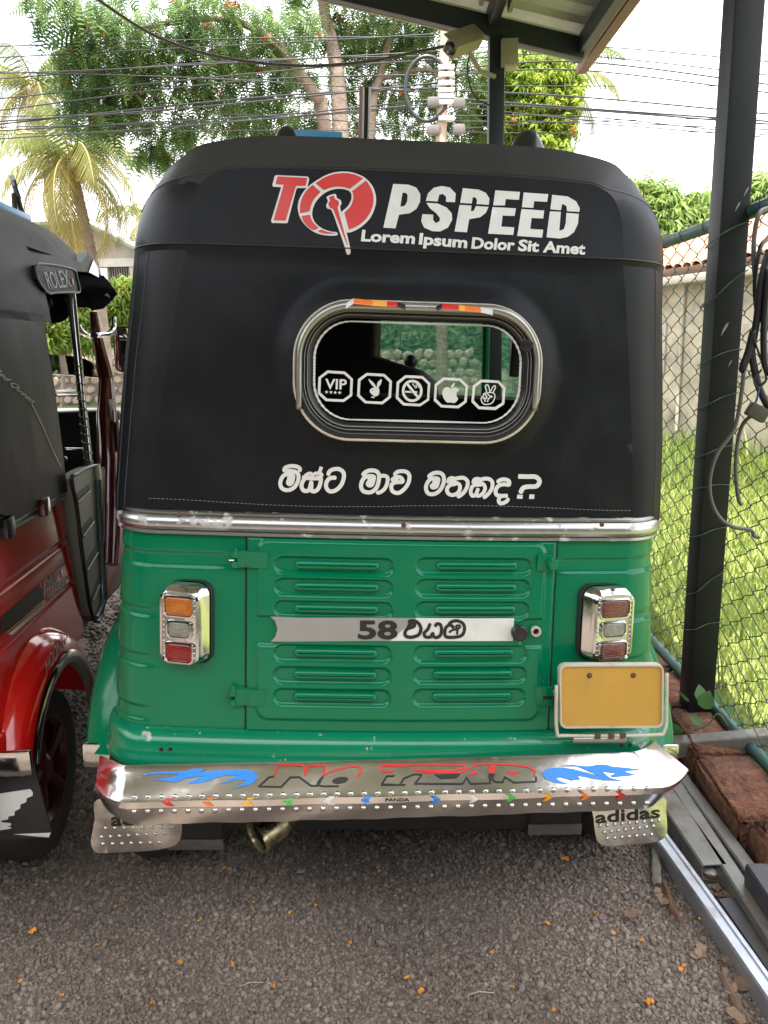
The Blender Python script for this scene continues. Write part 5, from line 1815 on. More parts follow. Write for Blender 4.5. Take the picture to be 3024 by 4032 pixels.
# ------------------------------------------------------------------ brick edging
kerb = thing('brick_edging', 'row of worn red laterite bricks edging the grass beneath the fence', 'edging', (1.0, 1.4, 0))
brick_meshes = []
for k in range(4):
    bm = bmesh.new()
    bmesh.ops.create_cube(bm, size=1)
    for v in bm.verts:
        v.co = Vector((v.co.x * .165, v.co.y * .29, v.co.z * .125))
    bmesh.ops.bevel(bm, geom=bm.edges[:], offset=.010, segments=2, affect='EDGES')
    bmesh.ops.subdivide_edges(bm, edges=bm.edges[:], cuts=2, use_grid_fill=True)
    rr = random.Random(k)
    for v in bm.verts:
        v.co += Vector((rr.uniform(-1, 1), rr.uniform(-1, 1), rr.uniform(-1, 1))) * .0045
    me = bpy.data.meshes.new('brick')
    bm.to_mesh(me)
    bm.free()
    me.polygons.foreach_set('use_smooth', [True] * len(me.polygons))
    me.materials.append(M_BRICK)
    brick_meshes.append(me)
for i in range(9):
    o = link('brick', brick_meshes[i % 4], kerb)
    y = 1.26 + i * .30
    o.location = (-.035 + .012 * math.sin(i * 2.2), y - 1.4, .045 + .008 * math.sin(i * 3.1))
    o.rotation_euler = (.03 * math.sin(i), .04 * math.cos(i * 2), .05 * math.sin(i * 1.7))
rk = MB().lathe([(0, .045), (.03, .04), (.05, .02), (.045, -.02)], 8, (0, 0, 0)).mesh('rubble_stone', M_STONE, 60)
for i in range(16):
    o = link('rubble_stone', rk)
    y = 1.3 + .12 * i
    o.location = (.885 + .03 * math.sin(i * 5), y, .01 + .01 * math.cos(i * 3))
    s = .35 + .4 * ((i * 29) % 13) / 13
    o.scale = (s, s * 1.2, s * .8)
    o.rotation_euler = (i, i * .3, i * 2)
    tag(o, 'rough earthy stone in the gap between brick edging and steel bars', 'stone', 'stones beside the brick edging')

# ------------------------------------------------------------------ fence
FX = 1.05
fence = thing('chain_link_fence', 'green chain link fence on pipe rails running past the steel post', 'fence', (FX, 1.0, 0))
FY0, FY1, FZ0, FZ1 = .70, 6.6, .12, 1.62
for z, r_, nm in ((FZ1 + .01, .021, 'top_rail'), (FZ0, .019, 'bottom_rail')):
    MB().tube([(0, y - 1.0, z + .006 * math.sin(y * 2)) for y in np.linspace(FY0, FY1, 12)], r_, 12).build(nm, M_RAIL, fence, 60)
cell_w, cell_h = .062, .066
nzg = int((FZ1 - FZ0) / cell_h)
wm = []
for sgn in (1, -1):
    pts = []
    for j in range(nzg * 2 + 1):
        z = FZ0 + (FZ1 - FZ0) * j / (nzg * 2)
        yy = sgn * cell_w / 2 * (1 if j % 2 else -1)
        k = .86
        pts.append((.0022 * (1 if j % 2 else -1), yy * k, z - .006))
        pts.append((.0022 * (-1 if j % 2 else 1), yy, z))
        pts.append((.0022 * (1 if j % 2 else -1) * -1, yy * k, z + .006))
    wm.append(MB().tube(pts, .00165, 5).mesh('wire', M_FENCE, 180))
nw = int((FY1 - FY0) / cell_w)
for i in range(nw):
    o = link('wire', wm[i % 2], fence)
    o.location = (0.0, FY0 + i * cell_w - 1.0, .012 * math.sin(i * .5) * 0)
    o.scale = (1, 1, 1 + .004 * math.sin(i * .37))
tie = MB()
for i in range(0, nw, 3):
    y = FY0 + i * cell_w - 1.0
    o = MB().tube([(.024 * math.cos(a), y + .01 * a / 6, FZ1 + .01 + .024 * math.sin(a)) for a in np.linspace(0, 6.5, 12)], .0016, 5).build('rail_tie', M_FENCE, fence, 180)
# steel post beside the fence, with wire ties
PX, PY = 1.0, 2.31
post = thing('steel_post', 'thick dark painted square steel post standing by the chain link fence', 'post', (PX, PY, 0))
MB().box((0, 0, 1.36), (.082, .082, 2.72), .006).build('shaft', M_POST, post, 25)
MB().box((0, 0, .065), (.15, .15, .012), .002).build('base_plate', M_STEEL, post)
P1 = crop(2500, 700, 3024, 610)
for (la, lb) in (((340, 290), (520, 200)), ((318, 570), (500, 420)), ((300, 850), (485, 785)), ((285, 1060), (468, 985)), ((270, 1290), (440, 1225)), ((258, 1440), (428, 1410)), ((245, 1660), (412, 1600)), ((225, 1920), (392, 1800)), ((215, 2090), (380, 2035))):
    za = at_y(*P1(la)[0], PY - .045)[2]
    zb2 = at_y(*P1(lb)[0], PY - .045)[2]
    e = .0435
    MB().tube(smooth_path([(.055, .02, zb2 - .01), (e + .002, -e, zb2), (0, -e - .001, (za + zb2) / 2 + .012), (-e - .001, -e - .001, za + .012), (-e - .001, e, za - .01), (.05, .05, zb2)], 4), .0017, 5).build('wire_tie', M_FENCE, post, 180)
for i, (x, y, s) in enumerate(((410, 690, .012), (470, 130, .008), (510, 60, .008), (435, 850, .006))):
    p = at_y(*P1((x, y))[0], PY - .0425)
    MB().add([(p[0] - PX + s * a, p[1] - PY, p[2] + s * b) for a, b in ((-.8, -2), (-.3, -.2), (.3, 1.0), (1.0, 1.4), (.7, .4), (.1, -.6))], [(0, 1, 2, 3, 4, 5)][::1]).build('paint_scuff', mat('pale_scuff', (.22, .22, .20), .6), post)
# loose cables hung over the fence
cab = thing('cable_bundle', 'bundle of loose black cables with a plug hung over the fence', 'cable', (1.02, 1.9, 0))
def hang(pts, r, m_, Y, nm='cable'):
    P = [at_y(*P1(p)[0], Y + dy) for p, dy in pts]
    P = [q - np.array((1.02, 1.9, 0)) for q in P]
    return MB().tube(smooth_path(P, 8), r, 8).build(nm, m_, cab, 180)
hang([((608, 140), .1), ((570, 165), 0), ((548, 260), 0), ((545, 380), 0), ((560, 520), 0), ((585, 600), .02), ((615, 660), .02)], .006, M_CABLEG, 1.93)
hang([((620, 270), .05), ((575, 320), 0), ((550, 470), 0), ((560, 620), 0), ((590, 660), 0), ((625, 700), .02)], .0055, M_CABLE, 1.92)
hang([((615, 330), 0), ((580, 470), 0), ((560, 640), 0), ((545, 730), 0), ((535, 800), 0), ((560, 930), 0), ((590, 1010), 0), ((630, 1080), 0)], .009, M_CABLE, 1.90)
hang([((612, 420), 0), ((600, 560), 0), ((590, 700), 0), ((595, 850), 0), ((620, 900), 0)], .008, M_CABLE, 1.89)
hang([((545, 700), 0), ((520, 800), 0), ((495, 870), 0), ((500, 880), 0)], .010, M_CABLE, 1.90, 'taped_joint')
hang([((500, 870), 0), ((488, 990), 0), ((455, 1150), 0), ((380, 1260), 0), ((345, 1370), 0), ((350, 1480), 0), ((390, 1560), 0), ((450, 1600), 0), ((530, 1615), 0), ((545, 1640), 0), ((570, 1650), 0)], .0050, M_CABLEG, 1.90)
hang([((545, 1080), 0), ((495, 1130), .03), ((470, 1220), .03), ((462, 1350), .03), ((475, 1470), .03), ((490, 1500), .03)], .0050, M_CABLEG, 1.90)
hang([((545, 740), 0), ((590, 870), 0), ((600, 930), 0), ((560, 960), 0), ((548, 920), 0), ((580, 880), 0)], .0028, M_CABLE, 1.89, 'thin_wire')
hang([((570, 960), 0), ((560, 1010), 0), ((545, 1050), 0)], .0026, mat('blue_wire', (.02, .06, .25), .4), 1.89, 'thin_wire')
q = at_y(*P1((560, 1075))[0], 1.885) - np.array((1.02, 1.9, 0))
MB().box(q, (.05, .022, .034), .004, Matrix.Rotation(.5, 3, 'Y')).build('plug', M_PALEBOX if False else mat('brown_plug', (.06, .055, .04), .5), cab)

# ------------------------------------------------------------------ shed roof over the yard
RS = .235


def roof_z(x):
    return 2.86 - RS * (x - .6)


shed = thing('shed_roof', 'carport roof of pale corrugated sheet on dark steel beams', 'shed', (0, 4.3, 0))
# corrugated sheets, ribs down the slope
X0, X1, Y0, Y1 = -3.4, 1.16, -.10, 4.56
prof = []
y = Y0
while y < Y1:
    prof += [(y, 0), (y + .095, 0), (y + .115, .028), (y + .165, .028), (y + .185, 0)]
    y += .20
npan = 6
for k in range(npan):
    a, b = int(len(prof) * k / npan), int(len(prof) * (k + 1) / npan) + 1
    pr = prof[a:b]
    rows = [[(x, py - 4.3, roof_z(x) + .085 + pz + .0005 * k) for py, pz in pr] for x in (X0, -2, -.5, .6, X1)]
    o = MB().grid(rows).build('roof_sheet', M_ROOFSHEET, shed, None)
    sm = o.modifiers.new('thick', 'SOLIDIFY')
    sm.thickness = .003
for yb in (4.30, 3.55, 2.31, 1.0, .0):
    xa, xb = X0 + .1, 1.07
    mid = ((xa + xb) / 2, yb - 4.3, (roof_z(xa) + roof_z(xb)) / 2 - .02)
    MB().box(mid, (math.hypot(xb - xa, RS * (xb - xa)), .05, .095), .004, Matrix.Rotation(math.atan(RS), 3, 'Y')).build('cross_beam', M_BEAM, shed, 25)
for xx, h in ((1.06, .09), (.6, .10), (-1.2, .08), (-3.2, .09)):
    MB().box((xx, (Y0 + 4.4) / 2 - 4.3, roof_z(xx) + (.028 if xx < 1 else -.0)), (.05, 4.45 - Y0, h), .004).build('long_beam', M_BEAM, shed, 25)
for xx in (.53, .67):
    MB().box((xx, (Y0 + 4.2) / 2 - 4.3, roof_z(xx) + .05), (.022, 4.2 - Y0, .05), .003).build('batten', M_FASCIA, shed, 25)
MB().box((1.10, (Y0 + 4.53) / 2 - 4.3, roof_z(1.1) + .045), (.02, 4.53 - Y0, .10), .003).build('eave_board', M_FASCIA, shed, 25)
MB().box((1.165, (Y0 + 4.75) / 2 - 4.3, roof_z(1.16) + .055), (.055, 4.75 - Y0, .05), .003).build('eave_gutter', M_REDOX, shed, 25)
MB().box(((X0 + 1.1) / 2, 4.545 - 4.3, (roof_z(X0) + roof_z(1.1)) / 2 + .055), (math.hypot(4.5, 4.5 * RS), .018, .09), .003, Matrix.Rotation(math.atan(RS), 3, 'Y')).build('verge_board', M_FASCIA, shed, 25)
for (xx, yy) in ((.62, 4.3), (-3.2, 4.3), (-3.2, 1.2), (-3.2, .0), (1.0, .0)):
    far = (xx, yy) == (.62, 4.3)
    pt = thing('shed_post', 'slim dark steel post rising behind the rickshaw to carry the shed roof' if far else 'dark steel post carrying the left or rear side of the shed roof', 'post', (xx, yy, 0), group=None if far else 'outer posts of the shed')
    MB().box((0, 0, roof_z(xx) / 2 - .03), (.078, .078, roof_z(xx) - .06), .005).build('shaft', M_BEAM, pt, 25)
    MB().box((0, 0, .006), (.15, .15, .012), .002).build('base_plate', M_STEEL, pt)

CC = crop(1600, 0, 2500, 1659)
# junction box
p0, p1 = at_y(*CC((690, 285))[0], 4.24), at_y(*CC((808, 480))[0], 4.24)
jb = thing('junction_box', 'yellowed plastic junction box mounted on the slim shed post', 'box', ((p0[0] + p1[0]) / 2, 4.27, p1[2]))
w_, h_ = p1[0] - p0[0], p0[2] - p1[2]
MB().box((0, 0, h_ / 2), (w_, .09, h_), .006).build('case', M_PALEBOX, jb)
MB().box((0, -.048, h_ / 2), (w_ * .96, .008, h_ * .97), .003).build('lid', M_PALEBOX, jb)
# security camera
p0, p1 = at_y(*CC((315, 355))[0], 4.05), at_y(*CC((510, 285))[0], 4.22)
sc_ = thing('security_camera', 'weathered bullet security camera on the slim shed post', 'camera', tuple(p1))
d = (p0 - p1)
d /= np.linalg.norm(d)
L_ = np.linalg.norm(p0 - p1)
rot = Vector((1, 0, 0)).rotation_difference(Vector(d)).to_matrix()
MB().box(tuple(d * L_ * .5), (L_, .07, .07), .010, rot).build('housing', M_PALEBOX, sc_)
MB().box(tuple(d * (L_ * .45) + np.array((0, 0, .04))), (L_ * 1.1, .08, .008), .003, rot).build('sun_hood', M_PALEBOX, sc_)
MB().lathe([(.0, .010), (.024, .010), (.028, .006), (.030, 0), (.034, -.004)], 20, tuple(d * (L_ + .001)), tuple(d)).build('lens_ring', M_BLACKPL, sc_)
MB().lathe([(0, .013), (.018, .011), (.022, .006)], 20, tuple(d * (L_ + .001)), tuple(d)).build('lens', mat('lens_glass', (.3, .32, .30), .1, .6), sc_)
MB().tube([tuple(d * L_ * .3 - np.array((0, 0, .04))), (.02, .02, -.14), (.10, .04, -.16)], .012, 8).build('bracket', M_PALEBOX, sc_)
MB().tube(smooth_path([tuple(d * L_ * .1), tuple(d * L_ * .2 + np.array((-.02, 0, -.12))), (-.01, 0, -.26), (.08, .03, -.30)], 6), .004, 6).build('lead', M_CABLE, sc_)
# blue box sign beyond the eave
p0, p1 = at_y(*CC((1392, 120))[0], 5.6), at_y(*CC((1492, 272))[0], 5.6)
bs = thing('box_sign', 'small blue box sign hanging beyond the shed eave', 'sign', ((p0[0] + p1[0]) / 2, 5.6, p1[2]))
MB().box((0, 0, (p0[2] - p1[2]) / 2 + .1), (p1[0] - p0[0], .16, p0[2] - p1[2] + .2), .006).build('case', mat('blue_sign', (.015, .05, .22), .4), bs)
MB().box((-.015, 0, -.006), ((p1[0] - p0[0]) * 1.05, .18, .03), .004).build('bottom_frame', M_VINYL, bs)
MB().tube([(0, 0, .45), (0, 0, 1.0), (-.3, -.6, 1.1)], .015, 8).build('hanger', M_BEAM, bs)

# green shade net hung ahead of the rickshaws
net = thing('shade_net', 'green woven shade net hanging in front of the parked rickshaw', 'net', (.45, 4.75, 0))
rows = []
for j in range(9):
    z = .35 + 1.35 * j / 8
    rows.append([(-.75 + 1.55 * i / 40, .05 * math.sin(i * .9 + .2 * j) + .02 * math.sin(i * 2.3), z + .01 * math.sin(i)) for i in range(41)])
def net_mat():
    m = bpy.data.materials.new('green_net')
    m.use_nodes = True
    nt = m.node_tree
    L = nt.links.new
    b = nt.nodes['Principled BSDF']
    tc = nt.nodes.new('ShaderNodeTexCoord')
    mp = nt.nodes.new('ShaderNodeMapping')
    mp.inputs['Scale'].default_value = (22, 1, 60)
    nz = nt.nodes.new('ShaderNodeTexNoise')
    nz.inputs['Scale'].default_value = 1.0
    nz.inputs['Detail'].default_value = 3
    L(tc.outputs['Object'], mp.inputs['Vector'])
    L(mp.outputs['Vector'], nz.inputs['Vector'])
    mx = nt.nodes.new('ShaderNodeMix')
    mx.data_type = 'RGBA'
    mx.inputs[6].default_value = (.03, .22, .13, 1)
    mx.inputs[7].default_value = (.22, .48, .30, 1)
    rr = nt.nodes.new('ShaderNodeMapRange')
    rr.inputs['From Min'].default_value = .4
    rr.inputs['From Max'].default_value = .62
    L(nz.outputs['Fac'], rr.inputs['Value'])
    L(rr.outputs['Result'], mx.inputs[0])
    L(mx.outputs[2], b.inputs['Base Color'])
    tl = nt.nodes.new('ShaderNodeBsdfTranslucent')
    L(mx.outputs[2], tl.inputs['Color'])
    tp = nt.nodes.new('ShaderNodeBsdfTransparent')
    m1 = nt.nodes.new('ShaderNodeMixShader')
    m1.inputs[0].default_value = .6
    L(b.outputs[0], m1.inputs[1])
    L(tl.outputs[0], m1.inputs[2])
    m2 = nt.nodes.new('ShaderNodeMixShader')
    m2.inputs[0].default_value = .28
    L(m1.outputs[0], m2.inputs[1])
    L(tp.outputs[0], m2.inputs[2])
    L(m2.outputs[0], nt.nodes['Material Output'].inputs['Surface'])
    return m
nm_ = MB().grid(rows).build('cloth', net_mat(), net, 180)
MB().tube([(-.78, 0, 1.72), (.83, 0, 1.72)], .018, 8).build('top_pole', M_RAIL, net)
for xx in (-.77, .82):
    MB().tube([(xx, 0, 0), (xx, 0, 1.74)], .018, 8).build('upright', M_RAIL, net)

# ------------------------------------------------------------------ grass
def blades(n, xr, yr, h, w, tint_lo=0., tint_hi=1., lean=.35):
    x, y = rng.uniform(*xr, n), rng.uniform(*yr, n)
    hh = h * np.exp(rng.normal(0, .35, n))
    a = rng.uniform(0, 2 * np.pi, n)
    b = rng.uniform(0, 2 * np.pi, n)
    le = lean * hh * rng.uniform(.2, 1.6, n)
    ww = w * rng.uniform(.6, 1.3, n)
    dx, dy = np.cos(a) * ww / 2, np.sin(a) * ww / 2
    z0 = np.zeros(n)
    P = np.stack([np.stack([x - dx, y - dy, z0], 1), np.stack([x + dx, y + dy, z0], 1),
                  np.stack([x + dx * .8 + np.cos(b) * le * .4, y + dy * .8 + np.sin(b) * le * .4, hh * .6], 1), np.stack([x - dx * .8 + np.cos(b) * le * .4, y - dy * .8 + np.sin(b) * le * .4, hh * .6], 1),
                  np.stack([x + np.cos(b) * le, y + np.sin(b) * le, hh * .95], 1)], 1)
    base = (np.arange(n) * 5)[:, None]
    Fi = np.concatenate([base + np.array([[0, 1, 2]]), base + np.array([[0, 2, 3]]), base + np.array([[3, 2, 4]])])
    t = np.repeat(rng.uniform(tint_lo, tint_hi, n), 5)
    return P.reshape(-1, 3), Fi, t


M_GRASS = leaf_mat('grass_blades', (.12, .18, .035), (.40, .44, .14), .45)
GR = cat([blades(15000, (1.09, 2.6), (1.3, 4.0), .042, .007), blades(34000, (1.12, 4.6), (3.2, 9.2), .055, .012), blades(3000, (2.2, 4.4), (6.5, 10.5), .16, .02, 0, .5), blades(500, (1.1, 1.7), (2.6, 9.), .20, .014, 0, .6)])
tag(big_mesh('grass', *GR, M_GRASS), 'bright green grass growing on the plot beyond the fence', 'grass', kind='stuff')

# heart-leaved creeper at the post foot
M_VINE = leaf_mat('creeper_leaf', (.05, .13, .04), (.12, .24, .08), .3)
cre = thing('creeper_plant', 'small heart-leaved green creeper growing at the foot of the steel post', 'plant', (1.0, 2.15, .05))
lfv = []
def leaf_geom(s):
    out = [(0, 0, 0), (.35, .12, .05), (.5, .45, .08), (.32, .8, .04), (0, 1.15, -.08), (-.32, .8, .04), (-.5, .45, .08), (-.35, .12, .05)]
    v = [(x * s, y * s, z * s) for x, y, z in out] + [(0, .5 * s, -.02 * s)]
    f = [(8, i, (i + 1) % 8) for i in range(8)]
    return v, f
lmesh = MB().add(*leaf_geom(.052)).mesh('leaf', M_VINE, 180)
_a = lmesh.attributes.new('tint', 'FLOAT', 'POINT')
_a.data.foreach_set('value', [.5] * len(lmesh.vertices))
for i, (p, dy, rz, rx, s) in enumerate((((435, 375), -.10, 1.8, .9, 1.0), ((520, 380), -.10, .2, 1.1, .9), ((535, 420), -.12, -.6, 1.2, 1.0), ((360, 545), -.12, 2.6, 1.0, .9), ((385, 580), -.12, 2.9, 1.3, .7), ((515, 512), -.12, .5, .6, .7), ((350, 415), -.05, 1.2, .8, .8), ((600, 400), .06, -.4, .9, .8), ((700, 545), .0, -.8, .7, 1.0), ((640, 450), .0, -1.2, .5, .9), ((330, 500), -.05, 2.2, .8, .7))):
    q = at_y(*CR(p)[0], 2.27 + dy)
    o = link('leaf', lmesh, cre)
    o.location = q - np.array((1.0, 2.15, .05))
    o.rotation_euler = (rx, .2 * math.sin(i), rz)
    o.scale = (s, s, s)
st = [at_y(*CR(p)[0], 2.15) - np.array((1.0, 2.15, .05)) for p in ((330, 560), (410, 548), (470, 540), (560, 510), (620, 450), (700, 560), (760, 600), (880, 690))]
MB().tube(smooth_path(st, 6), .0028, 6).build('stem', mat('creeper_stem', (.07, .12, .03), .6), cre, 180)

# ------------------------------------------------------------------ outbuilding beyond the grass
WA, WB = np.array((2.95, 11.5, 0)), np.array((6.2, 2.6, 0))
wd = (WB - WA) / np.linalg.norm(WB - WA)
wn = np.array((-wd[1], wd[0], 0))
if wn[0] > 0:
    wn = -wn
wl = np.linalg.norm(WB - WA)
ob = thing('outbuilding', 'low plastered outbuilding with stained wall and orange tiled roof', 'building', tuple(WA), (0, 0, math.atan2(wd[1], wd[0])))
sgn = 1 if np.dot(np.array((-wd[1], wd[0], 0)), wn) > 0 else -1      # wall face looks along sgn * local y
topz = at_plane(*P1((200, 490))[0], WA, wn)[2]
WH = float(topz)
MB().box((wl / 2, -sgn * .10, WH / 2), (wl, .20, WH), .01).build('wall', M_WALL, ob, 25)
MB().box((wl / 2, sgn * .04, WH + .04), (wl + .3, .34, .09), .008).build('eave_beam', M_CONC, ob, 25)
MB().box((wl / 2, sgn * .05, WH + .13), (wl + .3, .30, .08), .008).build('eave_board', mat('dark_board', (.10, .06, .04), .8), ob, 25)
for u in (1.6, 3.2, 4.8, 6.4):
    wv = MB().box((u, sgn * .012, WH - .75), (.42, .03, .62), .006).build('shutter', M_CONC, ob, 25)
    MB().box((u, sgn * .03, WH - .75), (.30, .02, .5), .004).build('shutter_panel', M_WALL, wv, 25)
    MB().tube([(u + .5, sgn * .03, .2), (u + .5, sgn * .03, WH)], .02, 6).build('wall_pipe', M_CONC, ob)
# rows of tiles: barrel courses up the slope
tm = []
pt_ = []
for k in range(9):
    a = math.pi * k / 8
    pt_.append((.072 * math.cos(a), .055 * math.sin(a)))
tile = MB().grid([[(u, 0.0, v) for u, v in pt_], [(u * .9, .44, v * .9 + .01) for u, v in pt_]]).mesh('roof_tile', M_TILE, 60)
ti = 0
slope = R(20)
for r in range(5):
    for c in range(int((wl + .3) / .15)):
        if ti >= 295:
            break
        o = link('roof_tile', tile, ob)
        yl, zl = .18 - r * .40 * math.cos(slope), WH + .17 + r * .40 * math.sin(slope)
        o.location = (-.1 + c * .15, sgn * yl, zl)
        o.rotation_euler = (slope, 0, 0) if sgn < 0 else (slope, 0, math.pi)
        ti += 1
bk_ = MB().grid([[(-.15, sgn * .20, WH + .165), (wl + .15, sgn * .20, WH + .165)], [(-.15, -sgn * 3.4, WH + .165 + 3.6 * math.tan(slope)), (wl + .15, -sgn * 3.4, WH + .165 + 3.6 * math.tan(slope))]])
bk_.build('roof_deck', M_TILE, ob, None)
# ------------------------------------------------------------------ the red rickshaw
FR = Frame((-1.435, 1.45, -0.04), 4.5, 0.0)
red_t = thing('auto_rickshaw', 'red three-wheeled rickshaw with black canopy and ROLEX side flap', 'rickshaw', tuple(FR.loc), FR.eul)
Z7 = crop(0, 600, 600, 1475)
Z8 = crop(0, 1500, 600, 1327)
Z6 = crop(0, 2400, 600, 1327)
Z4 = crop(200, 1150, 560, 1327)
rx = lambda p, x0: FR.on_x(p[0], p[1], x0)
ry = lambda p, y0: FR.on_y(p[0], p[1], y0)
SIDE_Y = .675
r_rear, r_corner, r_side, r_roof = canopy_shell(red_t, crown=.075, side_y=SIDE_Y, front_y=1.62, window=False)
r_tub = tub_shell(red_t, M_RED, z0=.50, yf=SIDE_Y + .01, bands=[(.775, .800, .42, .004), (.655, .672, .42, .004)])
u_strip(red_t, 'belt_moulding', M_ALU, [(-.004, .956), (.006, .956), (.009, .952), (.005, .947), (.012, .942), (.014, .932), (.012, .922), (.005, .917), (.010, .913), (.008, .905), (-.004, .905)], smooth=25, yf=SIDE_Y + .02)
u_strip(red_t, 'rear_ledge', M_RED, [(-.01, .499), (.019, .496), (.032, .478), (.039, .449), (.038, .431), (-.01, .426)], yf=.30, smooth=50, sx=.3)
for s in (-1, 1):
    MB().box((s * .40, -.075, .70), (.10, .06, .18), .012).build('tail_lamp', M_REDLENS, red_t)
MB().box((0, -.115, .385), (1.2, .012, .10), .005).build('steel_bumper', M_SHEET, red_t)
MB().box((0, .98, .46), (1.06, 1.6, .02)).build('floor_pan', M_UNDER, red_t)
# lower flank under the tub, ahead of the mudguard
for s in (-1, 1):
    MB().box((s * .555, .62, .62), (.02, .22, .30), .006).build('flank_panel', M_MAROON_SHADE, red_t)
red_skin = Skin(FR, [r_tub, r_side, r_corner])
# stripes and flank lettering
lay = lambda nm, m_, polys, holes=(): red_skin.lay(nm, m_, red_t, polys, holes, 30, .0015)
lay('black_stripe', M_BLACKV, [Z8((0, 2060), (0, 2212), (60, 2180), (390, 1900), (340, 1770))])
lay('gold_stripe', mat('gold_vinyl', (.42, .22, .03), .35), [Z8((40, 2180), (370, 1905), (365, 1930), (60, 2195))])
lay('white_stripe', M_VINYL, [Z8((70, 2205), (375, 1938), (388, 1972), (100, 2212))])
lay('gold_stripe', mat('gold_vinyl', (.42, .22, .03), .35), [Z8((595, 1672), (690, 1590), (690, 1618), (600, 1695))])
lay('white_stripe', M_VINYL, [Z8((600, 1698), (690, 1622), (695, 1655), (612, 1742))])
M_SILVERV = mat('silver_vinyl', (.36, .33, .33), .35, .3)
v, f = text_px('DRIFT', Z8((370, 1850))[0], Z8((555, 1690))[0], tuple(np.array(Z8((380, 1745))[0]) - np.array(Z8((378, 1850))[0])), bold=.04)
red_skin.place('flank_word', M_SILVERV, red_t, v, f, .0018)
v, f = text_px('MATSURI', Z8((403, 1925))[0], Z8((585, 1775))[0], tuple(np.array(Z8((405, 1835))[0]) - np.array(Z8((405, 1925))[0])), bold=.02)
red_skin.place('flank_word', M_SILVERV, red_t, v, f, .0018)
# script on the canopy side, and the white swash
v, f = text_px('Red Queen', Z8((-60, -95))[0], Z8((272, 195))[0], tuple(np.array(Z8((60, -70))[0]) - np.array(Z8((20, -50))[0])), shear=.3)
side_skin = Skin(FR, [r_side])
side_skin.place('canopy_script', M_VINYL, red_t, v, f, .0015)
side_skin.lay('canopy_swash', M_VINYL, red_t, stroke(Z8((272, 200), (370, 400), (450, 590), (528, 750)), 3.0), (), None, .0015)
# studded edge strip at the front of the canopy side
eT, eB = rx(Z7((322, 1350))[0], .552), rx(Z8((560, 880))[0], .578)
es = MB()
pth = [eT + (eB - eT) * t for t in np.linspace(-.02, 1, 12)]
es.grid([[(p[0] + .004, p[1] - .028, p[2]) for p in pth], [(p[0] + .007, p[1], p[2]) for p in pth], [(p[0] - .01, p[1] + .022, p[2]) for p in pth], [(p[0] - .05, p[1] + .025, p[2]) for p in pth]])
edge_ = fix_normals(es.build('canopy_edge', M_PIPING, red_t, 60))
stud = MB().lathe([(0, .006), (.004, .005), (.007, .002), (.008, 0)], 12, (0, 0, 0), (1, 0, 0)).mesh('snap_stud', M_CHROME, 180)
for p in Z7((347, 1425), (375, 1655), (420, 1893), (467, 2153)) + Z8((453, 168), (485, 390), (545, 678)):
    q = rx(p, .572)
    t = np.clip((eT[2] - q[2]) / (eT[2] - eB[2]), 0, 1)
    o = link('snap_stud', stud, edge_)
    o.location = (eT[0] + (eB[0] - eT[0]) * t + .006, q[1] - .004, q[2])
# loose corner of the canopy cloth over the belt
fl = [rx(p, .592) for p in Z8((0, 1025), (170, 1008), (215, 1150), (130, 1165), (60, 1175), (0, 1160))]
mb = MB().prism([tuple(p) for p in fl], lambda x, y, z: (x, y, z), lambda x, y, z: (x - .012, y, z))
fix_normals(mb.build('cloth_corner', M_LEATHER, red_t, 40))
# seams along the roof's edge
sm = [rx(p, .515) for p in Z7((-200, 790), (0, 868), (150, 915), (270, 958), (400, 970), (520, 995), (650, 1030), (790, 1062), (830, 1020), (850, 962))]
MB().tube(smooth_path(sm, 5), .004, 6).build('roof_seam', M_PIPING, red_t, 180)
# side wing of the roof and the lettered flap
wing = [rx(p, .535) for p in Z7((275, 965), (520, 1000), (790, 1065), (850, 970), (920, 1050), (955, 1200), (860, 1160), (730, 1150), (345, 1090), (330, 1350), (300, 1180))]
mb = MB().prism([tuple(p) for p in wing], lambda x, y, z: (x, y, z), lambda x, y, z: (x - .03, y, z))
fix_normals(mb.build('roof_wing', M_LEATHER, red_t, 40))
rt = [rx(p, .538) for p in Z7((905, 1040), (950, 1120), (958, 1210), (860, 1160))]
fix_normals(MB().prism([tuple(p) for p in rt], lambda x, y, z: (x, y, z), lambda x, y, z: (x - .02, y, z)).build('roof_tip', M_MAROON_SHADE, red_t, 40))
fp = [rx(p, .565) for p in Z7((345, 1092), (450, 1082), (620, 1108), (718, 1145), (740, 1220), (765, 1345), (690, 1352), (540, 1355), (470, 1362), (410, 1310), (358, 1225))]
flap_o = fix_normals(MB().prism([tuple(p) for p in fp], lambda x, y, z: (x, y, z), lambda x, y, z: (x - .012, y, z)).build('side_flap', M_LEATHER, red_t, 40))
MB().tube(smooth_path([p + np.array((.002, 0, 0)) for p in fp], 4, True), .0035, 6, closed=True).build('flap_piping', mat('grey_piping', (.10, .10, .10), .4), flap_o, 180)
fsk = Skin(FR, [flap_o])
v, f = text_px('ROLEX', Z7((470, 1322))[0], Z7((688, 1300))[0], tuple(np.array(Z7((425, 1145))[0]) - np.array(Z7((480, 1318))[0])), bold=.0)
fsk.place('flap_word', mat('grey_flap_vinyl', (.30, .30, .31), .4), flap_o, v, f, .002)
fsk.lay('flap_mark', M_REDVINYL, flap_o, [Z7((690, 1212), (705, 1225), (712, 1275), (700, 1285), (690, 1240))], (), None, .002)
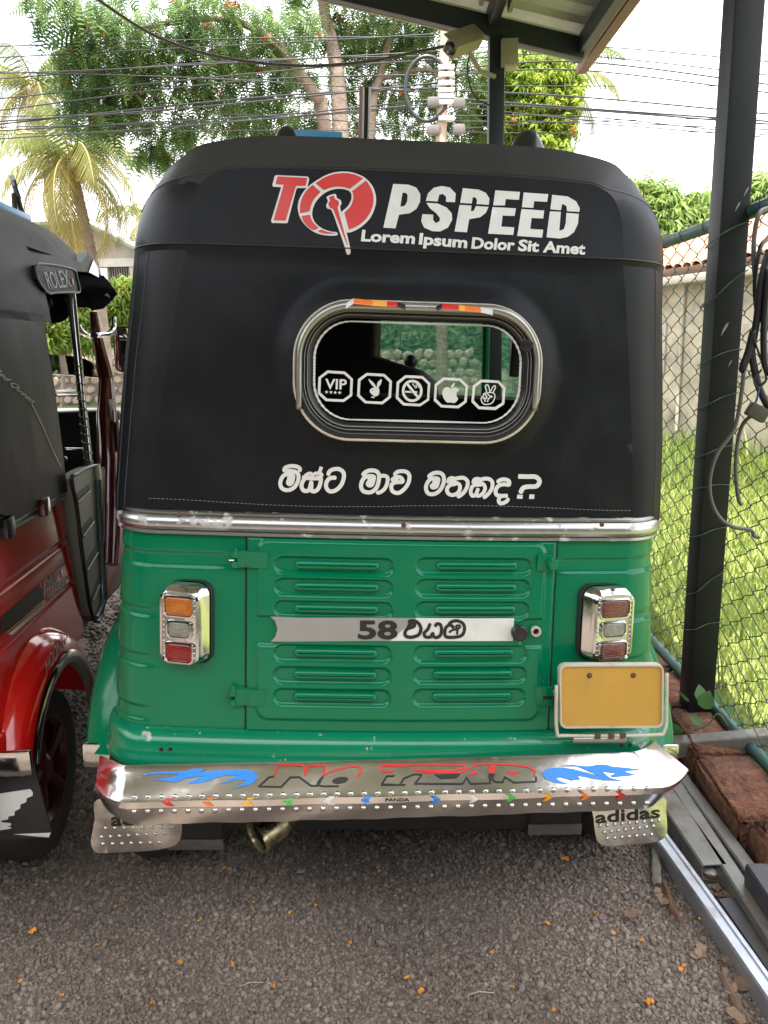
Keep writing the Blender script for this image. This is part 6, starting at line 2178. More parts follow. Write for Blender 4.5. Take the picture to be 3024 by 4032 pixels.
# visor
vis = []
for t, (a, b, c) in enumerate((((735, 1165), (860, 1165), (950, 1215)), ((745, 1240), (900, 1225), (1020, 1295)), ((750, 1330), (930, 1300), (1080, 1375)), ((740, 1385), (900, 1395), (1080, 1385)), ((790, 1405), (900, 1480), (1040, 1430)), ((860, 1500), (900, 1530), (960, 1500)))):
    xx = (.50, .52, .525, .47, .38, .30)[t]
    vis.append([rx(p, xx + d) for p, d in zip(Z7(a, b, c), (.0, .01, -.03))])
vs = [smooth_path([r[j] for r in vis], 5) for j in range(3)]
fix_normals(MB().grid([smooth_path([vs[0][i], vs[1][i], vs[2][i], vs[2][i] + np.array((-.45, .06, 0)), vs[2][i] + np.array((-.95, 0, 0))], 5) for i in range(len(vs[0]))]).build('visor', mat('visor_black', (.012, .012, .016), .95, spec=.0), red_t, 60))
# speaker, pole, pillar, grab bars
c = rx(Z7((520, 1490))[0], .40)
MB().lathe([(0, -.06), (.03, -.058), (.047, -.04), (.056, 0), (.058, .012), (.052, .016), (.046, .008), (0, .004)], 28, tuple(c), (.25, -1, 0)).build('round_speaker', mat('gloss_black', (.01, .01, .014), .06), red_t, 60)
pT, pB = rx(Z7((690, 1360))[0], .53), rx(Z8((775, 760))[0], .565)
pole = MB().tube([pT + np.array((0, 0, .06)), pT, (pT + pB) / 2, pB, pB - np.array((0, 0, .3))], .013, 12).build('chrome_pole', M_CHROME, red_t, 60)
hl = []
for k in range(90):
    t = .38 + .62 * k / 89
    p = pT + (pB - pT) * t
    a = k * .9
    hl.append(p + np.array((.0135 * math.cos(a), .0135 * math.sin(a), 0)))
MB().tube(hl, .0028, 5).build('pole_wrap', mat('clear_wrap', (.30, .28, .20), .2, .5), pole, 180)
MB().tube([rx(Z7((665, 1370))[0], .525), rx(Z8((690, 0))[0], .545), rx(Z8((770, 740))[0], .555)], .008, 8).build('door_frame_tube', M_BLACKPL, red_t, 60)
pil = []
for (a, w) in (((905, 1545), .014), ((930, 1750), .018), ((985, 2000), .024), ((1030, 2212), .028)):
    pil.append((rx(Z7(a)[0], .52), w))
for (a, w) in (((930, 300), .036), ((950, 700), .045), ((945, 1100), .050), ((930, 1600), .042)):
    pil.append((rx(Z8(a)[0], .545), w))
MB().tube([p for p, w in pil], [w for p, w in pil], 12).build('front_pillar', M_MAROON_SHADE, red_t, 60)
MB().tube(smooth_path([rx(p, .45 if i < 3 else .56) for i, p in enumerate(Z4((385, 480), (450, 570), (530, 625), (620, 630), (760, 615), (850, 595), (910, 530), (915, 370)))], 5), .010, 10).build('grab_bar', M_CHROME, red_t, 60)
for za, zb3 in (((45, 1440), (375, 1435)), ((60, 1490), (385, 1490))):
    MB().tube([rx(p, .50) for p in Z4(za, zb3)], .006, 8).build('cross_bar', M_CHROME, red_t, 60)
MB().tube([rx(p, .50) for p in Z8((560, 595), (718, 595))], .006, 8).build('cross_bar', M_CHROME, red_t, 60)
# dark cabin fill: seat backs and front wall
MB().box((0, .30, .92), (1.02, .12, .52), .05).build('passenger_seat_back', M_SEAT, red_t)
MB().box((0, .45, .66), (1.02, .45, .16), .04).build('passenger_seat', M_SEAT, red_t)
MB().box((-.05, 1.0, .84), (.62, .12, .62), .05).build('driver_seat_back', M_SEAT, red_t)
MB().box((0, 1.68, .78), (1.0, .05, .62), .02).build('front_wall', M_BLACKPL, red_t)
for s in (-1, 1):
    MB().box((s * .525, 1.40, .70), (.05, .62, .46), .02).build('door_sill', M_MAROON_SHADE, red_t)
ws_ = [rx(p, .49) for p in Z4((0, 905), (320, 930), (470, 960), (600, 1020), (720, 1110), (730, 1250), (300, 1210), (0, 1190))]
fix_normals(MB().prism([tuple(p) for p in ws_], lambda x, y, z: (x, y, z), lambda x, y, z: (x - .006, y, z)).build('side_quarter_glass', glass_mat('smoked_glass', (.45, .42, .38)), red_t, None))
MB().add([(-.48, 1.70, 1.05), (.48, 1.70, 1.05), (.40, 1.58, 1.43), (-.40, 1.58, 1.43)], [(0, 1, 2, 3)]).build('windscreen', glass_mat('faint_glass', (.9, .91, .9), refl=.12), red_t)
# grey slatted door leaning on the flank
dpts = Z8((618, 852), (660, 815), (720, 775), (790, 745), (852, 745), (856, 850), (872, 1200), (890, 1560), (905, 1880), (893, 1990), (868, 2070), (835, 2092), (800, 2040), (770, 1900), (740, 1700), (700, 1400), (665, 1100))
dq = [rx(p, .598) for p in dpts]
M_GREYDOOR = mat('grey_plastic_door', (.20, .20, .165), .42, var=.06)
rdoor = fix_normals(MB().prism([tuple(p) for p in dq], lambda x, y, z: (x, y, z), lambda x, y, z: (x - .035, y, z)).build('side_door', M_GREYDOOR, red_t, 30))
MB().tube(smooth_path([p + np.array((.001, 0, 0)) for p in dq], 3, True), .006, 6, closed=True).build('door_edge', M_GASKET, rdoor, 180)
for (a, b, c_, d2) in (((652, 1005), (775, 900), (788, 950), (672, 1060)), ((708, 1305), (800, 1175), (815, 1225), (720, 1355)), ((740, 1600), (835, 1440), (848, 1495), (755, 1655)), ((795, 1885), (855, 1720), (862, 1775), (805, 1915))):
    qd = [rx(p, .600) for p in Z8(a, b, c_, d2)]
    fix_normals(MB().prism([tuple(p) for p in qd], lambda x, y, z: (x, y, z), lambda x, y, z: (x - .004, y, z)).build('door_rib', mat('dark_recess', (.07, .07, .06), .5), rdoor, None))
    MB().tube([qd[3] + np.array((.002, 0, 0)), qd[2] + np.array((.002, 0, 0))], .0035, 6).build('door_rib_edge', M_GREYDOOR, rdoor)
MB().tube([rx(p, .603) for p in Z8((845, 860), (868, 1250), (890, 1700), (895, 1930), (840, 2060))], .007, 8).build('door_rail', mat('dull_blue_rail', (.18, .22, .26), .3, .6), rdoor, 60)
MB().box(rx(Z8((845, 795))[0], .600), (.02, .025, .05), .004).build('door_catch', M_CREAM, rdoor)
# side marker lamps
for p, m_ in ((Z8((68, 1275))[0], M_BLACKPL), (Z8((385, 1095))[0], M_MAROON_SHADE)):
    q = rx(p, .585)
    MB().box(q, (.02, .05, .05), .008).build('side_marker', m_, red_t)
# ridged reflector bracket on the pillar's front
q = [rx(p, .60) for p in Z8((1030, 340), (1095, 340), (1100, 600), (1045, 605))]
rfl = fix_normals(MB().prism([tuple(p) for p in q], lambda x, y, z: (x, y, z), lambda x, y, z: (x - .008, y, z)).build('foot_plate', M_SATIN, red_t, None))
for k in range(14):
    t = k / 13
    a = q[0] + (q[3] - q[0]) * (t * .9 + .05)
    b = q[1] + (q[2] - q[1]) * (t * .9 + .05)
    MB().tube([a + np.array((.001, 0, 0)), b + np.array((.001, 0, 0))], .0022, 5).build('plate_ridge', M_ALU, rfl)
q = [rx(p, .57) for p in Z8((945, 160), (995, 160), (1015, 340), (975, 345))]
fix_normals(MB().prism([tuple(p) for p in q], lambda x, y, z: (x, y, z), lambda x, y, z: (x - .01, y, z)).build('hinge_plate', M_STEEL, red_t, None))
# wing mirror
mq = [np.array(FR.on_y(*p, 1.55)) for p in Z4((940, 530), (1000, 505), (1150, 503), (1300, 510), (1300, 1175), (1060, 1165), (985, 1140), (955, 1090), (930, 820))]
mir = fix_normals(MB().prism([tuple(p) for p in mq], lambda x, y, z: (x, y - .02, z), lambda x, y, z: (x, y + .03, z)).build('wing_mirror', M_BLACKPL, red_t, 60))
cm = sum(mq) / len(mq)
mg = [cm + (p - cm) * .93 for p in mq]
MB().add([(p[0], p[1] - .0215 + .05 * (p[0] - cm[0]), p[2]) for p in mg], [tuple(range(len(mg)))]).build('mirror_glass', M_MIRROR, mir, None)
MB().tube([cm + np.array((.02, .01, -.15)), cm + np.array((.02, .01, -.20))], .010, 8).build('mirror_stalk', M_BLACKPL, mir)
MB().lathe([(0, -.014), (.01, -.01), (.014, 0), (.01, .01), (0, .014)], 12, tuple(cm + np.array((.02, .01, -.215)))).build('stalk_ball', M_BLACKPL, mir, 180)
# mudguard, wheel, mud flap
fr_f = fender(red_t, M_RED, 1, .44, .635, .335, zc=.27, r=.335, chrome=M_CHROME, a_lo=.83)
fender(red_t, M_RED, -1, .44, .635, .335, zc=.27, r=.335, chrome=M_CHROME, a_lo=.83)
rib_p = []
for k in range(20):
    a = math.pi * (1.0 - .55 * k / 19) + .04
    rib_p.append((.565, .335 + .337 * math.cos(a) * (1.08 if a > math.pi * .6 else 1.0), .27 + .337 * math.sin(a) * 1.12))
MB().tube(rib_p, .012, 10).build('mudguard_piping', M_GASKET, fr_f, 60)
fsk2 = Skin(FR, [fr_f])
v, f = text_px('HOONIGAN', Z6((402, 565))[0], Z6((635, 215))[0], tuple(np.array(Z6((400, 430))[0]) - np.array(Z6((415, 560))[0])), bold=.0)
fsk2.place('mudguard_word', M_SILVERV, fr_f, v, f, .002)
for s in (-1, 1):
    wo = wheel(red_t, s * .53, .335, r=.215, side=s, rim_mat=mat('maroon_rim', (.06, .01, .01), .3, .3))
    wo.location.z = .04
    MB().box((s * .628, .015, .452), (.075, .014, .058), .006).build('mudguard_tip', M_CHROME, red_t)
wf = wheel(red_t, 0, 2.0)
wf.location.z = .04
mp_ = [np.array(FR.on_y(*p, .03)) for p in Z6((-160, 1430), (0, 1400), (290, 1350), (330, 1500), (400, 1760), (450, 1940), (430, 1985), (0, 2003), (-160, 2010))]
mfl = fix_normals(MB().prism([tuple(p) for p in mp_], lambda x, y, z: (x, y, z), lambda x, y, z: (x, y + .006, z)).build('mud_flap', M_RUBBER, red_t, None))
msk = Skin(FR, [mfl])
msk.lay('wing_print', M_VINYL, mfl, [Z6((0, 1600), (265, 1560), (288, 1590), (285, 1620), (235, 1640), (230, 1675), (180, 1695), (178, 1730), (130, 1755), (128, 1790), (75, 1800), (72, 1825), (12, 1835), (15, 1850), (98, 1858), (95, 1880), (62, 1885), (100, 1895), (95, 1905), (0, 1920))], (), 40, .0012)
msk.lay('green_stripe', M_GREENV, mfl, [Z6((0, 1957), (115, 1954), (115, 2001), (0, 2003))], (), None, .0012)
msk.lay('white_stripe', M_VINYL, mfl, [Z6((115, 1954), (445, 1940), (425, 1982), (115, 2001))], (), None, .0012)
MB().lathe([(0, .012), (.014, .010), (.018, .004), (.018, 0)], 16, tuple(FR.on_y(*Z6((187, 1380))[0], .022)), (0, -1, 0)).build('reflector', M_GREENV, red_t)
# roof rack on the red rickshaw
q0, q1 = rx(Z7((0, 500))[0], .36), rx(Z7((220, 600))[0], .36)
MB().box((q0 + q1) / 2 + np.array((-.06, 0, -.005)), (.14, float(abs(q1[1] - q0[1])) + .1, .02), .004).build('roof_board', M_BLUE, red_t)
for (a, b) in (((112, 230), (225, 590)), ((130, 360), (142, 545))):
    A_, B_ = rx(Z7(a)[0], .33), rx(Z7(b)[0], .36)
    MB().tube([B_ - np.array((0, 0, .03)), B_ + (A_ - B_) * .72], .009, 6).build('roof_fin', M_BLACKPL, red_t)
    if a[1] < 300:
        MB().tube([B_ + (A_ - B_) * .72, B_ + (A_ - B_) * .88], .0092, 6).build('fin_band', M_MAROON_SHADE, red_t)
        MB().tube([B_ + (A_ - B_) * .88, A_], .0094, 6).build('fin_tip', M_VINYL, red_t)
# ------------------------------------------------------------------ background: trees, palm, pole, wires, buildings
def frond_template(pairs=9, L=.45, pin=.085, droop=.35):
    """a feathery compound leaf along +x: rachis and pairs of narrow pinnae"""
    V, Fc = [], []
    def q(a, b, c, d):
        n = len(V)
        V.extend([a, b, c, d])
        Fc.append((n, n + 1, n + 2, n + 3))
    z = lambda s: -droop * L * s * s
    for i in range(pairs):
        s = (i + .6) / pairs
        x = L * s
        pl = pin * math.sin(math.pi * (.18 + .75 * s)) * 1.15
        for sg in (-1, 1):
            w = L / pairs * .36
            b0 = np.array((x, 0, z(s)))
            t = np.array((x + pl * .35, sg * pl, z(s) - pl * .35))
            q(b0 + np.array((-w, 0, 0)), b0 + np.array((w * .6, 0, 0)), t + np.array((w * .55, 0, 0)), t + np.array((-w * .3, 0, 0)))
    for i in range(2):
        a, b = i / 2, (i + 1) / 2
        q(np.array((L * a, -.003, z(a))), np.array((L * a, .003, z(a))), np.array((L * b, .002, z(b))), np.array((L * b, -.002, z(b))))
    return np.array(V), np.array(Fc)


def tuft_template(n=9, L=.16, w=.036, seed=1):
    """a whorl of long drooping leaves"""
    r = np.random.default_rng(seed)
    V, Fc = [], []
    for i in range(n):
        a = 2 * math.pi * i / n + r.uniform(-.3, .3)
        l = L * r.uniform(.7, 1.2)
        e = r.uniform(-.2, .7)
        d = np.array((math.cos(a), math.sin(a), 0))
        s = np.array((-math.sin(a), math.cos(a), 0))
        p0 = d * .01
        p1 = d * l * .5 + np.array((0, 0, l * .5 * e))
        p2 = d * l * .95 + np.array((0, 0, l * (e - .75)))
        k = len(V)
        V += [p0, p1 + s * w / 2, p2, p1 - s * w / 2]
        Fc.append((k, k + 1, k + 2, k + 3))
    return np.array(V), np.array(Fc)


def scatter(tmpl, C, sc, tint, updir=None, hang=0.0):
    """copies of a template at C with random headings; hang tilts them downwards"""
    V, Fc = tmpl
    n = len(C)
    yaw = rng.uniform(0, 2 * np.pi, n)
    if updir is not None:
        yaw = np.arctan2(updir[:, 1], updir[:, 0]) + rng.normal(0, .6, n)
    pit = rng.normal(hang, .4, n)
    rol = rng.normal(0, .5, n)
    cy, sy, cp, sp_, cr_, sr_ = np.cos(yaw), np.sin(yaw), np.cos(pit), np.sin(pit), np.cos(rol), np.sin(rol)
    Z = np.zeros(n)
    O = np.ones(n)
    Rz = np.stack([np.stack([cy, -sy, Z], 1), np.stack([sy, cy, Z], 1), np.stack([Z, Z, O], 1)], 1)
    Ry = np.stack([np.stack([cp, Z, sp_], 1), np.stack([Z, O, Z], 1), np.stack([-sp_, Z, cp], 1)], 1)
    Rx = np.stack([np.stack([O, Z, Z], 1), np.stack([Z, cr_, -sr_], 1), np.stack([Z, sr_, cr_], 1)], 1)
    M = Rz @ Ry @ Rx
    P = np.einsum('nij,kj->nki', M, V) * sc[:, None, None] + C[:, None, :]
    Fi = (Fc[None] + (np.arange(n) * len(V))[:, None, None]).reshape(-1, Fc.shape[1])
    return P.reshape(-1, 3), Fi, np.repeat(tint, len(V))


def clump_points(n, c, r, flat=.75, shell=.55):
    d = rng.normal(size=(n, 3))
    d /= np.linalg.norm(d, axis=1)[:, None]
    rad = (shell + (1 - shell) * rng.uniform(0, 1, n)) * rng.uniform(.55, 1.0, n)
    d[:, 2] *= flat
    return np.array(c) + d * (rad * r)[:, None], d


def grow_tree(name, label, base, limbs, clumps, tmpl, material, n_per, scale, hang=.5, tint=(0., 1.), trunk_r=.2, group=None, bark=M_BARK, flowers=None):
    """limbs: polylines in world space; clumps: (centre, radius, weight)"""
    t = thing(name, label, 'tree', tuple(base), group=group)
    b = np.array(base)
    for i, (pts, r0, r1) in enumerate(limbs):
        P = smooth_path([np.array(p) - b for p in pts], 5)
        MB().tube(P, list(np.linspace(r0, r1, len(P))), 9).build('trunk' if i == 0 else 'limb', bark, t, 180)
    parts = []
    fl = []
    for c, r, w in clumps:
        n = int(n_per * w)
        C, d = clump_points(n, np.array(c) - b, r)
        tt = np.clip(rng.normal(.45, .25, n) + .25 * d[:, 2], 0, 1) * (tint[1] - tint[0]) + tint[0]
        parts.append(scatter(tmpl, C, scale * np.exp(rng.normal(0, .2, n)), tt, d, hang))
        if flowers:
            m_ = max(1, int(n * flowers[1]))
            fl.append(scatter(tuft_template(7, .10, .05, 3), C[:m_] * 1.0, np.full(m_, 1.0), rng.uniform(0, 1, m_), d[:m_], -.3))
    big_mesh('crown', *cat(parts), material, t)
    if fl:
        big_mesh('blossom', *cat(fl), flowers[0], t)
    return t


def pxY(x, y, Y):
    return at_y(x * KD, y * KD, Y)


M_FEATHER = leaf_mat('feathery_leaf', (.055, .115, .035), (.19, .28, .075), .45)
M_FLOWER = leaf_mat('red_blossom', (.50, .06, .03), (.45, .16, .06), .3)
FRT = frond_template(8, .45, .12, .4)
# big flame tree across the yard
TY = 14.0
tb = np.array((pxY(735, 290, TY)[0], TY, 0))
L1 = [(tb[0] + .1, TY, -.05), (tb[0], TY, 1.6), tuple(pxY(735, 280, TY)), tuple(pxY(722, 120, TY)), tuple(pxY(700, 20, TY)), tuple(pxY(690, -120, TY))]
L2 = [(tb[0] + .1, TY, 1.2), tuple(pxY(700, 270, TY - .1)), tuple(pxY(680, 205, TY - .3)), tuple(pxY(640, 150, TY - .6)), tuple(pxY(590, 90, TY - 1)), tuple(pxY(480, 40, TY - 1.4)), tuple(pxY(300, 60, TY - 1.8))]
L3 = [tuple(pxY(640, 150, TY - .6)), tuple(pxY(520, 150, TY - .8)), tuple(pxY(400, 160, TY - 1.1)), tuple(pxY(280, 170, TY - 1.4))]
L4 = [(tb[0] + .3, TY + .2, 1.0), tuple(pxY(800, 270, TY + .3)), tuple(pxY(820, 170, TY + .4)), tuple(pxY(850, 60, TY + .2)), tuple(pxY(900, -60, TY))]
L5 = [tuple(pxY(400, 160, TY - 1.1)), tuple(pxY(380, 230, TY - 1.0)), tuple(pxY(370, 290, TY - 1.0))]
L6 = [tuple(pxY(820, 170, TY + .4)), tuple(pxY(920, 150, TY + .4)), tuple(pxY(1000, 180, TY + .5))]
cl = []
for x, y, r, w, dy in ((110, 5, .45, .5, -1.9), (190, 20, .45, .6, -1.8), (215, 115, .50, .8, -1.6), (150, 110, .3, .35, -1.7), (180, 180, .50, .9, -1.5), (245, 180, .50, .9, -1.4), (190, 250, .45, .8, -1.4), (275, 240, .42, .6, -1.2), (300, 130, .42, .6, -1.2), (320, 200, .40, .5, -1.2), (230, 60, .35, .35, -1.8),
                       (310, 60, .45, .5, -1.5), (375, 50, .55, .9, -1.3), (440, 110, .50, .8, -1.2), (380, 130, .45, .6, -1.2), (450, 30, .60, 1.0, -1.2), (530, 60, .60, 1.0, -.9), (500, 140, .45, .6, -.9), (570, 130, .5, .7, -.6), (620, 60, .6, .9, -.5),
                       (410, 190, .35, .45, -1.0), (355, 300, .40, .7, -1.0), (405, 270, .32, .5, -.9), (330, 330, .28, .4, -1.0), (470, 200, .35, .4, -.8), (520, 230, .40, .55, -.4), (580, 210, .40, .5, -.3), (600, 270, .42, .6, 0), (540, 280, .35, .45, .2), (485, 255, .30, .35, -.3), (660, 240, .4, .5, .4), (640, 160, .4, .5, .3),
                       (700, 60, .6, .7, .3), (760, 40, .6, .9, .2), (780, 120, .5, .7, .5), (830, 70, .6, .9, .4), (880, 30, .6, .8, .2), (900, 110, .5, .7, .5), (850, 160, .5, .7, .6), (780, 200, .45, .6, .7), (840, 240, .5, .7, .7), (900, 210, .5, .7, .6), (930, 270, .45, .6, .7), (760, 270, .4, .5, .9), (700, 180, .4, .4, .9), (990, 180, .5, .7, .6), (1000, 260, .45, .6, .8), (960, 60, .5, .7, .3), (1040, 130, .5, .6, .6), (1110, 230, .45, .5, .9), (1130, 300, .4, .5, 1.0), (1060, 290, .35, .4, .9)):
    cl.append((tuple(pxY(x, y, TY + dy * 1.2)), r * 1.12, w))
for x, y in ((250, -80), (450, -90), (650, -70), (800, -80), (950, -70)):
    cl.append((tuple(pxY(x, y, TY)), .9, 1.2))
grow_tree('flame_tree', 'tall spreading tree with feathery leaves behind the rickshaws', (tb[0], TY, 0), [(L1, .19, .07), (L2, .13, .03), (L3, .05, .015), (L4, .11, .04), (L5, .02, .008), (L6, .05, .015)], cl, FRT, M_FEATHER, 150, .62, hang=.75, flowers=(M_FLOWER, .022))

# bright tree and palm behind the slim post
M_BRIGHT = leaf_mat('yellow_green_leaf', (.11, .19, .02), (.30, .38, .05), .45)
TU = tuft_template(10, .14, .04, 2)
b2 = np.array((pxY(1130, 300, 15)[0], 15.0, 0))
cl2 = [(tuple(pxY(x, y, 15 + dy)), r * 1.25, w) for x, y, r, w, dy in ((1105, 190, .6, .9, 0), (1160, 200, .6, 1, .2), (1180, 160, .5, .7, .3), (1140, 250, .65, 1, 0), (1190, 260, .55, .9, .2), (1200, 220, .5, .7, .3), (1165, 310, .6, .8, 0), (1110, 150, .5, .6, .3), (1215, 180, .35, .4, .4), (1100, 300, .6, .7, .3), (1060, 230, .5, .6, .4))]
grow_tree('yellow_green_tree', 'bright yellow-green leafy tree behind the slim shed post', tuple(b2), [([tuple(b2), (b2[0], 15, 2.5), tuple(pxY(1150, 220, 15))], .16, .05), ([(b2[0], 15, 2.5), tuple(pxY(1190, 230, 15.2))], .07, .03)], cl2, TU, M_BRIGHT, 270, 1.0, hang=.2, flowers=(M_FLOWER, .03))


def palm(name, label, crown, base, n=22, L=2.2, seed=1, dry=.25, group=None, nuts=True):
    r = random.Random(seed)
    t = thing(name, label, 'palm tree', tuple(base), group=group)
    b, c = np.array(base), np.array(crown)
    trunk = smooth_path([np.zeros(3), (c - b) * .5 + np.array((.15, 0, 0)), c - b], 8)
    MB().tube(trunk, list(np.linspace(.17, .10, len(trunk))), 10).build('trunk', M_BARK, t, 180)
    for i in range(n):
        a = 2 * math.pi * i * .382 + r.uniform(-.2, .2)
        el = R(75 - 110 * (i / (n - 1)) + r.uniform(-8, 8))
        l = L * r.uniform(.85, 1.1)
        V, Fc, T = [], [], []
        d = np.array((math.cos(a), math.sin(a), 0))
        s = np.array((-math.sin(a), math.cos(a), 0))
        p = c - b
        pts = [p]
        e = el
        N = 26
        for k in range(N):
            e -= R(3.9 + 1.3 * k / N)
            p = p + (d * math.cos(e) + np.array((0, 0, math.sin(e)))) * l / N
            pts.append(p)
        lf = 0
        for k in range(2, N):
            q = pts[k]
            tng = pts[k + 1] - pts[k - 1] if k + 1 <= N else pts[k] - pts[k - 1]
            tng = tng / np.linalg.norm(tng)
            ll = .62 * L / 2.2 * math.sin(math.pi * min(1, .15 + .8 * k / N)) + .08
            for h in (0, .5):
                qq = q + tng * l / N * h
                for sg in (-1, 1):
                    out = s * sg * .62 + tng * .45 + np.array((0, 0, -.55 - .3 * r.random()))
                    out /= np.linalg.norm(out)
                    tip = qq + out * ll
                    m_ = len(V)
                    w = tng * .016
                    V += [qq - w, qq + w, qq + out * ll * .55 + w * .8, qq + out * ll * .55 - w * .8, tip]
                    T += [min(1, max(0, i / n * .8 + r.uniform(-.1, .2)))] * 5
                    Fc += [(m_, m_ + 1, m_ + 2), (m_, m_ + 2, m_ + 3), (m_ + 3, m_ + 2, m_ + 4)]
        o = big_mesh('frond', np.array(V), np.array(Fc), np.array(T), leaf_mat('palm_leaf', (.07, .12, .025), (.27, .20, .055), .35), t)
        MB().tube(pts, list(np.linspace(.022, .005, len(pts))), 5).build('midrib', mat('palm_rib', (.40, .32, .10), .6), o, 180)
    if nuts:
        nm = MB().lathe([(0, -.13), (.06, -.11), (.10, -.02), (.09, .07), (.04, .12), (0, .13)], 10).mesh('coconut', mat('orange_coconut', (.42, .22, .04), .5), 180)
        for i in range(9):
            o = link('coconut', nm, t)
            a = i * 2.4
            o.location = c - b + np.array((.2 * math.cos(a), .2 * math.sin(a), -.22 - .06 * (i % 3)))
            o.scale = (.9, .9, .9)
    return t


cr = pxY(152, 345, 17)
palm('coconut_palm', 'coconut palm with drooping yellow fronds in front of the concrete building', cr, (pxY(192, 540, 17)[0] + .1, 17, 0), 24, 2.25, 3)
cr = pxY(75, 190, 22)
palm('coconut_palm', 'coconut palm standing farther back, half hidden by the feathery tree', cr, (cr[0], 22, 0), 18, 2.4, 5, nuts=False)
cr = pxY(330, 470, 30)
palm('coconut_palm', 'distant coconut palm rising above the green roof of the building', cr, (cr[0], 30, 0), 14, 2.4, 8, nuts=False)
cr = pxY(1185, 190, 19)
palm('coconut_palm', 'yellowing coconut palm behind the bright yellow-green tree', cr, (cr[0] + .3, 19, 0), 18, 2.0, 11, nuts=False)

# trees beyond the outbuilding
M_MANGO = leaf_mat('mid_green_leaf', (.07, .15, .03), (.28, .36, .09), .45)
TM = tuft_template(10, .17, .042, 5)
for i, (x, y, Y, rads, lb) in enumerate(((1400, 455, 17, ((1385, 440, .8), (1430, 455, .8), (1400, 500, .9), (1470, 480, .8), (1360, 520, .9), (1450, 540, 1.0)), 'dense green tree rising behind the tiled outbuilding roof'),
                                         (1540, 470, 19, ((1520, 470, .9), (1570, 460, 1.0), (1610, 480, .9), (1500, 520, .9), (1560, 540, 1.1)), 'broad green tree behind the top of the steel post'),
                                         (1680, 460, 16, ((1650, 440, .9), (1700, 420, 1.0), (1660, 500, 1.0), (1740, 470, 1.1)), 'green tree showing right of the steel post above the roof'))):
    b3 = (pxY(x, y, Y)[0], Y, 0)
    c3 = [(tuple(pxY(px_, py_, Y + .3 * math.sin(px_))), r_, 1.0) for px_, py_, r_ in rads]
    grow_tree('leafy_tree', lb, b3, [([b3, (b3[0] + .1, Y, 1.5), tuple(pxY(x, y, Y))], .15, .05)], c3, TM, M_MANGO, 330, 1.1, hang=.2)
# far wood closing the horizon
parts = []
for i in range(70):
    xx = -75 + i * 2.2
    if -9 < xx < -2.5:
        pass
    c = (xx + rng.uniform(-1, 1), 46 + rng.uniform(-3, 3), 1.6 + rng.uniform(0, 1.6))
    n = 80
    C, d = clump_points(n, c, 2.6, .9)
    C[:, 2] = np.maximum(C[:, 2], .1)
    parts.append(scatter(tuft_template(8, .8, .3, 7), C, np.exp(rng.normal(0, .2, n)), np.clip(rng.normal(.4, .25, n), 0, 1), d, .2))
wood = big_mesh('far_wood', *cat(parts), leaf_mat('far_leaf', (.05, .09, .03), (.13, .18, .06), .3))
tag(wood, 'distant belt of green woodland along the horizon', 'wood', kind='stuff')

# shrubs with orange flowers along the far side of the road
M_SHRUB = leaf_mat('shrub_leaf', (.08, .15, .02), (.26, .34, .06), .45)
M_ORFL = leaf_mat('orange_flower', (.62, .16, .03), (.70, .28, .05), .3)
TS = tuft_template(9, .15, .035, 9)
for i, (lst, lb) in enumerate((((((120, 690, .6), (150, 720, .6), (100, 740, .6), (175, 670, .5), (60, 720, .7)), 'leafy shrub with orange flowers seen through the red rickshaw cabin')),
                               ((((215, 690, .55), (250, 660, .6), (280, 640, .6), (240, 720, .5), (300, 690, .6), (200, 735, .45), (330, 660, .6)), 'bright green shrub with orange flowers above the rubble wall')))):
    base = (pxY(lst[0][0], 760, 19.4)[0], 19.4, 0)
    t = thing('flowering_shrub', lb, 'shrub', base)
    ps, fs = [], []
    for x, y, r in lst:
        n = 260
        C, d = clump_points(n, pxY(x, y, 19.4) - np.array(base), r * 1.1)
        ps.append(scatter(TS, C, 1.3 * np.exp(rng.normal(0, .2, n)), np.clip(rng.normal(.5, .25, n), 0, 1), d, .35))
        fs.append(scatter(tuft_template(6, .12, .06, 4), C[:6], np.full(6, 1.0), rng.uniform(0, 1, 6), d[:6], -.2))
    big_mesh('foliage', *cat(ps), M_SHRUB, t)
    big_mesh('flowers', *cat(fs), M_ORFL, t)
    MB().tube([(0, 0, 0), (.1, 0, .6), (.2, 0, 1.3)], .05, 6).build('stem', M_BARK, t)
# rubble wall
wl_ = thing('rubble_wall', 'low wall of pale rubble stones across the road below the shrubs', 'wall', (-6.5, 20.4, 0))
MB().box((0, .12, .62), (14, .3, 1.24), .02).build('mortar_core', mat('grey_mortar', (.22, .18, .15), .95), wl_)
sm_ = []
for k in range(5):
    rr = random.Random(k)
    pts = [(math.cos(2 * math.pi * j / 7 + rr.uniform(-.2, .2)) * rr.uniform(.85, 1.1), math.sin(2 * math.pi * j / 7 + rr.uniform(-.2, .2)) * rr.uniform(.8, 1.1)) for j in range(7)]
    mb = MB().grid([[(x, 0, z) for x, z in pts], [(x * .9, -.10, z * .9) for x, z in pts], [(x * .6, -.15, z * .6) for x, z in pts]], close_u=True)
    mb.add([(x * .6, -.15, z * .6) for x, z in pts], [tuple(range(7))])
    sm_.append(mb.mesh('rubble_stone', M_RUBBLE, 50))
k = 0
for r in range(5):
    for c in range(44):
        o = link('rubble_stone', sm_[k % 5], wl_)
        o.location = (-2.8 + c * .27 + (.13 if r % 2 else 0) + rng.uniform(-.03, .03), -.02, .13 + r * .245 + rng.uniform(-.02, .02))
        o.scale = (.145 * rng.uniform(.85, 1.1), .6, .128 * rng.uniform(.9, 1.08))
        o.rotation_euler = (0, rng.uniform(-.4, .4), 0)
        k += 1
